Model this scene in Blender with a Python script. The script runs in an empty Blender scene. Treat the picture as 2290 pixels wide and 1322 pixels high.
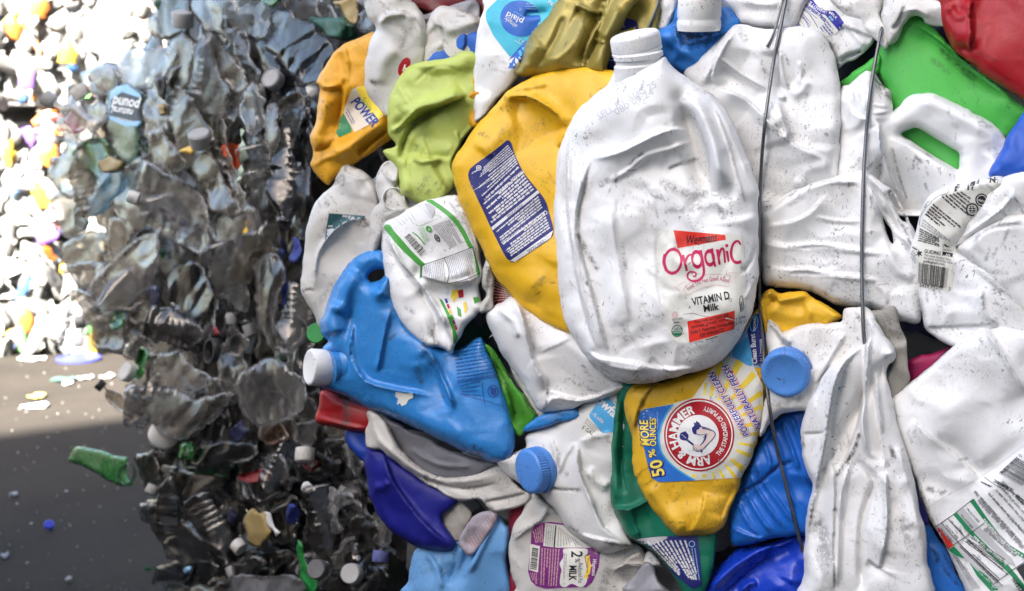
import bpy, bmesh, math, random
import numpy as np
from mathutils import Vector, Matrix
from mathutils.geometry import delaunay_2d_cdt
from mathutils.bvhtree import BVHTree

R_ = math.radians
scene = bpy.context.scene
COL = scene.collection
rnd = random.Random(7)

# ------------------------------------------------------------------ camera
F = 2480.0                      # focal length in pixels of the 2290 px wide photograph
CAM_H = 1.0
PITCH = math.atan((661 - 413) / F)
cam_d = bpy.data.cameras.new('camera')
cam = bpy.data.objects.new('camera', cam_d); COL.objects.link(cam)
cam.location = (0, 0, CAM_H)
cam.rotation_euler = (math.pi / 2 - PITCH, 0, 0)
cam_d.sensor_width = 36.0
cam_d.lens = 36.0 * F / 2290
cam_d.clip_start = 0.02; cam_d.clip_end = 500
cam_d.dof.use_dof = True
cam_d.dof.focus_distance = 0.90
cam_d.dof.aperture_fstop = 10.0
scene.camera = cam
CAM = Vector((0, 0, CAM_H))
FW = Vector((0, math.cos(PITCH), -math.sin(PITCH)))
RT = Vector((1, 0, 0))
UP = Vector((0, math.sin(PITCH), math.cos(PITCH)))

# ------------------------------------------------------------------ light
SUN_EL, SUN_AZ = R_(43), R_(200)          # azimuth clockwise from +Y: the sun stands behind the camera
world = bpy.data.worlds.new('World'); scene.world = world
world.use_nodes = True
wn = world.node_tree.nodes; wl = world.node_tree.links
sky = wn.new('ShaderNodeTexSky'); sky.sky_type = 'NISHITA'; sky.sun_disc = False
sky.sun_elevation = SUN_EL; sky.sun_rotation = SUN_AZ
sky.air_density = 1.0; sky.dust_density = 3.0; sky.ozone_density = 0.6
wn['Background'].inputs['Strength'].default_value = 0.05
tint = wn.new('ShaderNodeMix'); tint.data_type = 'RGBA'; tint.blend_type = 'MULTIPLY'; tint.inputs[0].default_value = 1
tint.inputs[7].default_value = (1.03, 1.0, .95, 1)          # white balance for open shade
wl.new(sky.outputs[0], tint.inputs[6]); wl.new(tint.outputs[2], wn['Background'].inputs['Color'])
sun_d = bpy.data.lights.new('sun', 'SUN'); sun_d.energy = 3.9; sun_d.angle = R_(0.5)
sun_d.color = (1.0, 0.94, 0.85)
sun = bpy.data.objects.new('sun', sun_d); COL.objects.link(sun)
SUN_DIR = Vector((math.sin(SUN_AZ) * math.cos(SUN_EL), math.cos(SUN_AZ) * math.cos(SUN_EL), math.sin(SUN_EL)))
sun.rotation_euler = SUN_DIR.to_track_quat('Z', 'Y').to_euler()
sun.location = SUN_DIR * 20
vs = scene.view_settings
vs.view_transform = 'Standard'; vs.look = 'None'; vs.gamma = 1.0; vs.use_curve_mapping = False
vs.exposure = 4.0
scene.cycles.use_denoising = True
scene.cycles.max_bounces = 6
scene.cycles.diffuse_bounces = 4
scene.cycles.glossy_bounces = 3
scene.cycles.transparent_max_bounces = 14
scene.cycles.sample_clamp_indirect = 6.0

# ------------------------------------------------------------------ helpers: naming
def tag(o, label=None, cat=None, group=None, kind=None):
    if label: o['label'] = label
    if cat: o['category'] = cat
    if group: o['group'] = group
    if kind: o['kind'] = kind
    return o

# ------------------------------------------------------------------ helpers: pixels and metres
def ray(px, py):
    return FW + RT * ((px - 1145) / F) - UP * ((py - 661) / F)
def colour_plane(px): return 1.0 / (0.909 + (px - 750) * 0.000204)     # depth of the coloured bale's face
def clear_plane(px): return 1.0 / (0.66 + (px - 700) * 0.00040)        # depth of the clear bottle bale's face
def at_ground(px, py):
    d = ray(px, py); t = -CAM_H / d.z
    return CAM + d * t

# ------------------------------------------------------------------ helpers: 2-D curves
def smooth(pts, step=5.0, closed=True):
    """Catmull-Rom through the points, resampled; a point given twice is a sharp corner."""
    P = []; corner = []
    for p in pts:
        if P and abs(P[-1][0] - p[0]) < 1e-6 and abs(P[-1][1] - p[1]) < 1e-6:
            corner[-1] = True
        else:
            P.append((float(p[0]), float(p[1]))); corner.append(False)
    n = len(P); out = []
    for i in range(n if closed else n - 1):
        p1, p2 = P[i], P[(i + 1) % n]
        p0 = P[i - 1] if (closed or i > 0) else p1
        p3 = P[(i + 2) % n] if (closed or i + 2 < n) else p2
        if corner[i]: p0 = p1
        if corner[(i + 1) % n]: p3 = p2
        L = math.hypot(p2[0] - p1[0], p2[1] - p1[1])
        m = max(1, int(round(L / step)))
        for k in range(m):
            t = k / m
            a = [0.5 * ((2 * p1[j]) + (-p0[j] + p2[j]) * t + (2 * p0[j] - 5 * p1[j] + 4 * p2[j] - p3[j]) * t * t
                 + (-p0[j] + 3 * p1[j] - 3 * p2[j] + p3[j]) * t ** 3) for j in (0, 1)]
            out.append(a)
    if not closed: out.append(list(P[-1]))
    return np.array(out)

def seg_dist(X, Y, poly, closed=True):
    """distance to a polyline, with the side (+ = right hand side in the picture) and the position 0..1 along it"""
    n = len(poly); best = np.full(X.shape, 1e9); side = np.zeros(X.shape); tt = np.zeros(X.shape)
    m = n if closed else n - 1
    for i in range(m):
        ax, ay = poly[i]; bx, by = poly[(i + 1) % n]
        dx, dy = bx - ax, by - ay
        L2 = dx * dx + dy * dy
        if L2 < 1e-9: continue
        t = np.clip(((X - ax) * dx + (Y - ay) * dy) / L2, 0, 1)
        qx, qy = X - ax - t * dx, Y - ay - t * dy
        d = qx * qx + qy * qy
        w = d < best
        best = np.where(w, d, best)
        side = np.where(w, np.sign(dx * (Y - ay) - dy * (X - ax)), side)
        tt = np.where(w, (i + t) / m, tt)
    return np.sqrt(best), side, tt

def inside(X, Y, poly):
    r = np.zeros(X.shape, bool); n = len(poly); j = n - 1
    for i in range(n):
        xi, yi = poly[i]; xj, yj = poly[j]
        if yi != yj:
            c = ((yi > Y) != (yj > Y)) & (X < (xj - xi) * (Y - yi) / (yj - yi) + xi)
            r ^= c
        j = i
    return r

# ------------------------------------------------------------------ helpers: height fields
def blur(A, k):
    for _ in range(int(k)):
        B = np.pad(A, 1, mode='edge')
        A = 0.25 * (B[:-2, 1:-1] + 2 * B[1:-1, 1:-1] + B[2:, 1:-1])
        B = np.pad(A, 1, mode='edge')
        A = 0.25 * (B[1:-1, :-2] + 2 * B[1:-1, 1:-1] + B[1:-1, 2:])
    return A

def vnoise(X, Y, sc, seed):
    rs = np.random.RandomState(seed)
    g = rs.randn(64, 64)
    u, v = X / sc + 1000.37, Y / sc + 1000.71
    i, j = np.floor(u).astype(int), np.floor(v).astype(int)
    fu, fv = u - i, v - j
    fu = fu * fu * (3 - 2 * fu); fv = fv * fv * (3 - 2 * fv)
    G = lambda a, b: g[a % 64, b % 64]
    return (G(i, j) * (1 - fu) + G(i + 1, j) * fu) * (1 - fv) + (G(i, j + 1) * (1 - fu) + G(i + 1, j + 1) * fu) * fv

def tri_noise(X, Y, sc, seed, ang=0.0, ratio=1.0):
    """crumpled sheet: random heights on a jittered triangle net, linear between"""
    rs = np.random.RandomState(seed)
    ca, sa = math.cos(ang), math.sin(ang)
    wx = vnoise(X, Y, sc * 1.3, seed + 5) * sc * 0.13; wy = vnoise(X, Y, sc * 1.3, seed + 6) * sc * 0.13
    U = ((X + wx) * ca + (Y + wy) * sa) / ratio; V = -(X + wx) * sa + (Y + wy) * ca
    u0, v0 = U.min() - sc, V.min() - sc
    nu, nv = int((U.max() - u0) / sc) + 3, int((V.max() - v0) / sc) + 3
    pu = u0 + (np.arange(nu)[:, None] + rs.uniform(-.42, .42, (nu, nv))) * sc
    pv = v0 + (np.arange(nv)[None, :] + rs.uniform(-.42, .42, (nu, nv))) * sc
    ph = rs.randn(nu, nv)
    H = np.zeros(X.shape)
    for i in range(nu - 1):
        for j in range(nv - 1):
            q = [(i, j), (i + 1, j), (i + 1, j + 1), (i, j + 1)]
            tris = ((0, 1, 2), (0, 2, 3)) if rs.rand() < .5 else ((0, 1, 3), (1, 2, 3))
            for t in tris:
                (ax, ay, ah), (bx, by, bh), (cx, cy, ch) = [(pu[q[k]], pv[q[k]], ph[q[k]]) for k in t]
                box = (U >= min(ax, bx, cx)) & (U <= max(ax, bx, cx)) & (V >= min(ay, by, cy)) & (V <= max(ay, by, cy))
                if not box.any(): continue
                D = (by - cy) * (ax - cx) + (cx - bx) * (ay - cy)
                if abs(D) < 1e-9: continue
                u, v = U[box], V[box]
                a = ((by - cy) * (u - cx) + (cx - bx) * (v - cy)) / D
                b = ((cy - ay) * (u - cx) + (ax - cx) * (v - cy)) / D
                c = 1 - a - b
                ok = (a >= -1e-4) & (b >= -1e-4) & (c >= -1e-4)
                h = H[box]; h[ok] = (a * ah + b * bh + c * ch)[ok]; H[box] = h
    return H

# ------------------------------------------------------------------ materials
MATS = {}
def nodes(m):
    m.use_nodes = True
    return m.node_tree.nodes, m.node_tree.links

def noise(N, L, vec, sc, det=4, rough=.6, dist=0.0):
    n = N.new('ShaderNodeTexNoise'); n.inputs['Scale'].default_value = sc
    n.inputs['Detail'].default_value = det; n.inputs['Roughness'].default_value = rough
    n.inputs['Distortion'].default_value = dist
    L.new(vec, n.inputs['Vector']); return n.outputs['Fac']
def ramp(N, L, fac, a, b, ca=0.0, cb=1.0):
    r = N.new('ShaderNodeMapRange'); r.interpolation_type = 'SMOOTHSTEP'
    r.inputs['From Min'].default_value = a; r.inputs['From Max'].default_value = b
    r.inputs['To Min'].default_value = ca; r.inputs['To Max'].default_value = cb
    L.new(fac, r.inputs['Value']); return r.outputs[0]
def math_(N, L, op, a, b):
    m = N.new('ShaderNodeMath'); m.operation = op
    for k, v in enumerate((a, b)):
        if isinstance(v, (int, float)): m.inputs[k].default_value = v
        else: L.new(v, m.inputs[k])
    m.use_clamp = op in ('ADD', 'MULTIPLY')
    return m.outputs[0]
def mix(N, L, fac, a, b):
    m = N.new('ShaderNodeMix'); m.data_type = 'RGBA'
    if isinstance(fac, (int, float)): m.inputs[0].default_value = fac
    else: L.new(fac, m.inputs[0])
    for k, v in ((6, a), (7, b)):
        if isinstance(v, tuple): m.inputs[k].default_value = (*v, 1)
        else: L.new(v, m.inputs[k])
    return m.outputs[2]
def obj_vec(N, L, stretch=None):
    tc = N.new('ShaderNodeTexCoord'); oi = N.new('ShaderNodeObjectInfo')
    sc = N.new('ShaderNodeVectorMath'); sc.operation = 'SCALE'; sc.inputs[0].default_value = (3.1, 7.7, 5.3)
    L.new(oi.outputs['Random'], sc.inputs['Scale'])
    ad = N.new('ShaderNodeVectorMath'); ad.operation = 'ADD'
    L.new(tc.outputs['Object'], ad.inputs[0]); L.new(sc.outputs[0], ad.inputs[1])
    if stretch:
        mp = N.new('ShaderNodeMapping'); mp.inputs['Rotation'].default_value = stretch[0]; mp.inputs['Scale'].default_value = stretch[1]
        L.new(ad.outputs[0], mp.inputs['Vector']); return mp.outputs[0]
    return ad.outputs[0]

def hdpe(rgb, dirt=0.5, rough=0.42, spec=0.4, bumpy=1.0, grime=(0.10, 0.085, 0.07), sss=0.0, metal=0.0):
    """scuffed bottle plastic with smudges, specks, scratches and traced grime marks"""
    key = ('hdpe', rgb, dirt, rough, spec, bumpy, grime, sss, metal)
    if key in MATS: return MATS[key]
    m = bpy.data.materials.new('bottle_plastic'); N, L = nodes(m); MATS[key] = m
    b = N['Principled BSDF']; v = obj_vec(N, L)
    big = noise(N, L, v, 16, 6, .62)
    mid = noise(N, L, v, 55, 8, .68, .4)
    fine = noise(N, L, v, 420, 3, .6)
    streak = noise(N, L, obj_vec(N, L, ((.3, .5, .9), (60, 900, 250))), 1, 4, .6, .8)
    streak2 = noise(N, L, obj_vec(N, L, ((.2, -.6, -.5), (700, 70, 300))), 1, 4, .6, .8)
    # pale smudges
    f1 = math_(N, L, 'MULTIPLY', ramp(N, L, mid, .47, .72), ramp(N, L, big, .40, .60))
    f1 = math_(N, L, 'MULTIPLY', f1, min(1, 1.5 * dirt))
    f0 = math_(N, L, 'MULTIPLY', ramp(N, L, big, .35, .75), min(1, .5 * dirt))
    # dark specks and scratches gated by patches
    gate = math_(N, L, 'MULTIPLY', ramp(N, L, noise(N, L, v, 10, 4, .6), .50, .62), ramp(N, L, noise(N, L, v, 45, 5, .7), .44, .60))
    f2 = math_(N, L, 'MULTIPLY', math_(N, L, 'MULTIPLY', ramp(N, L, fine, .575, .66), gate), .7)
    f3 = math_(N, L, 'MULTIPLY', ramp(N, L, streak, .60, .69), ramp(N, L, noise(N, L, v, 13, 5, .6), .52, .64))
    f4 = math_(N, L, 'MULTIPLY', ramp(N, L, streak2, .61, .70), ramp(N, L, big, .47, .60))
    f = math_(N, L, 'MAXIMUM', f2, math_(N, L, 'MAXIMUM', f3, f4))
    f = math_(N, L, 'MULTIPLY', f, min(1, 1.45 * dirt))
    at = N.new('ShaderNodeAttribute'); at.attribute_name = 'grime'
    g1 = math_(N, L, 'MULTIPLY', at.outputs['Fac'], ramp(N, L, noise(N, L, v, 230, 6, .75), .36, .60))
    lum = sum(rgb) / 3
    tint = tuple(c * .62 + g * .30 for c, g in zip(rgb, (0.5, 0.43, 0.34))) if lum > .45 else tuple(c * .62 + .03 for c in rgb)
    c = mix(N, L, math_(N, L, 'MAXIMUM', f1, f0), tuple(rgb), tint)
    c = mix(N, L, f, c, grime)
    c = mix(N, L, g1, c, tuple(x * .55 for x in grime))
    L.new(c, b.inputs['Base Color'])
    r = math_(N, L, 'ADD', ramp(N, L, mid, .3, .75, rough - .06, rough + .16), math_(N, L, 'MULTIPLY', f, .25))
    L.new(r, b.inputs['Roughness'])
    b.inputs['Specular IOR Level'].default_value = spec
    b.inputs['Metallic'].default_value = metal
    if sss:
        b.inputs['Subsurface Weight'].default_value = sss
        b.inputs['Subsurface Radius'].default_value = (.01, .009, .008); b.inputs['Subsurface Scale'].default_value = 1.0
    bp = N.new('ShaderNodeBump'); bp.inputs['Strength'].default_value = .22 * bumpy; bp.inputs['Distance'].default_value = .0009
    bp2 = N.new('ShaderNodeBump'); bp2.inputs['Strength'].default_value = .2 * bumpy; bp2.inputs['Distance'].default_value = .0025
    L.new(noise(N, L, v, 1500, 2, .5), bp.inputs['Height'])
    L.new(noise(N, L, v, 85, 4, .55), bp2.inputs['Height'])
    L.new(bp2.outputs[0], bp.inputs['Normal']); L.new(bp.outputs[0], b.inputs['Normal'])
    return m

def film(rgb=(.75, .77, .8), body=.35, clear=.45, rough=.12, dirt=.5):
    """thin clear bottle wall: see-through film, milky dirt and sharp reflections"""
    key = ('film', rgb, body, clear, rough, dirt)
    if key in MATS: return MATS[key]
    m = bpy.data.materials.new('clear_bottle_plastic'); N, L = nodes(m); MATS[key] = m
    N.remove(N['Principled BSDF']); out = N['Material Output']; v = obj_vec(N, L)
    big = noise(N, L, v, 9, 5, .65); mid = noise(N, L, v, 38, 7, .7, .5)
    rg_ = N.new('ShaderNodeTexNoise'); rg_.noise_type = 'RIDGED_MULTIFRACTAL'; rg_.inputs['Scale'].default_value = 13; rg_.inputs['Detail'].default_value = 3
    L.new(v, rg_.inputs['Vector'])
    bp0 = N.new('ShaderNodeBump'); bp0.inputs['Strength'].default_value = .8; bp0.inputs['Distance'].default_value = .006; L.new(rg_.outputs[0], bp0.inputs['Height'])
    bp = N.new('ShaderNodeBump'); bp.inputs['Strength'].default_value = .6; bp.inputs['Distance'].default_value = .0016
    L.new(noise(N, L, v, 60, 4, .6, .6), bp.inputs['Height']); L.new(bp0.outputs[0], bp.inputs['Normal'])
    tr = N.new('ShaderNodeBsdfTransparent'); tr.inputs[0].default_value = (*[min(1, .25 + c) for c in rgb], 1)
    df = N.new('ShaderNodeBsdfDiffuse'); tl = N.new('ShaderNodeBsdfTranslucent')
    c = mix(N, L, ramp(N, L, mid, .42, .68), rgb, tuple(x * .45 + y for x, y in zip(rgb, (.05, .04, .025))))
    fo0 = N.new('ShaderNodeAttribute'); fo0.attribute_name = 'fold'
    c = mix(N, L, math_(N, L, 'MULTIPLY', fo0.outputs['Fac'], .8), c, tuple(min(.85, x * 1.5 + .10) for x in rgb))
    L.new(c, df.inputs[0]); L.new(c, tl.inputs[0]); L.new(bp.outputs[0], df.inputs['Normal'])
    ms0 = N.new('ShaderNodeMixShader'); ms0.inputs[0].default_value = .4
    L.new(df.outputs[0], ms0.inputs[1]); L.new(tl.outputs[0], ms0.inputs[2])
    ms = N.new('ShaderNodeMixShader')
    fac = math_(N, L, 'ADD', ramp(N, L, big, .3, .7, body * .10, body * .38), math_(N, L, 'MULTIPLY', ramp(N, L, mid, .54, .76), .30 * dirt))
    fo = N.new('ShaderNodeAttribute'); fo.attribute_name = 'fold'
    fac = math_(N, L, 'ADD', fac, math_(N, L, 'MULTIPLY', fo.outputs['Fac'], .34))
    line = ramp(N, L, noise(N, L, v, 30, 5, .55, .7), .035, .0) if False else math_(N, L, 'SUBTRACT', 1.0, ramp(N, L, math_(N, L, 'ABSOLUTE', math_(N, L, 'SUBTRACT', noise(N, L, v, 24, 4, .6, .8), .5), 0), .0, .022))
    fac = math_(N, L, 'ADD', fac, math_(N, L, 'MULTIPLY', line, .24))
    L.new(fac, ms.inputs[0]); L.new(tr.outputs[0], ms.inputs[1]); L.new(ms0.outputs[0], ms.inputs[2])
    gl = N.new('ShaderNodeBsdfGlossy'); gl.inputs['Roughness'].default_value = rough + .03; L.new(bp.outputs[0], gl.inputs['Normal'])
    lw = N.new('ShaderNodeLayerWeight'); lw.inputs['Blend'].default_value = .5; L.new(bp.outputs[0], lw.inputs['Normal'])
    fr2 = math_(N, L, 'ADD', math_(N, L, 'MULTIPLY', math_(N, L, 'POWER', lw.outputs['Facing'], 4.0), .72), .062)
    m2 = N.new('ShaderNodeMixShader'); L.new(fr2, m2.inputs[0]); L.new(ms.outputs[0], m2.inputs[1]); L.new(gl.outputs[0], m2.inputs[2])
    L.new(m2.outputs[0], out.inputs['Surface'])
    return m

def ink(rgb, rough=.45, worn=.35):
    key = ('ink', rgb, rough, worn)
    if key in MATS: return MATS[key]
    m = bpy.data.materials.new('label_print'); N, L = nodes(m); MATS[key] = m
    b = N['Principled BSDF']; v = obj_vec(N, L)
    a = noise(N, L, v, 60, 7, .7); s = noise(N, L, obj_vec(N, L, ((.1, .3, .5), (90, 900, 300))), 1, 4, .6, .5)
    lum = sum(rgb) / 3
    c = mix(N, L, math_(N, L, 'MULTIPLY', ramp(N, L, a, .45, .8), worn), rgb, tuple(x * .6 + .05 for x in rgb))
    c = mix(N, L, math_(N, L, 'MULTIPLY', math_(N, L, 'MULTIPLY', ramp(N, L, s, .62, .7), ramp(N, L, a, .48, .6)), worn * 1.6),
            c, (.5, .48, .45) if lum < .35 else (.12, .10, .09))
    L.new(c, b.inputs['Base Color']); b.inputs['Roughness'].default_value = rough
    b.inputs['Specular IOR Level'].default_value = .35
    return m

def plain(name, rgb, rough=.5, metal=0.0, var=.25, sc=60):
    key = ('plain', name, rgb, rough, metal)
    if key in MATS: return MATS[key]
    m = bpy.data.materials.new(name); N, L = nodes(m); MATS[key] = m
    b = N['Principled BSDF']; v = obj_vec(N, L)
    c = mix(N, L, ramp(N, L, noise(N, L, v, sc, 6, .65), .35, .7), tuple(rgb), tuple(x * (1 - var) for x in rgb))
    L.new(c, b.inputs['Base Color']); b.inputs['Roughness'].default_value = rough; b.inputs['Metallic'].default_value = metal
    return m

# ------------------------------------------------------------------ crushed bottle bodies
def make_obj(name, me, loc, parent=None):
    o = bpy.data.objects.new(name, me); COL.objects.link(o)
    if parent is not None:
        o.parent = parent; o.location = Vector(loc) - parent.location
    else:
        o.location = loc
    return o

class Host: pass

def tf(K, p):
    return (K[0] + p[0] / K[2], K[1] + p[1] / K[2]) if K else (float(p[0]), float(p[1]))

def crush(name, outline, z, T, mat, label=None, cat=None, group=None, R=55, K=None, feats=(), crumple=((110, 9), (45, 3)),
          holes=(), tilt=(0, 0), g=6.0, soft=3, back=.7, plane=colour_plane, parent=None, seed=None, rim=5.0, corner=False,
          aniso=(0.0, 1.0), cell=2.5, scuff=(), crisp=1.3, folds=False, ragged=1.3, scrapes=None):
    """One crushed container: an outline on the bale's face blown up to its thickness, creased and dented.
    Sizes are in photo pixels at the bale's distance (about 0.38 mm each)."""
    seed = seed if seed is not None else rnd.randrange(1, 10 ** 6)
    T_ = lambda p: tf(K, p)
    ol = [T_(p) for p in outline]
    if corner: ol = [q for p in ol for q in (p, p)]
    bd = smooth(ol, g)
    if ragged:
        nn = np.roll(bd, -1, 0) - np.roll(bd, 1, 0); nn = np.column_stack([-nn[:, 1], nn[:, 0]]) / (np.hypot(nn[:, 0], nn[:, 1])[:, None] + 1e-9)
        bd = bd + nn * ((vnoise(bd[:, 0], bd[:, 1], 30, seed + 21) + .6 * vnoise(bd[:, 0], bd[:, 1], 13, seed + 22)) * ragged)[:, None]
    hs = [smooth([T_(p) for p in h], g) for h in holes]
    x0, y0 = bd.min(0) - 3 * cell; x1, y1 = bd.max(0) + 3 * cell
    xs = np.arange(x0, x1 + cell, cell); ys = np.arange(y0, y1 + cell, cell)
    X, Y = np.meshgrid(xs, ys)
    step = max(1, int(round(9 / g)))
    d, _, _ = seg_dist(X, Y, bd[::step])
    for h in hs:
        dh, _, _ = seg_dist(X, Y, h[::step]); d = np.minimum(d, dh)
    ins = inside(X, Y, bd)
    for h in hs: ins &= ~inside(X, Y, h)
    d = np.where(ins, d, 0)
    t = np.clip(d / R, 0, 1)
    prof = np.sqrt(np.maximum(0, 1 - (1 - t) ** 2))
    pb = blur(prof, 6)
    prof = np.where(d < 12, prof, pb * np.clip((d - 12) / 12, 0, 1) + prof * (1 - np.clip((d - 12) / 12, 0, 1)))
    t2 = np.clip(d / (R * .42), 0, 1); prof2 = np.sqrt(np.maximum(0, 1 - (1 - t2) ** 2))
    prof = prof * .55 + prof2 * .45
    H = T * prof
    em = np.clip(d / (R * .30), 0, 1); em = em * em * (3 - 2 * em)
    C = np.zeros(X.shape)
    for k, (sc, amp) in enumerate(crumple):
        q = tri_noise(X, Y, sc, seed + 11 * k, aniso[0], aniso[1]) * amp
        C += blur(q, max(0, soft - k))
    if crumple and crisp:
        # a net of sharp little creases, only in patches
        q = tri_noise(X, Y, 34, seed + 71, aniso[0] + .7, 1.5) * 2.2 + np.abs(vnoise(X, Y, 60, seed + 72)) * -5
        mk = np.clip(vnoise(X, Y, 95, seed + 73) * .9 + .1, 0, 1)
        C += q * mk * crisp
    C += vnoise(X, Y, 140, seed + 3) * .35 * (crumple[0][1] if crumple else 4)
    Gm = np.zeros(X.shape); rg_ = random.Random(seed + 8)
    for ft in feats:
        kind = ft[0]
        if kind in ('ridge', 'soft', 'step'):
            pts = smooth([T_(p) for p in ft[1]], 22, closed=False)
            dd, sd, tt = seg_dist(X, Y, pts, closed=False)
            tp = np.clip(np.minimum(tt, 1 - tt) * 5, 0, 1); tp = tp * tp * (3 - 2 * tp)
            amp, w = ft[2] * 1.5, ft[3] * .85
            if kind == 'ridge': C += amp * np.maximum(0, 1 - dd / w) ** 1.4 * tp
            elif kind == 'soft': C += amp * np.exp(-(dd / w) ** 2) * tp
            else: C += np.where(sd > 0, amp * np.exp(-dd / w), 0) * tp
            ga = ft[4] if len(ft) > 4 else (0 if kind == 'soft' else rg_.uniform(.0, .5))
            if ga: Gm = np.maximum(Gm, ga * np.clip(1.6 - dd / (3.2 if len(ft) > 4 else 1.7), 0, 1) * np.clip(tp * 2, 0, 1))
        elif kind == 'dent':
            cx, cy = T_(ft[1]); ca, sa = math.cos(R_(ft[4])), math.sin(R_(ft[4]))
            u = ((X - cx) * ca + (Y - cy) * sa) / ft[2]; w = (-(X - cx) * sa + (Y - cy) * ca) / ft[3]
            C += ft[5] * np.exp(-(u * u + w * w) ** (ft[6] if len(ft) > 6 else 1))
        elif kind == 'grime':
            pts = smooth([T_(p) for p in ft[1]], 15, closed=False)
            dd, _, _ = seg_dist(X, Y, pts, closed=False)
            Gm = np.maximum(Gm, ft[3] * np.clip(1.5 - dd / ft[2], 0, 1))
    for (pts, wd, am) in scuff:
        q = smooth([T_(p) for p in pts], 15, closed=False)
        dd, _, _ = seg_dist(X, Y, q, closed=False)
        Gm = np.maximum(Gm, am * np.clip(1.5 - dd / wd, 0, 1))
    if scrapes is None: scrapes = 0 if folds else int(1 + ins.sum() * cell * cell / 15000)
    rq = random.Random(seed + 5); iy, ix = np.nonzero(ins)
    for _ in range(scrapes):
        k = rq.randrange(len(ix)); qx, qy = xs[ix[k]], ys[iy[k]]; a = rq.gauss(1.2, .8); st = rq.uniform(.25, .9)
        for _ in range(rq.randrange(2, 9)):
            ox, oy = qx + rq.gauss(0, 16), qy + rq.gauss(0, 16); L_ = rq.uniform(6, 34) * rq.choice((.5, 1, 1)); b_ = a + rq.gauss(0, .22)
            bx = (np.abs(X - ox) < 50) & (np.abs(Y - oy) < 50)
            if not bx.any(): continue
            dd, _, _ = seg_dist(X[bx], Y[bx], [(ox - math.cos(b_) * L_ / 2, oy - math.sin(b_) * L_ / 2), (ox, oy + rq.gauss(0, 2)), (ox + math.cos(b_) * L_ / 2, oy + math.sin(b_) * L_ / 2)], closed=False)
            w_ = rq.uniform(.8, 1.8)
            Gm[bx] = np.maximum(Gm[bx], st * np.clip(1.7 - dd / w_, 0, 1))
    H = H + blur(C, 1) * em + vnoise(X, Y, 90, seed + 9) * rim
    # ---- points
    gx = np.arange(x0, x1, g); gy = np.arange(y0, y1, g * .87)
    PX, PY = np.meshgrid(gx, gy); PX = PX + (np.arange(len(gy)) % 2)[:, None] * g * .5
    rs = np.random.RandomState(seed)
    PX = PX + rs.uniform(-.12, .12, PX.shape) * g; PY = PY + rs.uniform(-.12, .12, PY.shape) * g
    def samp(A, x, y):
        u = np.clip((x - x0) / cell, 0, A.shape[1] - 1.001); v = np.clip((y - y0) / cell, 0, A.shape[0] - 1.001)
        i, j = u.astype(int), v.astype(int); fu, fv = u - i, v - j
        return (A[j, i] * (1 - fu) + A[j, i + 1] * fu) * (1 - fv) + (A[j + 1, i] * (1 - fu) + A[j + 1, i + 1] * fu) * fv
    keep = samp(d, PX, PY) > .6 * g
    pts = np.column_stack([PX[keep], PY[keep]])
    loops = [bd] + hs
    allp = np.concatenate(loops + [pts]); edges = []; o = 0
    for lp in loops:
        n = len(lp); edges += [(o + i, o + (i + 1) % n) for i in range(n)]; o += n
    nb = o
    vv, _, ff, _, _, _ = delaunay_2d_cdt([Vector(p) for p in allp], edges, [], 0, 1e-4)
    vv = np.array([(p[0], p[1]) for p in vv]); tris = np.array([f for f in ff if len(f) == 3])
    cx_, cy_ = vv[tris, 0].mean(1), vv[tris, 1].mean(1)
    ok = inside(cx_, cy_, bd)
    for h in hs: ok &= ~inside(cx_, cy_, h)
    tris = tris[ok]
    used = np.unique(tris); remap = -np.ones(len(vv), int); remap[used] = np.arange(len(used))
    vv = vv[used]; tris = remap[tris]
    a, b, c = vv[tris[:, 0]], vv[tris[:, 1]], vv[tris[:, 2]]
    cr = (b[:, 0] - a[:, 0]) * (c[:, 1] - a[:, 1]) - (b[:, 1] - a[:, 1]) * (c[:, 0] - a[:, 0])
    tris[cr > 0] = tris[cr > 0][:, ::-1]           # counter-clockwise seen by the viewer (y runs down)
    hv = samp(H, vv[:, 0], vv[:, 1]); pv = samp(prof, vv[:, 0], vv[:, 1]); dv = samp(d, vv[:, 0], vv[:, 1])
    gv = samp(Gm, vv[:, 0], vv[:, 1])
    # ---- to metres
    cx, cy = float(vv[:, 0].mean()), float(vv[:, 1].mean())
    Dc = plane(cx); s = Dc / F
    nrm = (CAM - (CAM + ray(cx, cy) * Dc)).normalized()
    def world_of(px, py, h):
        dp = plane(px) - (z + tilt[0] * (px - cx) + tilt[1] * (py - cy)) * s
        return CAM + ray(px, py) * dp + nrm * (h * s)
    front = [world_of(p[0], p[1], q) for p, q in zip(vv, hv)]
    on_b = dv < .35 * g
    bi = -np.ones(len(vv), int); extra = []
    for k in range(len(vv)):
        if on_b[k]: bi[k] = k
        else:
            bi[k] = len(front) + len(extra)
            extra.append(world_of(vv[k, 0], vv[k, 1], min(-back * T * pv[k] - 1.5, hv[k] - 4 * pv[k] - .5)))
    org = CAM + ray(cx, cy) * (Dc - z * s)
    verts = [p - org for p in front + extra]
    faces = [tuple(t) for t in tris] + [tuple(bi[t[::-1]]) for t in tris if not on_b[t].all()]
    me = bpy.data.meshes.new(name); me.from_pydata(verts, [], faces)
    at = me.attributes.new('grime', 'FLOAT', 'POINT')
    if folds:
        lap = np.abs(np.roll(H, 1, 0) + np.roll(H, -1, 0) + np.roll(H, 1, 1) + np.roll(H, -1, 1) - 4 * H)
        Fo = np.clip((blur(lap, 1) - 2.2) / 6.0, 0, 1); Fo = np.maximum(Fo, np.clip(1 - d / 5.0, 0, 1) * .55)
        at2 = me.attributes.new('fold', 'FLOAT', 'POINT'); fall = np.zeros(len(verts), np.float32); fall[:len(vv)] = samp(Fo, vv[:, 0], vv[:, 1])
        at2.data.foreach_set('value', fall)
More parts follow.
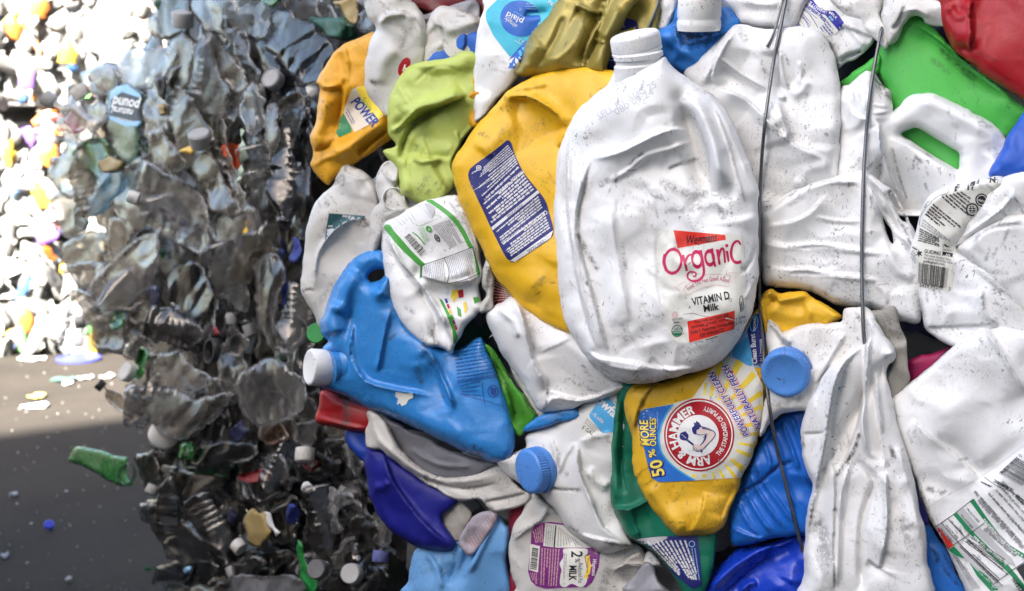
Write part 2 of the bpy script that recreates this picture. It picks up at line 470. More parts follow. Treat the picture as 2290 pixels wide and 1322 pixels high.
    gall = np.zeros(len(verts), np.float32); gall[:len(gv)] = gv
    at.data.foreach_set('value', gall)
    me.polygons.foreach_set('use_smooth', [True] * len(me.polygons))
    me.materials.append(mat); me.update()
    ob = make_obj(name, me, org, parent)
    if label: tag(ob, label, cat, group)
    H_ = Host(); H_.obj = ob; H_.world_of = world_of; H_.s = s; H_.z = z; H_.nrm = nrm; H_.D = Dc; H_.org = org
    H_.bvh = BVHTree.FromPolygons([Vector((p[0], p[1], q)) for p, q in zip(vv, hv)], [tuple(t) for t in tris])
    H_.height = lambda x, y: float(samp(H, np.array([x]), np.array([y]))[0])
    return H_

# ------------------------------------------------------------------ turned parts: caps, necks
def view_axis(r, u, t):
    """direction given as right, up, towards the camera"""
    return (RT * r + UP * u - FW * t).normalized()

def lathe(name, prof, mat, pos, axis, parent=None, seg=40, ribs=0, rib=.03, squash=1.0, seed=0, wob=0.0, rot=0.0, cap_end=True, dent=None):
    """prof: (radius, height) pairs in metres along the axis; ribs = number of grip ridges on rings marked with a third value"""
    rs = np.random.RandomState(seed)
    bm = bmesh.new(); rings = []
    n = ribs * 2 if ribs else seg
    ph = rs.uniform(0, 6.28, 4)
    for q in prof:
        r, h = q[0], q[1]; ring = []
        for i in range(n):
            a = 2 * math.pi * i / n
            rr = r * (1 + (rib if (len(q) > 2 and q[2] and i % 2) else 0)) * (1 + wob * math.sin(2 * a + ph[0]) + .5 * wob * math.sin(3 * a + ph[1] + h * 60))
            ring.append(bm.verts.new((rr * math.cos(a), rr * math.sin(a) * squash, h)))
        rings.append(ring)
    for A, B in zip(rings, rings[1:]):
        for i in range(n):
            bm.faces.new((A[i], A[(i + 1) % n], B[(i + 1) % n], B[i]))
    if cap_end:
        bm.faces.new(rings[-1]); bm.faces.new(rings[0][::-1])
    me = bpy.data.meshes.new(name); bm.normal_update()
    for f in bm.faces: f.smooth = len(f.verts) == 4
    bm.to_mesh(me); bm.free()
    M = axis.to_track_quat('Z', 'Y').to_matrix().to_4x4() @ Matrix.Rotation(rot, 4, 'Z')
    me.transform(M)
    me.materials.append(mat)
    me.set_sharp_from_angle(angle=R_(38))
    return make_obj(name, me, pos, parent)

def screw_cap(host, px, py, lift, rpx, hpx, axis, mat, name='cap', ribs=44, squash=1.0, top_in=.86, skirt=True, wob=.01):
    """a ribbed bottle cap: bevelled top, grip ribs, tamper band"""
    s = host.s; r = rpx * s; h = hpx * s
    pos = host.world_of(px, py, lift)
    pr = []
    if skirt: pr += [(r * 1.05, 0), (r * 1.07, h * .04), (r * 1.07, h * .2), (r * .98, h * .24), (r * .97, h * .28)]
    pr += [(r, h * .30, 1), (r, h * .84, 1), (r * .97, h * .93), (r * .90, h * .99), (r * top_in, h), (r * (top_in - .04), h * .985), (r * .3, h * .985)]
    return lathe(name, pr, mat, pos, axis, host.obj, ribs=ribs, rib=.035, squash=squash, wob=wob)

def tube(name, pts, rad, mat, parent=None, seg=10):
    """a round bar through points"""
    P = [Vector(p) for p in pts]
    org = P[len(P) // 2].copy(); bm = bmesh.new(); rings = []
    for i, p in enumerate(P):
        d = (P[min(i + 1, len(P) - 1)] - P[max(i - 1, 0)]).normalized()
        a = d.orthogonal().normalized() if i == 0 else (rings_a - d * rings_a.dot(d)).normalized()
        rings_a = a; b = d.cross(a)
        rings.append([bm.verts.new(p - org + (a * math.cos(2 * math.pi * k / seg) + b * math.sin(2 * math.pi * k / seg)) * rad) for k in range(seg)])
    for A, B in zip(rings, rings[1:]):
        for k in range(seg): bm.faces.new((A[k], A[(k + 1) % seg], B[(k + 1) % seg], B[k]))
    bm.faces.new(rings[0][::-1]); bm.faces.new(rings[-1])
    for f in bm.faces: f.smooth = True
    me = bpy.data.meshes.new(name); bm.to_mesh(me); bm.free(); me.materials.append(mat)
    return make_obj(name, me, org, parent)
# ================================================================== the coloured bale
K1 = (980, 0, 2.938); K3 = (1200, 50, 1.5545); K4 = (1450, 0, 2.938); K5 = (1850, 0, 2.939); K6 = (650, 0, 2.938)
K7 = (650, 350, 2.938); K8 = (650, 700, 2.125); KR = (1690, 350, 2.643); KB = (1690, 650, 1.967); KT = (1050, 830, 2.6875)
KD = (1350, 650, 1.968); KY = (1000, 300, 2.644)
WHITE = hdpe((.80, .80, .79), .85, .38, .45)
WHITE_D = hdpe((.76, .745, .71), 1.15, .42)
WHITE_G = hdpe((.68, .66, .62), .95, .5)
MILKY = hdpe((.72, .72, .70), .5, .34, .45, 1.0, sss=.15)
YELLOW = hdpe((.80, .46, .018), .45, .38, .35, grime=(.12, .07, .03))
YELLOW_D = hdpe((.78, .45, .02), .8, .40, .35, grime=(.10, .06, .03))
ORANGE = hdpe((.70, .34, .012), .55, .42, .3, grime=(.10, .06, .03))
LIME = hdpe((.47, .55, .125), .55, .45, .3)
SKYBLUE = hdpe((.03, .215, .56), .38, .27, .5, grime=(.05, .06, .08))
CAPBLUE = hdpe((.085, .265, .68), .8, .40, .4, grime=(.05, .06, .08))
RIBBLUE = hdpe((.012, .13, .54), .35, .28, .45, grime=(.03, .04, .07))
DEEPBLUE = hdpe((.006, .045, .50), .3, .24, .5, grime=(.03, .04, .07))
MIDBLUE = hdpe((.02, .11, .48), .5, .42, .35, grime=(.04, .05, .08))
NAVY = hdpe((.010, .012, .20), .3, .45, .3, grime=(.03, .03, .05))
RED = hdpe((.36, .006, .012), .35, .40, .35, grime=(.10, .03, .03))
GREEN = hdpe((.075, .46, .07), .5, .42, .3, grime=(.04, .08, .04))
LEAF = hdpe((.06, .26, .02), .4, .4, .3)
DKGREEN = hdpe((.006, .15, .085), .4, .42, .35, grime=(.02, .04, .03))
GOLD = hdpe((.33, .26, .05), .45, .33, .5, grime=(.10, .07, .03), metal=.25)
MAGENTA = hdpe((.38, .01, .10), .4, .45)
GREYFILM = hdpe((.33, .33, .36), .9, .35)
DIRTY = hdpe((.34, .32, .28), 1.0, .55)
LTBLUE = hdpe((.13, .33, .62), .6, .42)
WHITE_L = hdpe((.58, .565, .525), 1.2, .44)
HOSTS = []
GB = 'crushed bottles baled in the coloured bale'
def cb(*a, **k):
    k.setdefault('group', GB); k['g'] = k.get('g', 6.0) * .72; k.setdefault('cell', 2.0)
    h = crush(*a, **k); HOSTS.append(h); return h

# ---- the big milk jug in the middle
jug = cb('milk_jug', [(272, 150), (272, 150), (268, 175), (255, 205), (230, 235), (190, 265), (140, 310), (105, 370), (80, 450), (66, 550), (60, 650), (65, 750),
    (72, 850), (80, 950), (95, 1030), (120, 1085), (150, 1130), (190, 1190), (235, 1225), (290, 1245), (350, 1255), (440, 1245), (520, 1222),
    (600, 1200), (650, 1170), (700, 1110), (735, 1040), (755, 985), (766, 920), (770, 850), (772, 700), (768, 580), (750, 520), (720, 440),
    (685, 360), (650, 300), (610, 250), (560, 215), (510, 185), (470, 155), (447, 122), (447, 122)], 100, 78, WHITE,
    "large white milk jug with white cap and red printed label in the bale's middle", 'milk jug',
    K=K3, R=120, g=4.5, soft=4, crumple=((150, 9), (62, 3.0), (26, .9)), seed=4021, rim=4, feats=[
    # left flank: flat panel edge and the long vertical creases
    ('step', [(118, 395), (112, 480), (112, 640), (128, 760), (150, 900), (190, 1050), (235, 1160)], -18, 34),
    ('ridge', [(122, 380), (118, 520), (122, 660), (142, 790), (165, 920), (205, 1050)], 10, 13),
    ('step', [(200, 475), (172, 560), (150, 650), (148, 720), (165, 810), (200, 930), (240, 1080), (275, 1190)], 15, 52, .30),
    ('soft', [(235, 640), (262, 760), (285, 900), (300, 1050)], 10, 30),
    ('ridge', [(262, 610), (275, 740), (300, 900), (330, 1030)], 5, 12),
    # the kinked shoulder
    ('step', [(200, 482), (280, 465), (340, 440), (400, 410), (470, 380), (530, 375)], 17, 40),
    ('ridge', [(195, 480), (260, 468), (335, 442), (400, 405), (460, 378)], 9, 14),
    ('ridge', [(330, 505), (390, 470), (470, 448), (545, 415)], 8, 10),
    ('step', [(450, 515), (500, 495), (565, 470)], -7, 22, .5),
    ('ridge', [(255, 560), (310, 530), (380, 480)], 6, 11),
    ('dent', (240, 420), 60, 38, -20, -16), ('dent', (395, 330), 44, 60, 20, 10), ('dent', (300, 300), 46, 46, 0, 8),
    # handle: hollow beside it, the grip itself and its outer seam
    ('dent', (545, 430), 24, 108, -14, -40), ('dent', (500, 300), 16, 26, -30, -14),
    ('soft', [(500, 262), (560, 330), (600, 430), (622, 520), (640, 600)], 22, 20),
    ('step', [(498, 285), (545, 345), (580, 430), (598, 520), (602, 605)], -26, 36),
    ('ridge', [(585, 240), (640, 330), (690, 440), (735, 560)], 6, 7),
    ('ridge', [(610, 300), (655, 420), (690, 540), (720, 640)], 5, 6),
    ('step', [(690, 620), (600, 600), (560, 628), (510, 660)], -13, 30, .55),
    ('dent', (640, 560), 46, 80, -10, 8),
    # label panel edge and belly
    ('dent', (590, 900), 105, 150, 6, 12, 2),
    ('ridge', [(430, 700), (420, 780), (425, 900), (440, 1000)], -5, 10),
    ('step', [(150, 1120), (230, 1150), (330, 1165), (450, 1190), (560, 1190)], 14, 40),
    ('ridge', [(140, 1100), (230, 1170), (330, 1190), (400, 1190)], 6, 14),
    ('step', [(400, 1150), (440, 1190), (470, 1220)], -9, 25),
    ('ridge', [(700, 870), (740, 830), (762, 760)], -7, 10), ('ridge', [(715, 960), (748, 900), (765, 870)], 6, 10),
    ('grime', [(150, 740), (185, 800), (215, 850)], 5, .8), ('grime', [(440, 560), (520, 600), (585, 600)], 9, .55),
    ('grime', [(300, 770), (312, 850)], 4, .7), ('grime', [(195, 1180), (270, 1225), (360, 1240), (470, 1228)], 10, .5),
    ('grime', [(230, 570), (250, 555)], 5, .8), ('grime', [(325, 500), (350, 480), (370, 465)], 3, .9),
    ('grime', [(440, 655), (540, 650), (620, 640), (640, 680)], 7, .5), ('grime', [(175, 880), (185, 905)], 2.5, 1)])
_ax = view_axis(-.12, .92, .30)
pc = hdpe((.80, .80, .80), .6, .42)
lathe('neck', [(50 * jug.s * 1.10, -30 * jug.s), (50 * jug.s * 1.08, 4 * jug.s), (49 * jug.s, 8 * jug.s), (49 * jug.s, 16 * jug.s), (53 * jug.s, 18 * jug.s), (53 * jug.s, 27 * jug.s), (47 * jug.s, 30 * jug.s)],
      pc, jug.world_of(1430, 152, 26), _ax, jug.obj, seg=56, wob=.006)
lathe('cap', [(q[0] * jug.s, q[1] * jug.s) + tuple(q[2:]) for q in ((51, 0), (54, 1), (54.5, 6), (52, 7), (52, 9), (53, 10, 1), (53, 34, 1), (51, 39), (47, 41.5), (44, 41.5), (42, 40), (10, 40))],
      pc, jug.world_of(1426, 122, 26), view_axis(-.20, .90, .34), jug.obj, ribs=56, rib=.022, wob=.006)

# ---- yellow detergent jug behind it
yel = cb('detergent_jug', [(1380, 165), (1340, 153), (1290, 151), (1215, 164), (1155, 192), (1110, 234), (1060, 290), (1025, 340), (1011, 385), (1028, 450), (1070, 540),
    (1112, 622), (1160, 680), (1210, 717), (1262, 742), (1300, 748), (1345, 700), (1350, 400), (1420, 220)], 60, 42, YELLOW,
    'big yellow detergent jug with upside down navy directions label, tucked behind the white milk jug', 'detergent jug', R=85, g=5.5, soft=5,
    crumple=((200, 7), (80, 2)), seed=77, feats=[
    ('step', [(1130, 225), (1175, 222), (1210, 238), (1245, 262), (1270, 300)], -20, 60),
    ('soft', [(1175, 218), (1225, 245), (1262, 290)], 12, 22), ('ridge', [(1140, 218), (1178, 220), (1230, 250), (1258, 285)], 10, 16),
    ('dent', (1225, 300), 52, 58, 25, -24), ('dent', (1150, 250), 40, 24, -30, -8), ('step', [(1245, 330), (1252, 305), (1262, 290)], 14, 30),
    ('ridge', [(1145, 210), (1180, 200), (1230, 190)], 6, 9), ('soft', [(1080, 350), (1120, 300), (1160, 265)], 8, 30),
    ('dent', (1200, 640), 60, 30, 20, 9), ('grime', [(1075, 300), (1092, 310)], 4, 1), ('grime', [(1195, 640), (1215, 620)], 7, .6)])
# ---- orange jug top left
orj = cb('detergent_jug', [(548, 205), (548, 205), (430, 258), (335, 300), (250, 400), (155, 545), (155, 545), (185, 590), (182, 690), (175, 790), (130, 900), (150, 1000), (133, 1080), (170, 1150),
    (245, 1218), (300, 1165), (420, 1090), (530, 1000), (645, 930), (700, 850), (700, 600), (620, 300)], -62, 44, ORANGE,
    'orange detergent jug folded open round a torn label, at the dark upper left edge', 'detergent jug', K=K6, R=42, g=5.5, soft=3,
    crumple=((95, 8), (40, 2.4)), seed=31, feats=[
    ('dent', (395, 780), 42, 52, 20, -44, 1.6), ('step', [(335, 300), (372, 440), (355, 600), (330, 740), (300, 880)], -16, 26),
    ('ridge', [(335, 300), (365, 420), (350, 560)], 16, 14), ('step', [(180, 575), (260, 590), (340, 570)], -14, 26), ('ridge', [(160, 548), (240, 580), (330, 560)], 12, 11),
    ('soft', [(215, 620), (220, 760), (170, 880), (200, 990)], 14, 18), ('soft', [(640, 800), (520, 850), (400, 930), (300, 1000), (220, 1030)], 26, 22),
    ('step', [(640, 860), (540, 940), (440, 1030)], -20, 22), ('ridge', [(150, 1000), (260, 960), (300, 900)], -10, 9), ('ridge', [(150, 1085), (215, 1040), (300, 1010)], 8, 10),
    ('grime', [(215, 660), (240, 700), (200, 780)], 3, .8), ('grime', [(470, 840), (560, 800)], 3, .6)])
w4 = cb('white_bottle', [(470, -60), (480, 20), (510, 120), (560, 190), (515, 260), (482, 400), (478, 520), (495, 620), (555, 700), (655, 780), (740, 720), (840, 500), (900, 300), (880, 130), (850, 60), (780, -10), (740, -70)],
    -32, 34, WHITE_L, 'dirty white bottle bent over a red printed oval, above the lime green bottle', 'bottle', K=K6, R=55, crumple=((120, 9), (50, 3)), seed=55, feats=[
    ('step', [(560, 190), (620, 110), (720, 90), (840, 120)], 14, 26), ('ridge', [(575, 160), (640, 105), (760, 95)], 9, 12), ('dent', (640, 240), 30, 50, 20, 8),
    ('soft', [(560, 560), (600, 420), (700, 300)], 8, 20), ('grime', [(530, 530), (560, 550)], 4, .9), ('grime', [(740, 200), (730, 320)], 8, .5)])
w5 = cb('white_bottle', [(925, 85), (985, 45), (1040, 42), (1150, 75), (1255, 125), (1275, 200), (1275, 330), (1000, 440), (840, 430), (800, 400), (805, 340), (850, 230), (900, 140)],
    -44, 30, WHITE_L, 'grey white bottle flattened in shade between the bent white bottle and the blue one', 'bottle', K=K6, R=38, crumple=((80, 8), (36, 2)), seed=61, feats=[
    ('step', [(950, 150), (1000, 200), (1020, 300)], -12, 24), ('ridge', [(930, 90), (975, 170), (1000, 260), (960, 340)], 10, 12), ('soft', [(1000, 210), (1120, 180), (1240, 130)], 9, 14)])
bl6 = cb('blue_bottle', [(885, 410), (915, 370), (960, 312), (1050, 245), (1130, 205), (1240, 188), (1300, 188), (1300, 420), (1050, 440)], -38, 24, MIDBLUE,
    'dull blue bottle showing only its side above the lime green bottle', 'bottle', K=K6, R=30, crumple=((70, 6), (30, 2)), seed=62, feats=[('step', [(1140, 200), (1150, 270), (1140, 350)], 12, 20)])
lime = cb('lime_bottle', [(638, 790), (640, 680), (665, 600), (715, 500), (800, 425), (950, 392), (1070, 380), (1120, 352), (1205, 350), (1260, 480), (1260, 700), (1210, 820), (1120, 950), (1070, 1060),
    (1080, 1200), (1000, 1330), (930, 1350), (850, 1345), (780, 1310), (712, 1270), (705, 1120), (640, 1040), (607, 990), (690, 955), (645, 880)], -4, 40, LIME,
    'lime green bottle folded across its middle, left of the yellow jug', 'bottle', K=K6, R=48, soft=3, g=5, crumple=((110, 10), (46, 3.2), (22, .8)), seed=90, feats=[
    ('step', [(1160, 620), (1060, 670), (960, 700), (860, 720), (770, 790), (730, 850)], 26, 34), ('soft', [(1120, 600), (1000, 650), (860, 690), (740, 760)], 14, 14),
    ('ridge', [(1150, 640), (1030, 690), (900, 760), (800, 830), (740, 960), (715, 1100)], -14, 12), ('dent', (900, 760), 34, 10, -25, -22),
    ('ridge', [(640, 880), (720, 830), (830, 730)], 10, 10), ('step', [(1070, 1040), (930, 1040), (820, 1010), (780, 1060), (790, 1200)], -14, 26),
    ('ridge', [(780, 1020), (860, 1060), (1000, 1035)], 10, 10), ('dent', (880, 1150), 34, 30, 0, -12), ('soft', [(740, 1010), (745, 1150), (760, 1290)], 12, 16),
    ('ridge', [(800, 560), (960, 440), (1160, 480)], -3, 6), ('ridge', [(690, 560), (780, 700)], 3, 6), ('ridge', [(1080, 860), (1120, 950)], 8, 9)])
ors = cb('orange_bottle', [(1290, -20), (1225, 300), (1190, 480), (1145, 640), (1160, 780), (1200, 845), (1265, 800), (1330, 600), (1340, -20)], -2, 18, ORANGE,
    'orange bottle edge showing between the lime green bottle and the tall white one', 'bottle', K=K6, R=20, crumple=((50, 4),), seed=14, feats=[('step', [(1150, 640), (1200, 600), (1260, 600)], 10, 14)])
w9 = cb('white_bottle', [(335, -20), (300, 60), (268, 180), (245, 330), (232, 480), (229, 620), (236, 740), (243, 800), (300, 770), (400, 650), (520, 520), (640, 320), (840, 20), (850, -30)], 14, 26, WHITE,
    'white bottle with a cyan label and blue circle, left of the gold bottle', 'bottle', K=K1, R=45, crumple=((170, 5), (60, 1.2)), seed=19, feats=[('step', [(450, 480), (560, 330), (720, 110), (820, 20)], 10, 22), ('soft', [(560, 100), (640, 90), (730, 75)], -8, 8)])
gold = cb('gold_bottle', [(500, 480), (500, 480), (545, 400), (570, 290), (640, 190), (720, 100), (790, 10), (830, -40), (1310, -40), (1270, 60), (1220, 170), (1150, 290), (1112, 440), (1110, 500), (930, 480), (700, 500), (560, 510)], 38, 46, GOLD,
    'gold bottle twisted into two fat folds, at the top above the yellow jug', 'bottle', K=K1, R=52, soft=4, crumple=((120, 6), (50, 2)), seed=101, g=5, feats=[
    ('step', [(1110, -20), (1080, 90), (1000, 240), (960, 350), (950, 450)], -26, 34), ('dent', (1040, 250), 10, 85, 22, -34), ('soft', [(985, 60), (930, 230), (860, 330), (700, 440)], 16, 26),
    ('step', [(905, 40), (985, 85), (1070, 100)], -16, 26), ('ridge', [(910, 35), (960, 60), (1075, 98)], 14, 10), ('ridge', [(1070, 100), (1080, 60), (1090, 10)], 10, 9),
    ('step', [(1020, 250), (1075, 280), (1085, 300)], -12, 20), ('ridge', [(1010, 265), (1050, 270), (1085, 290)], 12, 8),
    ('soft', [(680, 260), (600, 350), (560, 460)], 12, 24), ('ridge', [(830, 100), (770, 260), (690, 390), (640, 450)], -7, 14), ('soft', [(1190, 40), (1120, 170), (1060, 250)], 16, 18),
    ('grime', [(975, 100), (940, 170), (900, 260), (860, 350)], 1.6, .9), ('grime', [(845, 270), (815, 340)], 1.4, .9), ('dent', (1070, 370), 14, 30, 0, 10)])
gold2 = cb('gold_bottle', [(1180, -30), (1300, -30), (1460, -30), (1440, 200), (1440, 330), (1300, 480), (1120, 480), (1100, 300)], 8, 20, GOLD,
    "shaded gold bottle with a dark navy label, behind the cap of the big milk jug", 'bottle', K=K1, R=30, crumple=((90, 5), (40, 1.5)), seed=102)
blc = cb('blue_bottle', [(190, 40), (165, 110), (150, 150), (60, 200), (0, 232), (-60, 300), (60, 360), (100, 400), (160, 455), (240, 492), (320, 470), (420, 350), (540, 230), (600, 150), (560, 90), (525, 60), (470, 35), (330, 0)], 6, 34, SKYBLUE if False else hdpe((.02, .19, .60), .8, .38, .4, grime=(.03, .03, .04)),
    'grimy blue bottle with a scuffed white cap pointing up, behind the milk jug', 'bottle', K=K4, R=40, crumple=((80, 8), (36, 2.6)), seed=33, feats=[
    ('grime', [(200, 180), (260, 260), (360, 250), (440, 190)], 16, .95), ('grime', [(180, 250), (300, 300), (420, 250)], 10, .6), ('ridge', [(150, 160), (200, 280), (170, 420)], 10, 14),
    ('step', [(250, 300), (350, 270), (520, 210)], -12, 22), ('soft', [(190, 380), (280, 330), (400, 290)], 10, 16), ('dent', (180, 300), 16, 26, 20, -10)])
lathe('cap', [(q[0] * blc.s, q[1] * blc.s) + tuple(q[2:]) for q in ((46, -10), (48, 0), (48, 9), (46.5, 12), (46, 16), (46.5, 20, 1), (45, 62, 1), (42, 70), (36, 74), (10, 73))],
      hdpe((.78, .77, .74), 1.3, .5), blc.world_of(1563, 58, 46), view_axis(-.02, .96, .30), blc.obj, ribs=46, rib=.03, wob=.02)
w12 = cb('white_bottle', [(480, -60), (500, 40), (560, 120), (600, 165), (720, 180), (840, 195), (960, 190), (1030, 60), (1050, -60)], -22, 32, WHITE,
    "softly hollowed white bottle left of the long steel wire at the top edge", 'bottle', K=K4, R=45, crumple=((90, 8), (40, 2)), seed=44, feats=[('dent', (680, 60), 34, 22, 0, -12), ('ridge', [(620, 0), (700, 30), (860, 30)], 8, 14)])
w12b = cb('white_bottle', [(45, -40), (50, 60), (60, 130), (50, 205), (110, 195), (165, 110), (190, 30), (190, -40)], -6, 24, WHITE_D,
    'small crumpled white bottle between the gold bottle and the grimy white cap', 'bottle', K=K4, R=22, crumple=((34, 7), (16, 2)), seed=46)
w13 = cb('white_bottle', [(1030, -50), (1000, 40), (940, 190), (960, 230), (1160, 300), (1215, 380), (1245, 450), (1300, 410), (1360, 385), (1420, 340), (1475, 270), (1500, 150), (1500, -50)], -30, 30, WHITE,
    'white bottle with a purple and white nutrition label, between the two long wires', 'bottle', K=K4, R=42, crumple=((90, 6), (40, 2)), seed=48, feats=[
    ('step', [(1240, 400), (1320, 345), (1420, 335)], -18, 24), ('ridge', [(1260, 130), (1350, 220), (1430, 320)], 8, 12), ('step', [(1250, 160), (1380, 210), (1480, 250)], -9, 20)])
w13b = cb('white_bottle', [(1190, -60), (1200, 20), (1290, 100), (1400, 180), (1475, 245), (1560, 330), (1570, 200), (1520, 100), (1530, -60)], -6, 22, WHITE_D,
    'scuffed white bottle at the top edge, left of the upper end of the right wire', 'bottle', K=K4, R=28, crumple=((60, 6), (28, 2)), seed=49, feats=[('grime', [(1230, 40), (1330, 60)], 5, .5)])
w13c = cb('white_bottle', [(1540, -60), (1530, 60), (1545, 200), (1570, 290), (1640, 260), (1680, 170), (1730, 110), (1800, 120), (1830, 160), (1990, 160), (1990, -60)], -14, 28, WHITE_D,
    'creased white bottle above the bright green bottle at the top edge', 'bottle', K=K4, R=34, crumple=((70, 9), (34, 3)), seed=50, feats=[('step', [(1590, 200), (1640, 140), (1680, 40)], -12, 18), ('ridge', [(1650, 90), (1760, 60), (1840, 120)], 9, 9)])
w14 = cb('white_bottle', [(225, 500), (300, 410), (420, 312), (500, 230), (572, 170), (650, 168), (740, 185), (850, 192), (930, 182), (1010, 180), (1080, 198), (1150, 232), (1205, 320), (1240, 430), (1262, 560), (1268, 720), (1262, 900),
    (1250, 1150), (1160, 1220), (950, 1330), (830, 1440), (600, 1440), (430, 1150), (300, 800)], 22, 36, WHITE,
    'large smooth white bottle folded round a long diagonal band, directly behind the left wire', 'bottle', K=K4, R=60, g=5, soft=4, crumple=((140, 5), (60, 1.6)), seed=65, feats=[
    ('step', [(410, 560), (440, 440), (500, 310), (560, 215)], 22, 40), ('ridge', [(360, 570), (420, 450), (490, 300), (570, 180)], 16, 16),
    ('step', [(455, 385), (560, 465), (660, 530), (760, 590), (800, 625)], -16, 30), ('ridge', [(455, 380), (600, 495), (770, 590)], 9, 10),
    ('step', [(400, 555), (520, 590), (640, 650), (750, 745), (860, 860), (960, 945), (1100, 1010), (1230, 1090)], 18, 34), ('soft', [(480, 560), (620, 620), (760, 720), (880, 850)], 13, 22),
    ('dent', (520, 640), 34, 20, 10, 10), ('step', [(840, 650), (870, 720), (900, 820), (940, 930)], 22, 40), ('ridge', [(845, 660), (880, 740), (930, 900)], 12, 10), ('soft', [(850, 640), (880, 640), (890, 625)], 10, 7),
    ('step', [(850, 330), (860, 430), (880, 560), (935, 600)], -15, 26), ('ridge', [(855, 340), (875, 470), (920, 590)], 10, 9), ('ridge', [(985, 400), (1000, 480), (985, 570)], 6, 9),
    ('soft', [(930, 640), (1010, 590), (1040, 520)], 7, 14), ('dent', (1090, 1130), 40, 12, -15, -12), ('soft', [(960, 1250), (1040, 1140), (1200, 1090)], 12, 18),
    ('grime', [(875, 345), (905, 385), (920, 430)], 2.2, .9), ('grime', [(600, 200), (640, 260)], 9, .45), ('grime', [(760, 460), (790, 500)], 5, .5), ('grime', [(1160, 880), (1166, 884)], 3, 1)])
w16 = cb('handled_bottle', [(85, 600), (150, 555), (200, 505), (262, 462), (262, 462), (310, 480), (370, 560), (425, 600), (432, 660), (428, 740), (470, 700), (520, 650), (600, 617), (700, 620), (800, 665), (900, 712), (1000, 762), (1110, 830), (1160, 905),
    (1200, 1000), (1180, 1150), (1100, 1300), (1000, 1420), (520, 1420), (250, 1320), (60, 1200), (60, 900)], 0, 46, WHITE,
    'white jug whose moulded handle loop frames the green bottle behind it', 'jug', K=K5, R=46, g=5, soft=4, crumple=((130, 5), (56, 2)), seed=71,
    holes=[[(492, 885), (545, 850), (600, 845), (700, 905), (800, 965), (862, 1005), (866, 1060), (858, 1112), (800, 1082), (650, 992), (560, 930)]], feats=[('dent', (455, 1350), 60, 90, -25, -90), 
    ('step', [(290, 770), (350, 830), (360, 960), (400, 1100), (470, 1240), (530, 1320)], 22, 30), ('ridge', [(345, 850), (365, 960), (410, 1100), (500, 1270)], 10, 9),
    ('dent', (350, 1120), 9, 26, 10, -26), ('step', [(100, 630), (170, 740), (260, 800)], 10, 26), ('ridge', [(100, 640), (190, 760), (280, 800)], 5, 5),
    ('ridge', [(300, 750), (380, 745), (420, 740)], 6, 5), ('ridge', [(300, 690), (360, 705), (425, 700)], 4, 4), ('soft', [(560, 660), (720, 690), (900, 790), (1060, 880), (1080, 1000)], 10, 22),
    ('step', [(400, 900), (560, 960), (700, 1050), (850, 1130)], 8, 30), ('dent', (360, 590), 12, 22, -30, -18), ('grime', [(350, 560), (400, 620), (420, 640)], 9, .9), ('grime', [(310, 510), (350, 590)], 6, .7),
    ('grime', [(430, 980), (480, 1180), (520, 1300)], 2, .8), ('grime', [(590, 1045), (615, 1060)], 5, .9), ('grime', [(1070, 980), (1110, 1020)], 8, .4)])
gre = cb('green_bottle', [(480, 125), (510, 90), (545, 74), (600, 92), (640, 120), (700, 180), (800, 290), (900, 390), (1000, 470), (1150, 580), (1295, 700), (1330, 740), (1250, 860), (1160, 950), (900, 1180), (640, 1060), (440, 900), (400, 680),
    (345, 500), (330, 440), (330, 330), (370, 230)], -34, 24, GREEN, 'bright green bottle sloping down to the right, seen through the white handle', 'bottle', K=K5, R=34, g=5, soft=5, crumple=((170, 5), (70, 1.2)), seed=72, feats=[
    ('step', [(565, 155), (700, 245), (820, 340), (1000, 480), (1200, 640)], -14, 26), ('ridge', [(560, 150), (720, 260), (880, 385), (1060, 525)], 9, 8), ('grime', [(760, 340), (860, 420), (960, 520)], 10, .7), ('grime', [(690, 400), (800, 470)], 7, .4)])
gre2 = cb('green_bottle', [(85, 560), (95, 535), (190, 458), (300, 380), (345, 365), (350, 470), (260, 520), (150, 575)], -26, 12, GREEN,
    'narrow strip of green plastic behind the cut white bottle neck', 'bottle piece', K=K5, R=14, crumple=((40, 4),), seed=73)
red = cb('red_bottle', [(715, -60), (725, 20), (745, 110), (790, 240), (850, 350), (960, 432), (1100, 540), (1300, 662), (1420, 720), (1500, 500), (1500, -60)], -10, 52, RED,
    'large deep red bottle filling the top right corner', 'bottle', K=K5, R=70, soft=5, crumple=((170, 6), (60, 1.6)), seed=74, feats=[
    ('dent', (860, 80), 40, 22, 25, -18), ('step', [(960, -20), (945, 120), (955, 240), (940, 340)], 20, 40), ('dent', (900, 320), 22, 18, -40, -18), ('ridge', [(950, 60), (955, 200), (930, 345)], 9, 10), ('soft', [(800, 30), (860, 110), (930, 110)], 10, 12)])
blr = cb('blue_bottle', [(1310, 720), (1250, 790), (1200, 870), (1140, 1000), (1085, 1090), (1060, 1160), (1150, 1170), (1350, 1160), (1450, 1100), (1450, 700)], 34, 30, hdpe((.02, .10, .50), .4, .4, .4, grime=(.03, .04, .06)),
    'plain blue bottle at the right edge below the red bottle', 'bottle', K=K5, R=40, crumple=((90, 5), (40, 1.5)), seed=75)
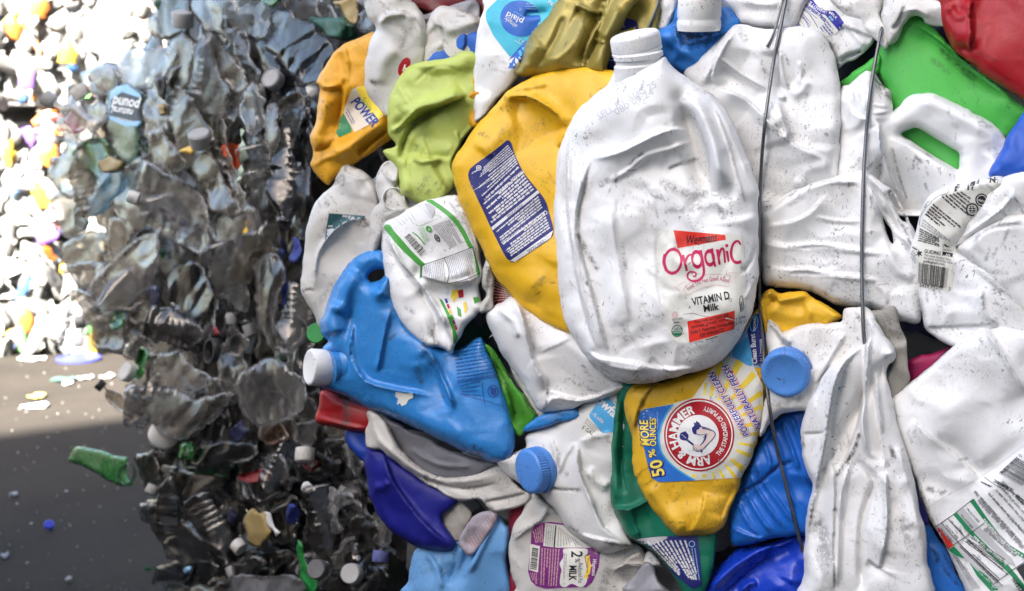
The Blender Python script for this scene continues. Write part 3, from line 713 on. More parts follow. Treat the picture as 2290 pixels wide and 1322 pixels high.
w15 = cb('white_bottle', [(35, 360), (75, 310), (140, 250), (230, 188), (310, 150), (380, 128), (500, 105), (622, 80), (622, 80), (700, 120), (760, 165), (820, 215), (880, 330), (950, 470), (985, 620), (990, 800), (960, 980), (800, 960), (700, 905), (560, 890), (450, 868),
    (330, 800), (200, 775), (60, 760), (35, 640), (30, 480)], 34, 36, WHITE, 'wide ribbed white jug torn open along its right side, crossed by the right wire', 'jug', K=KR, R=62, g=5, soft=4, crumple=((150, 6), (60, 2.2)), seed=81, holes=[[(800, 212), (822, 232), (842, 285), (868, 335), (888, 384), (858, 372), (832, 318), (806, 262)], [(752, 366), (776, 398), (802, 440), (813, 512), (798, 506), (774, 452)]], feats=[
    ('step', [(40, 350), (140, 300), (250, 200), (330, 180), (480, 150), (620, 160)], 14, 26), ('ridge', [(120, 300), (220, 205), (300, 170), (430, 150), (500, 150), (620, 160)], 8, 9),
    ('step', [(60, 410), (140, 400), (220, 385), (330, 330), (420, 220)], 10, 30), ('ridge', [(45, 490), (180, 535), (300, 525), (420, 525), (600, 560), (760, 575)], 8, 11), ('ridge', [(45, 650), (180, 675), (320, 670), (460, 700), (620, 715), (760, 745)], 8, 11),
    ('step', [(45, 500), (200, 545), (420, 540), (600, 570)], 5, 24), ('step', [(45, 660), (200, 690), (420, 700), (700, 730)], 5, 24),
    ('dent', (790, 380), 9, 46, -25, -30), ('dent', (845, 320), 8, 40, -25, -34), ('dent', (730, 220), 7, 34, -40, -22), ('ridge', [(660, 120), (740, 200), (800, 300), (900, 420), (940, 520)], 16, 9), ('ridge', [(660, 170), (720, 300), (790, 420), (880, 500), (920, 560)], 13, 8),
    ('soft', [(770, 470), (790, 580), (850, 680), (940, 720)], 9, 14), ('ridge', [(350, 360), (480, 385), (620, 390)], 4, 8), ('ridge', [(700, 740), (760, 800), (775, 880)], 6, 10),
    ('grime', [(795, 215), (830, 290), (860, 340), (885, 380)], 8, 1.0), ('grime', [(770, 430), (800, 500)], 4, .8), ('grime', [(420, 800), (470, 760)], 7, .55), ('grime', [(840, 370), (880, 440), (920, 540)], 3, .8), ('grime', [(210, 290), (290, 240)], 5, .4), ('grime', [(520, 190), (560, 170), (600, 175)], 5, .4)])  # grime along the two slits stands in for the dark inside them
w20 = cb('white_bottle', [(1460, 118), (1540, 92), (1640, 90), (1760, 110), (1760, 420), (1586, 360), (1400, 420), (1290, 480), (1180, 540), (1100, 480), (1060, 330), (1180, 210), (1340, 150)], 44, 28, WHITE,
    'white bottle rolled over at the right edge under the blue one', 'bottle', K=KR, R=34, crumple=((80, 6), (36, 2)), seed=83, feats=[('step', [(1210, 480), (1330, 390), (1460, 290), (1530, 190)], 18, 24), ('ridge', [(1500, 190), (1540, 260), (1590, 300)], 9, 10), ('dent', (1540, 300), 30, 16, 0, -12)])
w20b = cb('white_bottle', [(915, 575), (940, 470), (970, 370), (1000, 270), (1060, 210), (1180, 165), (1330, 135), (1440, 122), (1480, 175), (1400, 260), (1300, 380), (1210, 480), (1180, 540), (1260, 600), (1440, 700), (1586, 900), (1700, 1040), (1700, 1100), (1450, 1120), (1200, 1130), (1030, 1050), (980, 930), (958, 790)],
    50, 32, WHITE, 'white milk bottle wrapped in a long crumpled black printed paper label', 'milk bottle', K=KR, R=52, g=5, soft=4, crumple=((120, 6), (50, 2)), seed=84, feats=[
    ('step', [(985, 360), (1040, 270), (1150, 205), (1290, 170), (1390, 165)], 10, 18), ('step', [(1340, 790), (1345, 900), (1440, 990)], 12, 30), ('ridge', [(1330, 760), (1345, 890), (1430, 985)], 8, 10), ('step', [(1000, 1010), (1150, 1000), (1400, 990)], -8, 24),
    ('ridge', [(1190, 560), (1290, 640), (1420, 760), (1586, 860)], 5, 10), ('dent', (1180, 540), 14, 24, 60, -12), ('grime', [(1190, 560), (1260, 600)], 5, .5), ('grime', [(965, 850), (990, 940)], 7, .5), ('grime', [(1350, 700), (1430, 760), (1560, 860)], 7, .35)])
w20c = cb('white_bottle', [(1185, 545), (1230, 490), (1340, 400), (1470, 335), (1586, 330), (1700, 340), (1700, 980), (1586, 940), (1450, 840), (1330, 700), (1250, 620)], 40, 44, WHITE,
    'big scratched white jug at the right edge beside the paper label', 'jug', K=KR, R=56, crumple=((130, 8), (54, 3)), seed=85, feats=[
    ('ridge', [(1280, 490), (1380, 420), (1480, 395), (1586, 390)], 9, 14), ('step', [(1270, 540), (1340, 470), (1420, 430), (1586, 420)], 8, 26), ('grime', [(1300, 500), (1360, 440), (1480, 400)], 5, .5), ('grime', [(1500, 400), (1480, 470), (1460, 520)], 3, .6), ('grime', [(1250, 610), (1330, 660), (1480, 690)], 5, .5)])
y21 = cb('yellow_bottle', [(22, 30), (40, 6), (70, -5), (110, 14), (200, 2), (240, 18), (300, 55), (345, 85), (385, 118), (385, 118), (330, 150), (260, 200), (120, 240), (60, 200), (60, 290), (40, 300), (24, 180), (10, 60)], 62, 24, YELLOW_D,
    'crumpled yellow bottle pinched by the left wire, above the blue cap', 'bottle', K=KB, R=30, g=4.5, crumple=((60, 6), (28, 2)), seed=87, feats=[
    ('ridge', [(40, 30), (70, 10), (110, 45), (170, 35), (230, 22)], 12, 10), ('step', [(30, 40), (45, 120), (60, 200)], 12, 14), ('step', [(110, 20), (95, 50), (60, 45)], -10, 14), ('soft', [(60, 60), (140, 110), (260, 110)], 8, 18), ('ridge', [(210, 55), (220, 130)], -4, 6)])
w22 = cb('white_bottle', [(48, 118), (75, 125), (110, 160), (125, 182), (200, 150), (290, 140), (350, 138), (380, 132), (390, 82), (450, 70), (500, 82), (540, 160), (540, 300), (430, 420), (300, 560), (215, 530), (120, 545), (60, 590), (20, 640), (25, 560), (45, 450), (50, 360), (52, 280), (40, 200)],
    78, 22, WHITE_D, 'dirty white bottle with a bright blue screw cap, right of the left wire', 'bottle', K=KB, R=40, g=5, crumple=((80, 7), (34, 2.4)), seed=88, feats=[
    ('dent', (130, 365), 52, 62, 10, 10), ('ridge', [(215, 280), (235, 320), (250, 350)], -6, 6, .7), ('step', [(400, 190), (330, 300), (260, 420)], 10, 24), ('ridge', [(60, 130), (110, 190), (160, 240)], 8, 12), ('step', [(80, 130), (120, 230), (190, 270)], -8, 18),
    ('grime', [(60, 130), (100, 180), (120, 230)], 6, .5), ('grime', [(210, 270), (240, 330)], 2, .9), ('grime', [(60, 480), (120, 500), (200, 470)], 7, .5), ('grime', [(280, 290), (300, 280), (290, 300)], 5, .4)])
_r = 51
lathe('cap', [(q[0] * w22.s, q[1] * w22.s) + tuple(q[2:]) for q in ((52, -6), (53, 0), (53, 5), (50, 7), (50, 9), (50.5, 11, 1), (49.5, 30, 1), (48, 33), (45, 34.5), (40, 34.5), (38, 33.5), (10, 33.5))],
      CAPBLUE, w22.world_of(1762, 828, 30), view_axis(-.42, -.22, .88), w22.obj, ribs=54, rib=.04, wob=.008)
rib = cb('ribbed_blue_bottle', [(905, 510), (860, 525), (800, 542), (745, 588), (700, 645), (640, 762), (590, 880), (556, 980), (562, 1108), (620, 1122), (760, 1092), (850, 1075), (920, 1060), (940, 860), (940, 520)], 26, 24, RIBBLUE,
    'blue bottle with moulded diagonal ribs, right of the yellow and red label', 'bottle', K=KD, R=36, g=4.5, crumple=((120, 5), (50, 1.4)), seed=93, feats=[
    ('ridge', [(700, 660), (730, 740), (740, 800)], 7, 8), ('ridge', [(740, 615), (780, 720), (800, 830), (850, 960)], 8, 9), ('ridge', [(780, 575), (825, 690), (860, 800)], 8, 9), ('ridge', [(820, 550), (865, 660), (890, 760)], 8, 9),
    ('ridge', [(665, 740), (700, 830), (770, 930), (840, 1030)], 8, 9), ('ridge', [(640, 800), (680, 880), (740, 970), (800, 1050)], 8, 9), ('ridge', [(615, 860), (650, 930), (700, 1010), (740, 1065)], 8, 9), ('ridge', [(590, 920), (620, 990), (660, 1050), (690, 1085)], 7, 9),
    ('ridge', [(580, 900), (680, 850), (770, 775), (850, 745)], -9, 7, .8), ('step', [(560, 1030), (640, 1070), (720, 1090)], 8, 16)])
dpb = cb('deep_blue_bottle', [(400, 1360), (430, 1300), (480, 1242), (530, 1190), (590, 1135), (700, 1112), (850, 1072), (890, 1090), (960, 1200), (960, 1400), (400, 1400)], -16, 40, DEEPBLUE,
    'glossy deep blue bottle in folds along the bottom edge', 'bottle', K=KD, R=42, g=5, crumple=((80, 9), (36, 2.5)), seed=94, feats=[
    ('soft', [(470, 1320), (560, 1230), (680, 1150), (760, 1110)], 18, 14), ('step', [(520, 1340), (640, 1230), (740, 1150)], -14, 22), ('ridge', [(600, 1330), (640, 1290), (680, 1285)], 10, 12), ('dent', (790, 1160), 40, 18, -20, -18), ('ridge', [(700, 1130), (780, 1120), (850, 1085)], 9, 9)])
w25 = cb('white_bottle', [(478, 128), (500, 118), (528, 138), (570, 200), (605, 245), (614, 290), (580, 330), (575, 380), (600, 460), (615, 540), (632, 610), (660, 690), (690, 800), (715, 930), (745, 1060), (752, 1180), (745, 1380), (212, 1380), (216, 1250), (214, 1120), (225, 1000), (246, 868), (225, 800), (205, 730), (200, 640), (212, 560), (240, 470),
    (285, 390), (330, 330), (395, 290), (440, 250), (482, 225)], 84, 46, WHITE, 'tall white bottle squeezed into long vertical pleats, hiding the end of the right wire', 'bottle', K=KB, R=42, g=4.5, soft=3, crumple=((70, 6), (30, 2)), aniso=(R_(85), 2.2), seed=96, feats=[
    ('step', [(480, 250), (400, 330), (355, 430), (330, 560), (310, 700), (285, 800), (250, 950), (230, 1120)], 22, 26), ('ridge', [(400, 310), (350, 430), (320, 600), (290, 790), (245, 1000)], 12, 11),
    ('step', [(485, 200), (485, 330), (470, 480), (440, 620), (400, 720), (360, 800)], -22, 22), ('dent', (420, 570), 14, 90, 28, -26), ('ridge', [(500, 140), (490, 300), (480, 470), (470, 600), (500, 720), (560, 740)], 16, 12),
    ('step', [(530, 330), (525, 450), (540, 560), (560, 700), (570, 780)], -16, 20), ('ridge', [(520, 340), (535, 480), (555, 640)], 12, 10), ('dent', (560, 370), 16, 18, -20, -30), ('soft', [(545, 300), (600, 290), (590, 360)], 12, 9),
    ('step', [(320, 720), (350, 800), (350, 960), (345, 1120), (350, 1322)], 16, 24), ('ridge', [(420, 740), (380, 880), (365, 1050), (360, 1300)], 16, 15), ('ridge', [(440, 740), (520, 830), (500, 900), (470, 1000), (460, 1150), (470, 1320)], -16, 14),
    ('step', [(575, 790), (575, 900), (580, 1020), (560, 1150), (545, 1200)], 14, 24), ('ridge', [(560, 800), (575, 920), (570, 1060)], 11, 10), ('step', [(490, 1170), (520, 1200), (545, 1215), (560, 1130)], -12, 20), ('ridge', [(620, 680), (650, 800), (690, 930), (720, 1100)], 9, 16),
    ('step', [(200, 628), (300, 628), (330, 600)], -6, 14), ('dent', (290, 1080), 20, 50, 5, -10), ('soft', [(640, 800), (660, 900), (690, 1050)], 8, 18),
    ('grime', [(265, 1000), (300, 1080), (310, 1180)], 15, .6), ('grime', [(360, 810), (410, 745), (440, 690), (455, 640)], 4, 1), ('grime', [(640, 1010), (680, 1110)], 12, .5), ('grime', [(590, 690), (605, 740), (570, 770)], 5, .9), ('grime', [(205, 650), (212, 690)], 4, .8)])
st26 = cb('white_carton_strip', [(500, 98), (560, 80), (605, 66), (625, 110), (640, 165), (662, 225), (670, 300), (672, 385), (655, 420), (630, 470), (590, 520), (575, 380), (612, 290), (570, 200)], 70, 16, DIRTY,
    'narrow bottle wall caked in grey dirt, right of the pleated white bottle', 'bottle piece', K=KB, R=18, crumple=((40, 5), (18, 2.4)), aniso=(R_(70), 1.8), seed=97)
mag = cb('magenta_bottle', [(670, 310), (740, 285), (825, 258), (860, 250), (780, 380), (690, 440), (670, 400)], 10, 18, MAGENTA, 'magenta bottle peeking out above the motor oil bottle', 'bottle', K=KB, R=22, crumple=((60, 4),), seed=98)
pur = cb('purple_bottle', [(620, 640), (660, 690), (700, 830), (760, 1020), (700, 1000), (640, 800)], 34, 10, hdpe((.08, .06, .40), .5), 'purple sliver of plastic right of the pleated white bottle', 'bottle piece', K=KB, R=12, crumple=((40, 3),), seed=99)
w28 = cb('oil_bottle', [(985, 155), (1000, 152), (1080, 152), (1160, 172), (1240, 200), (1330, 240), (1330, 1420), (1000, 1420), (930, 1330), (870, 1200), (840, 1130), (790, 1040), (755, 985), (725, 900), (700, 820), (665, 740), (635, 660), (612, 590), (590, 490), (630, 440), (700, 385), (780, 320), (880, 235), (950, 180)],
    66, 38, WHITE, 'large white motor oil bottle with a green and red striped label, lower right corner', 'oil bottle', K=KB, R=58, g=5, soft=5, crumple=((170, 6), (70, 2)), seed=111, feats=[
    ('step', [(1000, 165), (1060, 250), (1120, 350), (1200, 470)], 10, 34), ('ridge', [(1000, 160), (1070, 260), (1130, 360), (1200, 460)], 9, 12), ('step', [(690, 560), (770, 640), (880, 720), (990, 830)], 10, 36), ('soft', [(780, 640), (900, 730), (1000, 800), (1120, 710), (1200, 640)], -9, 26), ('dent', (980, 560), 110, 70, -20, 9),
    ('grime', [(760, 870), (820, 890), (830, 880)], 6, .8), ('grime', [(990, 232), (994, 236)], 4, 1), ('grime', [(700, 830), (740, 950), (765, 1010)], 9, .9), ('grime', [(900, 745), (930, 740)], 4, .6)])
bl29 = cb('blue_bottle', [(735, 1025), (770, 1040), (800, 1085), (850, 1160), (890, 1260), (950, 1380), (735, 1380)], 22, 26, hdpe((.02, .17, .62), .4, .36, .4, grime=(.03, .03, .04)), 'smooth blue bottle between the pleated white bottle and the oil bottle', 'bottle', K=KB, R=34, crumple=((120, 4),), seed=112,
    feats=[('ridge', [(770, 1130), (830, 1230), (900, 1310)], -5, 6, .7)])

# ---- detergent bottle at the bottom middle
arm = cb('detergent_bottle', [(98, 470), (110, 440), (145, 412), (205, 408), (260, 402), (330, 385), (400, 362), (470, 325), (530, 285), (600, 180), (680, 80), (712, 100), (720, 200), (722, 330), (716, 450), (700, 570), (686, 650), (650, 742), (610, 812), (590, 880), (552, 965), (530, 1032), (480, 1072), (400, 1080), (330, 1085),
    (295, 1055), (262, 1022), (215, 960), (170, 890), (145, 830), (130, 770), (127, 700), (125, 640), (108, 590), (95, 540)], 56, 34, YELLOW_D,
    'yellow detergent bottle with a round red emblem of an arm swinging a hammer', 'detergent bottle', K=KD, R=52, g=4.5, soft=5, crumple=((130, 5), (54, 1.6)), seed=121, feats=[
    ('step', [(250, 405), (200, 450), (160, 530), (140, 620)], 9, 22), ('ridge', [(240, 415), (190, 460), (155, 540), (140, 640)], -4, 5, .7), ('dent', (420, 960), 46, 46, 0, 10), ('step', [(380, 1060), (430, 960), (440, 880)], 9, 30), ('step', [(600, 860), (545, 940), (520, 1010)], -8, 22), ('soft', [(200, 850), (300, 1000), (350, 1060)], 7, 18),
    ('ridge', [(150, 520), (210, 560), (250, 620)], 3, 10), ('dent', (420, 640), 90, 90, 0, 8), ('grime', [(215, 420), (180, 500), (150, 580)], 3, .6), ('grime', [(330, 1075), (430, 1050), (520, 1000)], 8, .5), ('grime', [(680, 380), (700, 480), (690, 560)], 9, .7)])
dkg = cb('green_bottle', [(68, 430), (85, 408), (140, 408), (250, 420), (330, 700), (380, 1000), (490, 1060), (492, 1160), (470, 1250), (430, 1360), (370, 1360), (300, 1250), (230, 1160), (110, 1085), (70, 1020), (42, 955), (32, 870), (30, 780), (34, 640), (50, 520)], 28, 26, DKGREEN,
    'dark green bottle with a worn navy label, wrapped round the yellow detergent bottle', 'bottle', K=KD, R=36, g=5, crumple=((100, 6), (44, 2)), seed=122, feats=[
    ('soft', [(60, 470), (55, 620), (48, 800), (60, 930)], 12, 14), ('step', [(90, 460), (95, 600), (85, 800), (110, 900)], -20, 18), ('step', [(40, 950), (110, 960), (190, 920), (260, 900)], 16, 24), ('ridge', [(40, 955), (120, 958), (200, 915)], 10, 9), ('dent', (150, 800), 20, 70, 0, -14), ('step', [(130, 940), (140, 1020), (170, 1080)], 8, 22)])
# ---- see-through jug with the blue cap and the milk carton below it
trn = cb('milk_jug', [(150, 530), (210, 500), (335, 462), (338, 400), (380, 360), (480, 325), (560, 285), (640, 232), (710, 175), (780, 118), (850, 85), (940, 60), (1000, 300), (960, 420), (900, 600), (880, 790), (930, 930), (975, 1020), (995, 1050), (900, 1075), (800, 1092), (720, 1050), (640, 1000), (580, 940), (520, 850), (440, 745), (370, 712), (300, 670), (250, 640), (200, 590)],
    2, 36, MILKY, 'milky see-through jug with a bright blue cap pointing left', 'milk jug', K=KT, R=60, g=5, soft=4, crumple=((110, 6), (46, 2)), seed=131, feats=[
    ('step', [(650, 420), (655, 560), (690, 680), (750, 800), (800, 930), (960, 1040)], 14, 30), ('ridge', [(655, 420), (652, 540), (690, 680), (760, 830)], 9, 9), ('step', [(655, 420), (740, 390), (850, 375)], 9, 20), ('dent', (760, 640), 40, 40, 20, -10), ('soft', [(700, 580), (760, 660), (840, 700)], 9, 12), ('ridge', [(530, 630), (580, 510), (640, 430)], 6, 7),
    ('ridge', [(500, 400), (530, 480), (520, 580)], 4, 4), ('ridge', [(480, 400), (505, 480), (500, 590)], 4, 4), ('step', [(160, 530), (250, 500), (330, 470)], 8, 12), ('ridge', [(470, 700), (560, 710), (680, 715)], -4, 5, .8), ('step', [(600, 940), (700, 980), (850, 1010), (980, 1045)], 10, 20), ('dent', (480, 560), 24, 60, 0, 10),
    ('grime', [(440, 740), (490, 700), (530, 705)], 4, .9), ('grime', [(820, 1010), (900, 1045), (980, 1045)], 6, .8), ('grime', [(600, 935), (680, 970)], 3, .9), ('grime', [(585, 615), (590, 622)], 4, .9), ('grime', [(640, 1000), (780, 1085)], 5, .7)])
lathe('cap', [(q[0] * trn.s, q[1] * trn.s) + tuple(q[2:]) for q in ((50, -8), (51, 0), (51, 8), (48, 9), (48, 11), (48.5, 13, 1), (47.5, 34, 1), (45, 38), (41, 39), (10, 39))],
      CAPBLUE, trn.world_of(1210, 1048, 22), view_axis(-.80, -.06, .60), trn.obj, ribs=50, rib=.04, wob=.03)
crt = cb('milk_carton', [(370, 730), (395, 722), (470, 790), (540, 850), (640, 960), (800, 1060), (985, 1030), (1040, 1070), (1075, 1150), (1075, 1380), (310, 1380), (280, 1290), (250, 1200), (238, 1120), (234, 1050), (255, 970), (285, 890), (330, 820)], -34, 32, WHITE_L,
    'white milk jug with a purple and white printed label turned sideways, at the bottom edge', 'milk jug', K=KT, R=46, g=5, soft=4, crumple=((120, 6), (50, 2)), seed=132, feats=[
    ('step', [(240, 1030), (330, 960), (430, 890), (470, 800)], 12, 24), ('ridge', [(250, 1020), (340, 955), (440, 880), (475, 800)], 8, 9), ('step', [(860, 1200), (950, 1120), (1050, 1080)], 16, 22), ('ridge', [(850, 1205), (930, 1165), (1060, 1175)], 10, 9), ('dent', (960, 1270), 40, 20, 10, -12), ('grime', [(270, 990), (350, 950), (420, 900)], 4, .7), ('grime', [(920, 1165), (1050, 1165)], 2.5, .9), ('grime', [(800, 1300), (830, 1200)], 9, .5)])
gbt = cb('clear_bottle_piece', [(930, 1330), (960, 1260), (1000, 1210), (1060, 1150), (1100, 1170), (1130, 1250), (1200, 1340)], -6, 14, GREYFILM, 'grey see-through scrap below the worn navy label, at the bottom edge', 'bottle piece', K=KT, R=16, crumple=((40, 6), (20, 2)), seed=134)
wbt = cb('white_bottle', [(960, 1340), (1000, 1240), (1060, 1090), (1110, 1100), (1160, 1170), (1080, 1200), (1010, 1340)], -16, 14, MILKY, 'thin white scrap above the grey see-through scrap at the bottom edge', 'bottle piece', K=KT, R=16, crumple=((40, 5), (20, 2)), seed=135)
w35 = cb('white_bottle', [(1086, 700), (1092, 692), (1120, 678), (1150, 662), (1190, 690), (1250, 720), (1330, 760), (1360, 830), (1400, 868), (1340, 896), (1300, 906), (1262, 918), (1212, 922), (1190, 895), (1166, 855), (1130, 805), (1100, 745)], 30, 38, WHITE,
    'clean white bottle under the yellow jug, left of the big milk jug', 'bottle', R=52, g=5, soft=4, crumple=((110, 7), (46, 2)), seed=141, feats=[
    ('step', [(1150, 662), (1175, 720), (1185, 770), (1200, 820), (1230, 870)], 16, 34), ('ridge', [(1155, 670), (1172, 720), (1190, 790), (1225, 860)], 9, 10), ('ridge', [(1110, 690), (1150, 720), (1160, 760)], 8, 12), ('step', [(1215, 920), (1235, 885), (1300, 895), (1370, 870)], 12, 16), ('ridge', [(1225, 875), (1300, 893), (1390, 868)], 8, 6), ('ridge', [(1205, 790), (1280, 755)], 3, 5, .4),
    ('grime', [(1225, 870), (1222, 900), (1214, 920)], 3, 1), ('grime', [(1175, 700), (1190, 780)], 9, .35)])
lg36 = cb('green_bottle', [(920, 155), (935, 148), (965, 170), (1010, 245), (1050, 318), (1085, 372), (1112, 390), (1140, 440), (1168, 490), (1130, 545), (1090, 587), (1062, 560), (1040, 490), (1010, 400), (970, 260)], 16, 18, LEAF,
    'narrow leaf green bottle folded in a V, right of the sky blue jug', 'bottle', K=K8, R=22, g=5, crumple=((60, 5), (26, 1.6)), seed=142, feats=[('step', [(960, 200), (1010, 300), (1060, 420), (1080, 560)], -18, 14), ('dent', (1062, 420), 10, 52, -14, -20), ('ridge', [(935, 160), (1000, 290), (1040, 400), (1070, 520)], 7, 8)])
w36 = cb('white_bottle', [(940, 120), (980, 110), (1010, 140), (1060, 300), (1110, 400), (1160, 470), (1190, 500), (1220, 470), (1160, 380), (1080, 260), (1000, 80)], 6, 14, WHITE_L, 'thin dirty white strip beside the leaf green bottle', 'bottle piece', K=K8, R=12, crumple=((30, 4),), seed=143)
bjug = cb('blue_jug', [(255, 230), (235, 215), (150, 180), (180, 135), (160, 118), (143, 75), (142, 40), (165, -20), (190, -90), (225, -160), (265, -220), (305, -262), (360, -288), (432, -300), (470, -240), (520, -60), (560, 50), (640, 130), (720, 170), (800, 170), (900, 120), (940, 200), (990, 320), (1030, 420), (1060, 540), (1062, 600), (1050, 660), (1010, 705), (940, 702), (870, 680), (780, 640), (640, 570), (500, 505), (380, 455), (260, 395), (120, 340), (165, 290), (170, 210)],
    2, 44, SKYBLUE, 'sky blue jug with its handle bent up and a white cap pointing left', 'jug', K=K8, R=52, g=4.5, soft=5, crumple=((130, 6), (56, 1.8)), seed=151, holes=[[(368, -172), (392, -200), (430, -206), (452, -196), (430, -160), (402, -150), (380, -146)]], feats=[
    ('step', [(310, 10), (300, 100), (290, 200), (310, 250), (360, 320), (450, 350), (560, 370), (680, 388)], 12, 30), ('ridge', [(300, 30), (300, 150), (310, 230), (355, 310), (440, 345), (660, 388)], 8, 8),
    ('ridge', [(478, -20), (455, 80), (430, 200), (415, 290)], 10, 9), ('step', [(478, -20), (450, 90), (415, 290)], 6, 30), ('soft', [(215, -60), (200, 40), (215, 110)], 14, 22), ('dent', (290, 40), 14, 60, 8, -20), ('soft', [(330, -200), (270, -100), (230, 20)], 12, 22),
    ('soft', [(460, -180), (440, -90), (390, -60)], 14, 12), ('dent', (770, 260), 60, 70, 20, -26), ('ridge', [(640, 170), (690, 260), (740, 370), (770, 460)], 16, 15), ('step', [(640, 170), (700, 280), (770, 460)], -14, 24), ('dent', (640, 220), 30, 26, 30, 9), ('soft', [(330, 420), (560, 480), (800, 590), (980, 650)], 7, 30),
    ('dent', (590, 250), 16, 10, 0, 5), ('ridge', [(175, -10), (190, 80), (200, 130)], 4, 5), ('grime', [(420, -200), (330, -90), (270, 60)], 1.2, .5), ('grime', [(600, 270), (620, 330)], 7, .6), ('grime', [(630, 160), (680, 240)], 8, .7), ('grime', [(200, 200), (260, 260)], 4, .3)])
lathe('neck', [(44 * bjug.s, -14 * bjug.s), (40 * bjug.s, 2 * bjug.s), (35 * bjug.s, 6 * bjug.s), (35 * bjug.s, 20 * bjug.s)], SKYBLUE, bjug.world_of(762, 818, 20), view_axis(-.86, -.10, .42), bjug.obj, seg=40)
lathe('cap', [(q[0] * bjug.s, q[1] * bjug.s) + tuple(q[2:]) for q in ((40, -14), (41, -12, 1), (42, 36, 1), (40, 40), (36, 41.5), (33, 40.5), (8, 40.5))],
      hdpe((.78, .78, .77), .7, .42), bjug.world_of(730, 822, 22), view_axis(-.85, .06, .52), bjug.obj, ribs=48, rib=.018)
w38 = cb('white_jug', [(340, 36), (400, 60), (470, 95), (540, 150), (590, 250), (600, 560), (520, 700), (330, 1080), (200, 1130), (160, 1050), (125, 990), (90, 930), (64, 880), (66, 800), (76, 690), (90, 560), (105, 470), (130, 390), (160, 320), (215, 245), (275, 190), (300, 120)], -40, 34, WHITE_L,
    'dirty white jug with a dark green label panel, left edge behind the sky blue jug', 'jug', K=K7, R=48, g=5, soft=4, crumple=((120, 5), (50, 2)), seed=161, feats=[
    ('step', [(150, 890), (155, 760), (175, 640), (215, 560), (300, 470), (400, 410), (520, 400)], 16, 34), ('ridge', [(155, 800), (180, 640), (240, 540), (330, 450), (430, 405)], 8, 9), ('step', [(345, 50), (360, 110), (440, 140), (520, 150)], 10, 14), ('dent', (440, 230), 40, 26, 0, 8), ('ridge', [(70, 885), (110, 880), (160, 870)], -5, 6, 1), ('dent', (470, 210), 10, 20, 0, -10),
    ('grime', [(480, 410), (430, 440), (500, 450)], 6, .8), ('grime', [(200, 520), (300, 420), (360, 430)], 8, .4), ('grime', [(180, 960), (250, 880), (300, 800)], 8, .45), ('grime', [(290, 170), (340, 130), (350, 160)], 4, .7)])
wnk = cb('white_bottle', [(565, 130), (600, 62), (640, 30), (712, 28), (718, 120), (708, 215), (752, 262), (775, 320), (800, 370), (700, 420), (620, 480), (560, 640), (505, 640), (520, 540), (530, 400), (560, 330), (585, 300), (560, 210)], 0, 26, WHITE_L,
    'white bottle with an open uncapped neck, beside the green striped label', 'bottle', K=K7, R=26, g=5, crumple=((50, 6), (24, 2)), seed=162, feats=[('ridge', [(590, 60), (640, 140), (680, 170), (710, 120)], 10, 8), ('dent', (640, 90), 16, 18, 0, -12), ('step', [(600, 400), (680, 350), (760, 340)], 8, 14)])
lathe('neck', [(q[0] * wnk.s, q[1] * wnk.s) for q in ((30, -26), (27, -10), (26, 0), (27, 3), (25, 5), (23, 3), (22.5, -10), (22, -24))], WHITE_D, wnk.world_of(881, 446, 26), view_axis(-.08, .25, .97), wnk.obj, seg=36, wob=.05, cap_end=False)
grs = cb('white_bottle', [(600, 490), (610, 445), (640, 420), (720, 375), (800, 330), (880, 288), (960, 265), (1050, 250), (1100, 258), (1140, 300), (1190, 420), (1235, 540), (1255, 680), (1262, 780), (1240, 850), (1250, 930), (1262, 1000), (1230, 1030), (1160, 1110), (1085, 1230), (1062, 1300), (1000, 1262), (960, 1250), (900, 1245), (810, 1180), (720, 1080), (660, 960), (632, 860), (608, 700), (604, 580)],
    24, 46, WHITE, "crumpled white bottle with a green edged barcode label, right of the sky blue jug", 'bottle', K=K7, R=44, g=4.5, soft=4, crumple=((110, 6), (46, 2)), seed=171, feats=[
    ('step', [(1255, 780), (1180, 820), (1040, 840), (900, 800), (840, 780)], 22, 24), ('soft', [(1200, 720), (1050, 780), (900, 770)], 12, 16), ('dent', (960, 900), 40, 16, 15, -26), ('dent', (835, 775), 14, 16, 0, -16),
    ('step', [(640, 520), (680, 620), (740, 720), (830, 810), (880, 880), (960, 1000), (1050, 1190), (1080, 1240)], -18, 24), ('ridge', [(630, 480), (690, 620), (770, 760), (860, 850), (930, 960), (1000, 1080), (1060, 1230)], 16, 11), ('step', [(850, 860), (900, 950), (950, 1050), (960, 1240)], -20, 20), ('dent', (800, 960), 50, 70, 0, -8),
    ('ridge', [(1010, 262), (1120, 400), (1200, 600), (1225, 760)], 6, 6), ('ridge', [(1050, 255), (1155, 400), (1230, 600), (1250, 760)], 6, 6), ('grime', [(760, 990), (810, 1020)], 4, .7), ('grime', [(930, 1150), (960, 1240)], 6, .8), ('grime', [(615, 450), (625, 500)], 4, .9), ('grime', [(850, 860), (860, 890)], 3, .7)])
clo = cb('white_bottle', [(1260, 770), (1275, 700), (1300, 640), (1325, 660), (1330, 780), (1328, 900), (1330, 1000), (1280, 1020), (1250, 1032), (1235, 990), (1290, 900), (1265, 850)], 38, 18, WHITE_L, 'folded grey white bottle wall between the green striped label and the yellow jug', 'bottle piece', K=K7, R=14, g=4.5, crumple=((30, 4),), seed=172, feats=[('ridge', [(1310, 680), (1280, 820), (1300, 900), (1260, 1020)], 9, 8), ('step', [(1270, 850), (1295, 860), (1300, 940)], -9, 8)])
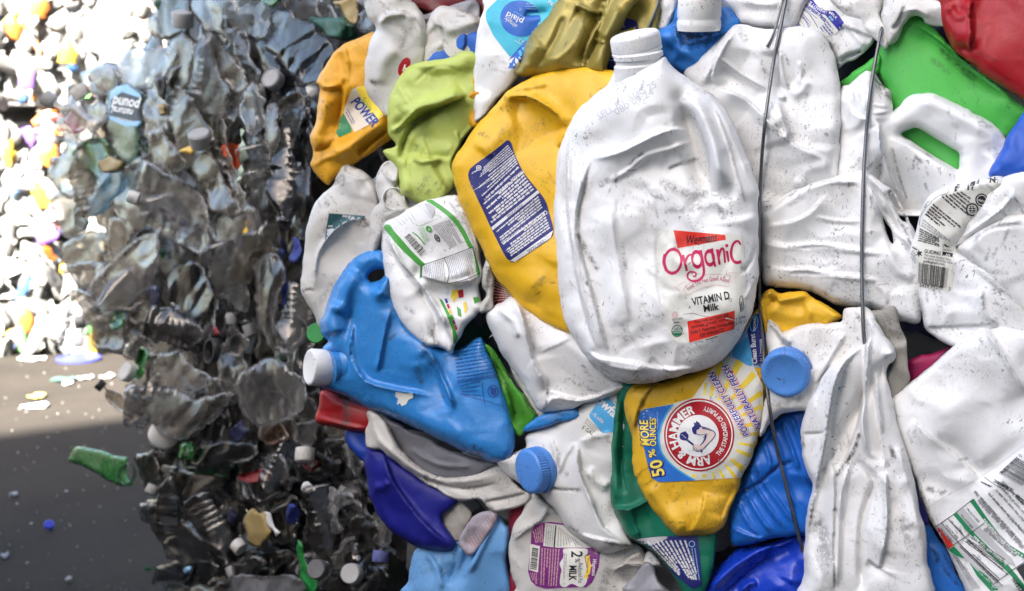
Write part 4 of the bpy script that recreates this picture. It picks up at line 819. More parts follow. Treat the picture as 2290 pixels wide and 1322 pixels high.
rl = cb('red_bottle', [(1300, 640), (1330, 660), (1370, 720), (1420, 790), (1480, 860), (1490, 940), (1440, 970), (1345, 1010), (1320, 900), (1300, 760)], 8, 14, hdpe((.30, .01, .015), .7), 'red bottle with worn white print, under the edge of the yellow jug', 'bottle', K=K7, R=18, g=5, crumple=((60, 3),), seed=173)
wst = cb('white_bottle', [(365, 470), (400, 468), (432, 490), (470, 540), (520, 640), (600, 720), (680, 765), (760, 780), (850, 772), (930, 745), (1000, 715), (1020, 740), (1060, 800), (1120, 850), (1145, 862), (1130, 900), (1070, 925), (1000, 945), (955, 940), (900, 893), (800, 892), (730, 865), (650, 815), (560, 755), (480, 690), (430, 655), (362, 640), (358, 560), (375, 520)], -18, 26, WHITE_L,
    'long curved white bottle side hanging below the sky blue jug', 'bottle', K=K8, R=28, g=5, soft=3, crumple=((80, 5), (36, 2)), seed=181, feats=[('step', [(440, 640), (540, 730), (680, 800), (830, 830), (1000, 800)], -8, 18), ('ridge', [(380, 490), (420, 600), (520, 690), (650, 770), (800, 800), (1000, 770)], 8, 14), ('step', [(905, 895), (1000, 880), (1130, 850)], -10, 14), ('ridge', [(640, 770), (660, 820)], -6, 5, .9), ('grime', [(930, 900), (960, 940)], 5, .7), ('grime', [(450, 520), (500, 600), (600, 720)], 4, .6)])
gin = cb('grey_bottle', [(420, 480), (500, 520), (620, 580), (760, 650), (880, 690), (990, 712), (930, 760), (850, 790), (760, 795), (650, 780), (560, 720), (500, 640)], -34, 14, hdpe((.16, .16, .18), .9, .5), 'dark grey hollow bottle inside the curved white bottle side', 'bottle', K=K8, R=24, g=6, crumple=((60, 6), (28, 2.5)), seed=182, feats=[('ridge', [(560, 640), (700, 720), (860, 730)], 8, 10)])
nav = cb('navy_bottle', [(352, 720), (356, 670), (370, 640), (440, 650), (560, 745), (700, 830), (800, 870), (760, 930), (718, 965), (740, 1020), (778, 1080), (765, 1125), (700, 1132), (640, 1120), (600, 1110), (540, 1080), (480, 1040), (440, 990), (405, 940), (375, 870), (360, 800)], -44, 34, NAVY,
    'rounded navy blue bottle with a soft ridge, below the curved white one', 'bottle', K=K8, R=44, soft=5, crumple=((120, 5), (50, 1.2)), seed=183, feats=[('step', [(440, 660), (470, 760), (540, 880), (640, 1000), (760, 1100)], 16, 34), ('ridge', [(440, 660), (475, 770), (560, 900), (680, 1030)], 6, 9), ('soft', [(390, 830), (440, 830), (470, 800)], 7, 10), ('dent', (480, 920), 20, 34, -20, -10)])
bs = cb('blue_bottle', [(262, 560), (300, 552), (380, 560), (420, 640), (400, 720), (345, 705), (300, 660), (268, 620)], -66, 18, hdpe((.01, .05, .35), .4, .4), 'small blue bottle end left of the curved white bottle side', 'bottle', K=K8, R=24, crumple=((50, 4),), seed=184)
rd = cb('red_bottle', [(150, 372), (240, 405), (370, 450), (420, 500), (400, 570), (330, 566), (250, 552), (175, 535), (124, 515), (135, 440)], -50, 26, hdpe((.34, .008, .01), .6, .4), 'round red bottle end with black smears under the sky blue jug', 'bottle', K=K8, R=30, crumple=((70, 3),), seed=185, feats=[('ridge', [(130, 500), (240, 530), (360, 555)], 8, 8), ('grime', [(260, 420), (270, 470), (260, 520)], 8, .95)])
lb = cb('light_blue_bottle', [(600, 1120), (680, 1110), (800, 1075), (900, 1010), (990, 955), (1020, 1000), (1044, 1040), (1030, 1180), (1010, 1370), (545, 1370), (562, 1270), (575, 1190)], -52, 30, LTBLUE, 'pale blue bottle in long folds at the bottom edge', 'bottle', K=K8, R=34, crumple=((80, 9), (36, 2.6)), aniso=(R_(110), 1.7), seed=186, feats=[
    ('step', [(800, 1080), (790, 1200), (760, 1300)], -16, 22), ('ridge', [(985, 960), (900, 1130), (840, 1240)], 14, 14), ('dent', (830, 1180), 14, 50, 25, -20), ('ridge', [(640, 1130), (700, 1220), (720, 1320)], 8, 14)])
rol = cb('striped_bottle', [(800, 1085), (840, 1000), (880, 955), (940, 942), (985, 965), (940, 1060), (860, 1155), (815, 1130)], -22, 18, hdpe((.36, .32, .36), .9, .5), 'grey and pink striped bottle above the pale blue bottle', 'bottle', K=K8, R=20, crumple=((30, 3),), seed=187)
crm = cb('crimson_bottle', [(1040, 900), (1130, 850), (1180, 900), (1100, 1100), (1090, 1370), (1015, 1370), (1045, 1180)], -62, 20, hdpe((.26, .008, .03), .5), 'dark crimson bottle deep between the pale blue bottle and the purple label', 'bottle', K=K8, R=24, crumple=((60, 4),), seed=188)
gpp = cb('grey_bottle_piece', [(712, 965), (770, 885), (800, 890), (860, 960), (830, 1050), (800, 1090), (735, 1075)], -48, 8, DIRTY, 'grey scrap of flattened bottle right of the navy bottle', 'bottle piece', K=K8, R=10, crumple=((30, 3),), seed=189)
blt = cb('blue_bottle', [(1190, 940), (1215, 928), (1250, 918), (1285, 915), (1300, 935), (1240, 950), (1180, 965), (1170, 960)], 22, 10, SKYBLUE, 'small flat blue scrap above the milky jug with the blue cap', 'bottle piece', R=10, crumple=((24, 3),), seed=190)
gcap = lathe('screwcap', [(24 * bjug.s, 0), (25 * bjug.s, 2 * bjug.s), (25 * bjug.s, 18 * bjug.s), (23 * bjug.s, 21 * bjug.s), (4 * bjug.s, 21 * bjug.s)], hdpe((.03, .28, .06), .4), CAM + ray(714, 746) * (colour_plane(714) + .045), view_axis(-.25, .1, .95), seg=40)
tag(gcap, 'round green cap showing beside the handle of the sky blue jug', 'bottle cap')
tri = cb('cut_white_bottle', [(925, 45), (960, 30), (1060, 0), (1075, 40), (1085, 90), (1010, 60)], -70, 14, hdpe((.35, .34, .36), .8), 'grey blue scrap in the dark gap at the top, right of the bent white bottle', 'bottle piece', R=14, crumple=((30, 4),), seed=191)
dkr = cb('red_bottle', [(870, -20), (1090, -20), (1085, 40), (1000, 40), (930, 20), (880, 20)], -95, 20, hdpe((.16, .006, .008), .8), 'dark red bottle deep in the gap at the top edge', 'bottle', R=20, crumple=((50, 6),), seed=192)

# ---- what lies behind the front layer
fr = random.Random(5)
fill_mats = [WHITE_G, GREYFILM, DIRTY, hdpe((.05, .05, .06), .6), hdpe((.03, .03, .035), .6), hdpe((.04, .05, .12), .6), hdpe((.10, .02, .02), .6), hdpe((.02, .08, .04), .6), hdpe((.15, .14, .13), .9)]  # mostly darkened colours, to deepen the shade in the gaps
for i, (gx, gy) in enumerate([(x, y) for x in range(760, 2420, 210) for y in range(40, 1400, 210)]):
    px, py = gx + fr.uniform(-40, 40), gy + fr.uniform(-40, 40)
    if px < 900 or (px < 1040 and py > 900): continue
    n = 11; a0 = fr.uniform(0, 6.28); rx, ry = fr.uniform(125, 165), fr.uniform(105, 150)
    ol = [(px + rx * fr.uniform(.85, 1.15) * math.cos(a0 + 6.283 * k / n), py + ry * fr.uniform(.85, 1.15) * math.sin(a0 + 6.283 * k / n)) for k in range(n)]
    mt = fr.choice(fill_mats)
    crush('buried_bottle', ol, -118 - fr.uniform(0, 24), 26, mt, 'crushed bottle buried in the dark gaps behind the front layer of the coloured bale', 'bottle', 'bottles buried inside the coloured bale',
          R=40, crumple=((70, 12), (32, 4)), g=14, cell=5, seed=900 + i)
# ---- the two baling wires and the stub
WIRE = plain('steel_wire', (.20, .20, .205), .40, .85, .4, 900)
def wire(name, pts, label, rpx=3.8, lift=3, zfix=None):
    q = smooth(pts, 8, closed=False)
    hz = []
    for x, y in q:
        m = -40
        for h in HOSTS:
            r = h.bvh.ray_cast(Vector((x, y, 900)), Vector((0, 0, -1)))
            if r[0] is not None: m = max(m, h.z + r[0].z)
        hz.append(m)
    hz = np.array(hz); n = len(hz)
    mx = np.array([hz[max(0, i - 5):i + 6].max() for i in range(n)])
    ker = np.ones(15) / 15; mx = np.convolve(np.pad(mx, 7, mode='edge'), ker, mode='valid')
    if zfix is not None: mx = zfix(np.linspace(0, 1, n), mx)
    P = []
    for (x, y), z in zip(q, mx):
        D = colour_plane(x); s = D / F
        P.append(CAM + ray(x, y) * (D - (z + lift) * s))
    o = tube(name, P, rpx * .00037, WIRE)
    tag(o, label, 'baling wire', 'steel baling wires round the coloured bale'); return o
wire('baling_wire', [(1768, -60), (1748, 50), (1735, 110), (1722, 190), (1710, 280), (1702, 380), (1698, 480), (1697, 580), (1699, 660), (1704, 740), (1711, 830), (1722, 920), (1737, 1000), (1755, 1075), (1776, 1160), (1796, 1235)],
     'long steel baling wire running down beside the big milk jug')
wire('baling_wire', [(1715, 105), (1735, 60), (1760, -40)], 'second thinner strand of wire beside the left wire at the top edge', 2.6)
wire('baling_wire', [(1976, 40), (1966, 92), (1955, 150), (1946, 210), (1938, 290), (1932, 380), (1929, 470), (1927, 560), (1928, 650), (1931, 740), (1934, 770)],
     'shorter steel baling wire crossing the handled white jug and ending in the pleats', zfix=lambda t, m: m - 45 * np.clip((.05 - t) / .05, 0, 1))
wire('baling_wire', [(1482, -40), (1470, 12), (1455, 50), (1440, 84)], 'short end of steel wire on the shaded gold bottle by the grimy cap', 3.2)
# ---- the bale goes on past the picture's edges
er = random.Random(31); emat = [WHITE, WHITE_D, YELLOW_D, WHITE, SKYBLUE, WHITE_D, RED, WHITE, LIME, DEEPBLUE]
ename = {id(WHITE): 'white', id(WHITE_D): 'dirty white', id(YELLOW_D): 'yellow', id(SKYBLUE): 'sky blue', id(RED): 'red', id(LIME): 'lime green', id(DEEPBLUE): 'deep blue'}
spots_ = [(x, y, 'outer right side') for x in (2450, 2660) for y in range(-60, 1500, 230)] + [(x, -225, 'upper rows') for x in range(830, 2300, 225)] + [(x, 1520, 'lower rows') for x in range(1000, 2300, 225)]
for i, (x, y, wh_) in enumerate(spots_):
    x += er.uniform(-15, 25); n = 12; a0 = er.uniform(0, 6); mt = emat[(i * 3 + i // 7) % len(emat)]; e = er.uniform(.95, 1.15)
    ol = [(x + 118 * e * er.uniform(.86, 1.06) * math.cos(a0 + 6.283 * k / n), y + (132 if wh_[0] == 'o' else 118) * er.uniform(.86, 1.06) * math.sin(a0 + 6.283 * k / n)) for k in range(n)]
    ol = [(max(p[0], 2325), p[1]) for p in ol] if wh_[0] == 'o' else ol
    cb('crushed_bottle', ol, er.uniform(-30, 20), er.uniform(28, 44), mt, 'crushed %s bottle in the %s of the coloured bale, outside the picture' % (ename[id(mt)], wh_), 'bottle', R=45, g=11, cell=4,
       crumple=((90, 9), (40, 3)), group='bottles round the edge of the coloured bale', seed=5000 + i)
# ================================================================== the setting
def slab(name, pts, z0, z1, mat, parent=None, kind=None):
    bm = bmesh.new(); n = len(pts)
    a = [bm.verts.new((x, y, z0)) for x, y in pts]; b = [bm.verts.new((x, y, z1)) for x, y in pts]
    for i in range(n): bm.faces.new((a[i], a[(i + 1) % n], b[(i + 1) % n], b[i]))
    bm.faces.new(b); bm.faces.new(a[::-1]); bmesh.ops.recalc_face_normals(bm, faces=bm.faces)
    me = bpy.data.meshes.new(name); bm.to_mesh(me); bm.free(); me.materials.append(mat)
    o = bpy.data.objects.new(name, me); COL.objects.link(o)
    if parent: o.parent = parent
    if kind: o['kind'] = kind
    return o
# ground
gm = bpy.data.materials.new('asphalt'); N, L = nodes(gm); b = N['Principled BSDF']
tc = N.new('ShaderNodeTexCoord').outputs['Object']
n1 = noise(N, L, tc, 1.3, 6, .6); n2 = noise(N, L, tc, 90, 4, .7); n3 = noise(N, L, tc, 9, 6, .7, .3)
c = mix(N, L, ramp(N, L, n1, .3, .7), (.027, .0237, .0205), (.038, .0328, .028))
c = mix(N, L, math_(N, L, 'MULTIPLY', ramp(N, L, n3, .5, .75), .5), c, (.021, .019, .018))
c = mix(N, L, math_(N, L, 'MULTIPLY', ramp(N, L, n2, .52, .75), .6), c, (.065, .06, .054))
L.new(c, b.inputs['Base Color']); b.inputs['Roughness'].default_value = .95; b.inputs['Specular IOR Level'].default_value = .06
bp = N.new('ShaderNodeBump'); bp.inputs['Strength'].default_value = .55; bp.inputs['Distance'].default_value = .011; L.new(n2, bp.inputs['Height']); L.new(bp.outputs[0], b.inputs['Normal'])
me = bpy.data.meshes.new('ground'); me.from_pydata([(-150, -150, 0), (150, -150, 0), (150, 150, 0), (-150, 150, 0)], [], [(0, 1, 2, 3)]); me.materials.append(gm)
g_ = bpy.data.objects.new('ground', me); COL.objects.link(g_); g_['kind'] = 'structure'

# warehouse added unseen behind the camera, to shade the near bales only
HW = 19.0
gA, gB = at_ground(0, 972), at_ground(290, 934)
off = SUN_DIR / SUN_DIR.z * HW
eA = Vector((gA.x + off.x, gA.y + off.y)); dr = Vector((gB.x - gA.x, gB.y - gA.y)).normalized(); nr = Vector((dr.y, -dr.x))
corner = [eA - dr * 14, eA + dr * 26, eA + dr * 26 + nr * 20, eA - dr * 14 + nr * 20]
wh = bpy.data.objects.new('blocker', None); COL.objects.link(wh); tag(wh, 'unseen, added warehouse behind the viewer, throwing its shade over the near bales', 'shade blocker')
WALL = plain('blocker_wall', (.30, .285, .26), .8, 0, .12, 2)  # kept dark to add contrast to the bottles' reflections
slab('wall', [(p.x, p.y) for p in corner], 0, HW - .3, WALL, wh)
mid_ = sum(corner, Vector((0, 0))) / 4
slab('roof', [tuple(mid_ + (p - mid_) * 1.0 + (p - mid_).normalized() * .02) for p in corner], HW - .3, HW, plain('blocker_roof', (.35, .35, .36), .6), wh)
for k in range(5):
    c0 = eA + dr * (-10 + 7 * k) - nr * .02
    slab('blocker_door', [tuple(c0), tuple(c0 + dr * 3.6), tuple(c0 + dr * 3.6 + nr * .015), tuple(c0 + nr * .015)], .02, 4.2, plain('blocker_door', (.5, .5, .52), .5), wh)

# bale cores: the mass of pressed plastic that the bottles sit in
def core(name, pts, z0, z1, cols, label, seed, sc=.035, amp=.05, n=46):
    """a lumpy block filling the inside of a bale"""
    m = bpy.data.materials.new('pressed_plastic'); N, L = nodes(m); b = N['Principled BSDF']
    tc = N.new('ShaderNodeTexCoord').outputs['Object']
    vo = N.new('ShaderNodeTexVoronoi'); vo.inputs['Scale'].default_value = 1 / sc
    wv = N.new('ShaderNodeVectorMath'); wv.operation = 'ADD'
    nz = N.new('ShaderNodeTexNoise'); nz.inputs['Scale'].default_value = .6 / sc; L.new(tc, nz.inputs['Vector'])
    scv = N.new('ShaderNodeVectorMath'); scv.operation = 'SCALE'; scv.inputs['Scale'].default_value = sc * .8; L.new(nz.outputs['Color'], scv.inputs[0])
    L.new(tc, wv.inputs[0]); L.new(scv.outputs[0], wv.inputs[1]); L.new(wv.outputs[0], vo.inputs['Vector'])
    cr = N.new('ShaderNodeValToRGB'); cr.color_ramp.interpolation = 'CONSTANT'
    sep = N.new('ShaderNodeSeparateColor'); L.new(vo.outputs['Color'], sep.inputs[0]); L.new(sep.outputs[0], cr.inputs[0])
    el = cr.color_ramp.elements
    for i, (p, c) in enumerate(cols):
        e = el[i] if i < 2 else el.new(p)
        e.position = p; e.color = (*c, 1)
    L.new(cr.outputs[0], b.inputs['Base Color']); b.inputs['Roughness'].default_value = .5
    bp = N.new('ShaderNodeBump'); bp.inputs['Strength'].default_value = .35; bp.inputs['Distance'].default_value = .012; L.new(vo.outputs['Distance'], bp.inputs['Height']); L.new(bp.outputs[0], b.inputs['Normal'])
    rs = np.random.RandomState(abs(seed)); bm = bmesh.new()
    P = [Vector((x, y)) for x, y in pts]; k = len(P); per = []
    for i in range(k):
        for j in range(n // k): per.append(P[i].lerp(P[(i + 1) % k], j / (n // k)))
    nz_ = max(4, int((z1 - z0) / .06)); rows = []
    ce = sum(P, Vector((0, 0))) / k
    for r in range(nz_ + 1):
        z = z0 + (z1 - z0) * r / nz_
        rows.append([bm.verts.new((*(p + (p - ce).normalized() * rs.uniform(-amp, amp * .2)), z)) for p in per])
    for A, B in zip(rows, rows[1:]):
        for i in range(len(per)): bm.faces.new((A[i], A[(i + 1) % len(per)], B[(i + 1) % len(per)], B[i]))
    bm.faces.new(rows[-1]); bm.faces.new(rows[0][::-1]); bmesh.ops.recalc_face_normals(bm, faces=bm.faces)
    me = bpy.data.meshes.new(name); bm.to_mesh(me); bm.free(); me.materials.append(m)
    o = bpy.data.objects.new(name, me); COL.objects.link(o); tag(o, label, 'pressed plastic', None, 'stuff'); return o
def xy(px, D): p = CAM + ray(px, 413) * D; return (p.x, p.y)
MIXED = [(0, (.12, .12, .12)), (.35, (.06, .06, .06)), (.5, (.02, .03, .08)), (.62, (.15, .15, .14)), (.8, (.25, .02, .02)), (.88, (.4, .3, .02)), (.94, (.02, .1, .05))]  # darkened mix, shade between the bottles put into the core's colour
DARKM = [(0, (.025, .025, .027)), (.4, (.05, .047, .044)), (.7, (.02, .02, .022)), (.9, (.015, .03, .02))]  # near-black, carries the shade of deep gaps in its colour
fa, fb = xy(880, colour_plane(880) + .11), xy(2760, colour_plane(2760) + .09)
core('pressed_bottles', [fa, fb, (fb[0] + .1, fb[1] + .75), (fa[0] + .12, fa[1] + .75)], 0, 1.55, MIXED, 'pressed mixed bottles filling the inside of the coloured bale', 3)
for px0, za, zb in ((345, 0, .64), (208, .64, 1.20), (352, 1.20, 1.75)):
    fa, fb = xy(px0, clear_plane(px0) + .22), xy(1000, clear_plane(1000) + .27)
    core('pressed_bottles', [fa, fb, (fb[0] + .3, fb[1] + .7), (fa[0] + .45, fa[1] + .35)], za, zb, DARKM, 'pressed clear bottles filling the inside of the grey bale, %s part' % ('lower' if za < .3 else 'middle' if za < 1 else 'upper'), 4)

core('pressed_bottles', [(-1.75, -3.0), (-1.65, 2.2), (-3.0, 2.2), (-3.1, -3.0)], 0, 1.5, MIXED, 'unseen stack of mixed bales added left of the viewer to block sky light', 8, .05, .05, 80)  # added out of view to block sky light and darken reflections

# ------------------------------------------------------------------ the sunlit stack of bales at the back
def small_bottle(seed, kind):
    """little crushed bottle: turned body with shoulder and neck, squashed and dented"""
    rs = np.random.RandomState(seed)
    prof = {0: [(.0, 0), (.055, .0), (.06, .02), (.06, .13), (.05, .17), (.02, .20), (.018, .225), (0, .225)],
            1: [(0, 0), (.07, 0), (.075, .03), (.075, .10), (.06, .14), (.03, .17), (.022, .19), (0, .19)],
            2: [(0, 0), (.035, 0), (.04, .02), (.038, .08), (.042, .15), (.03, .19), (.015, .21), (.015, .235), (0, .235)]}[kind]
    bm = bmesh.new(); rings = []; n = 10
    tw = rs.uniform(-1.2, 1.2); bend = rs.uniform(-.5, .5); fl = rs.uniform(.35, .6)
    for r, h in prof:
        ring = []
        for i in range(n):
            a = 6.2832 * i / n + tw * h * 3
            x, y = r * math.cos(a) * 1.25, r * math.sin(a) * fl
            k = 1 + rs.uniform(-.2, .2)
            ring.append(bm.verts.new((x * k + bend * (h - .1) ** 2 * 4, y * k + rs.uniform(-.009, .009), h - .1 + rs.uniform(-.012, .012))))
        rings.append(ring)
    for A, B in zip(rings, rings[1:]):
        for i in range(n): bm.faces.new((A[i], A[(i + 1) % n], B[(i + 1) % n], B[i]))
    bmesh.ops.remove_doubles(bm, verts=bm.verts, dist=.0008)
    for f in bm.faces: f.smooth = True
    me = bpy.data.meshes.new('small_bottle'); bm.to_mesh(me); bm.free()
    me.set_sharp_from_angle(angle=R_(50)); return me
BGC = [('white', (.21, .21, .2), 125), ('yellow', (.42, .28, .03), 4), ('orange', (.45, .13, .02), 5), ('red', (.32, .03, .02), 2), ('blue', (.05, .13, .34), 4), ('purple', (.20, .10, .45), 3), ('green', (.12, .45, .10), 2), ('grey', (.24, .245, .25), 14), ('pink', (.65, .22, .25), 2), ('navy', (.03, .04, .15), 2), ('cream', (.30, .27, .21), 10), ('sky blue', (.20, .32, .44), 3)]
bag = [c for c in BGC for _ in range(c[2])]
bgm = {c[0]: plain('bottle_' + c[0].replace(' ', '_'), c[1], .45, 0, .15, 14) for c in BGC}
shapes = [small_bottle(300 + i, i % 3) for i in range(9)]
cache = {}
br = random.Random(13)
LAYER = [('top', -70, 232, 6.40), ('middle', 276, 522, 6.53), ('bottom', 548, 792, 6.52)]
def bgpos(px, py, D): return CAM + ray(px, py) * D
for nm, ya, yb, D in LAYER:
    pts = []; want = {'top': 104, 'middle': 92, 'bottom': 88}[nm]
    t = 0
    while len(pts) < want and t < 20000:
        t += 1
        x = br.uniform(-60, 345 if nm == 'top' else 215 if nm == 'middle' else 235); y = br.uniform(ya + 16, yb - 12)
        if nm == 'bottom' and x > 170 + (y - 540) * .25: continue
        if all(((x - a) / 24) ** 2 + ((y - b) / 32) ** 2 > 1 for a, b in pts) or t > 9000: pts.append((x, y))
    for x, y in pts:
        cname, rgb, _ = br.choice(bag)
        si = br.randrange(9); key = (si, cname)
        if key not in cache:
            me = shapes[si].copy(); me.materials.append(bgm[cname]); cache[key] = me
        o = bpy.data.objects.new('crushed_bottle', cache[key]); COL.objects.link(o)
        o.location = bgpos(x, y, D + br.uniform(-.06, .09))
        o.rotation_euler = (br.uniform(-.5, .5), br.gauss(0, .7) + (math.pi if br.random() < .4 else 0), br.uniform(-.7, .7))
        s_ = br.uniform(.55, .88) * (.60 if cname not in ('white', 'cream', 'grey') else 1.0); o.scale = (s_ * br.uniform(.8, 1.1), s_, s_ * br.uniform(.8, 1.15))
        side = 'left' if x < 90 else 'right'
        row = 'upper' if y < ya + (yb - ya) * .5 else 'lower'
        tag(o, 'small crushed %s bottle packed in the %s %s of the %s sunlit bale' % (cname, row, side, nm), 'bottle', 'crushed bottles in the sunlit bales at the back')
    p0, p1 = bgpos(-120, 413, D + .085), bgpos(420, 413, D + .085)
    z1 = bgpos(0, ya - 4, D).z; z0 = max(0, bgpos(0, yb + 2, D).z)
    core('pressed_bottles', [(p0.x, p0.y), (p1.x, p1.y), (p1.x, p1.y + .8), (p0.x, p0.y + .8)], z0, z1,
         [(0, (.24, .24, .23)), (.3, (.14, .14, .14)), (.55, (.26, .25, .24)), (.74, (.30, .12, .03)), (.79, (.22, .22, .22)), (.88, (.05, .10, .25)), (.92, (.26, .26, .25))], 'pressed white bottles filling the inside of the %s sunlit bale' % nm, 50 + int(ya), .032, .05, 120)
p0, p1 = bgpos(-120, 413, 6.95), bgpos(420, 413, 6.95)
core('pressed_bottles', [(p0.x, p0.y), (p1.x, p1.y), (p1.x, p1.y + .3), (p0.x, p0.y + .3)], 0, 2.6, DARKM, 'dark backing added as shade in the seams of the sunlit stack', 99, .05, .04, 40)  # recessed dark block standing in for shade between the bales
# pieces in the dark seam and at the silhouette
for x, y, cname, lab, rz in ((105, 268, 'red', 'dark red bottle in the shaded seam under the top sunlit bale', 1.2), (125, 292, 'orange', 'bright orange bottle poking out of the seam at the right', 1.4), (95, 262, 'orange', 'orange bottle deep in the seam beside the dark red one', 1.0),
                          (18, 345, 'yellow', 'yellow bottle at the left edge just under the seam', .2), (110, 345, 'orange', 'orange bottle at the right side under the seam', .5), (90, 440, 'yellow', 'long yellow bottle in the middle sunlit bale', -.4), (118, 485, 'pink', 'pink bottle at the right side of the middle sunlit bale', .1),
                          (205, 770, 'yellow', 'yellow bottle at the foot of the sunlit stack on the right', .1), (48, 760, 'green', 'pale green bottle standing at the foot of the sunlit stack', 0), (50, 650, 'blue', 'blue bottle in the upper part of the bottom sunlit bale', .5), (60, 720, 'orange', 'orange bottle above the pale green one', .1), (28, 60, 'orange', 'large orange bottle at the top left corner', .1), (90, 10, 'orange', 'orange bottle at the top edge beside the grey one', .3), (152, 115, 'yellow', 'yellow bottle in the top sunlit bale', .1), (60, 170, 'purple', 'purple bottle in the lower part of the top sunlit bale', .1), (280, 530, 'purple', 'purple bottle in the lower seam', 1.2)):
    if x > 260: x = 108
    me = shapes[br.randrange(9)].copy(); me.materials.append(bgm[cname])
    o = bpy.data.objects.new('crushed_bottle', me); COL.objects.link(o); o.location = bgpos(x, y, 6.34 if y < 240 else 6.47); o.rotation_euler = (.1, rz, .2); o.scale = (.52, .5, .66)
    tag(o, lab, 'bottle', 'crushed bottles in the sunlit bales at the back')

# ------------------------------------------------------------------ litter on the ground
p = at_ground(176, 806)
lid = lathe('bucket_lid', [(.118, .004), (.122, .006), (.122, .016), (.112, .02), (.105, .014), (.03, .018), (.004, .018)], hdpe((.035, .045, .34), .6, .4), Vector((p.x, p.y, 0)), Vector((.02, -.06, 1)).normalized(), seg=48)
tag(lid, 'periwinkle blue bucket lid lying at the foot of the sunlit bales', 'lid')
p = at_ground(110, 1186)
cp = lathe('bottle_cap', [(.0135, 0), (.014, .003, 1), (.0138, .011, 1), (.012, .0135), (.003, .013)], hdpe((.01, .03, .42), .4, .4), Vector((p.x, p.y, .013)), Vector((.3, -.6, .55)).normalized(), ribs=24)
tag(cp, 'small blue bottle cap alone on the shaded ground', 'bottle cap')
def scrap(px, py, w, h, rgb, label, name='plastic_scrap', ang=0, seed=0):
    p = at_ground(px, py); rs = np.random.RandomState(abs(seed + int(px))); bm = bmesh.new()
    D = (p - CAM).dot(FW); s = D / F; n = 10; top = []; bot = []
    for i in range(n):
        a = 6.283 * i / n; r = rs.uniform(.75, 1.15)
        x, y = w * .5 * s * r * math.cos(a), h * 3.0 * s * r * math.sin(a)
        x, y = x * math.cos(ang) - y * math.sin(ang), x * math.sin(ang) + y * math.cos(ang)
        zt = rs.uniform(.004, .016)
        top.append(bm.verts.new((x, y, zt + .004))); bot.append(bm.verts.new((x, y, max(.001, zt - .002))))
    c1 = bm.verts.new((0, 0, .014)); c0 = bm.verts.new((0, 0, .002))
    for i in range(n):
        j = (i + 1) % n
        bm.faces.new((top[i], top[j], c1)); bm.faces.new((bot[j], bot[i], c0)); bm.faces.new((top[j], top[i], bot[i], bot[j]))
    me = bpy.data.meshes.new(name); bm.to_mesh(me); bm.free(); me.materials.append(plain('scrap_%.2f_%.2f' % rgb[:2], rgb, .5))
    o = bpy.data.objects.new(name, me); COL.objects.link(o); o.location = (p.x, p.y, 0); tag(o, label, 'litter', 'scraps lying on the ground'); return o
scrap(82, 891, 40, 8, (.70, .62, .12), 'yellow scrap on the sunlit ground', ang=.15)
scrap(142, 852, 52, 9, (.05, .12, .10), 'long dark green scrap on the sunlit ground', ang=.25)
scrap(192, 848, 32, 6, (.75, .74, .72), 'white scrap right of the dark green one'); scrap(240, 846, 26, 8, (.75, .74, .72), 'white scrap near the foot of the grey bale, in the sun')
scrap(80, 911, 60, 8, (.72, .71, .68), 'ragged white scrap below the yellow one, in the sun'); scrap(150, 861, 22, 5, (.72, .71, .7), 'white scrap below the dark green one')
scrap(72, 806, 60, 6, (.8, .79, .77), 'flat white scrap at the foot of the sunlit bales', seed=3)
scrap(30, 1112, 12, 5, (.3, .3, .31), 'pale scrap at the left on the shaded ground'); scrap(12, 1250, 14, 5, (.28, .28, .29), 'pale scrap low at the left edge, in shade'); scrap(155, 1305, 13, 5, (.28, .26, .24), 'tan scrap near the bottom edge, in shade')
bm = bmesh.new(); rs = np.random.RandomState(3)
for i in range(120):
    px, py = rs.uniform(-80, 330), rs.uniform(815, 1340)
    p = at_ground(px, py); s = (p - CAM).length / F; r = rs.uniform(.6, 1.9) * s * (2.2 if rs.rand() < .12 else 1)
    c = Vector((p.x, p.y, .003)); vs_ = []
    for k in range(6):
        a = k * 1.047; q = r * rs.uniform(.6, 1.3); vs_.append(bm.verts.new(c + Vector((q * math.cos(a) * 1.4, q * math.sin(a), rs.uniform(0, .003)))))
    t = bm.verts.new(c + Vector((0, 0, .006)))
    for k in range(6): bm.faces.new((vs_[k], vs_[(k + 1) % 6], t))
me = bpy.data.meshes.new('plastic_flakes'); bm.to_mesh(me); bm.free(); me.materials.append(plain('flakes', (.24, .235, .23), .5, 0, .5, 3))
o = bpy.data.objects.new('plastic_flakes', me); COL.objects.link(o); tag(o, 'tiny pale plastic flakes scattered over the asphalt', 'flakes', None, 'stuff')
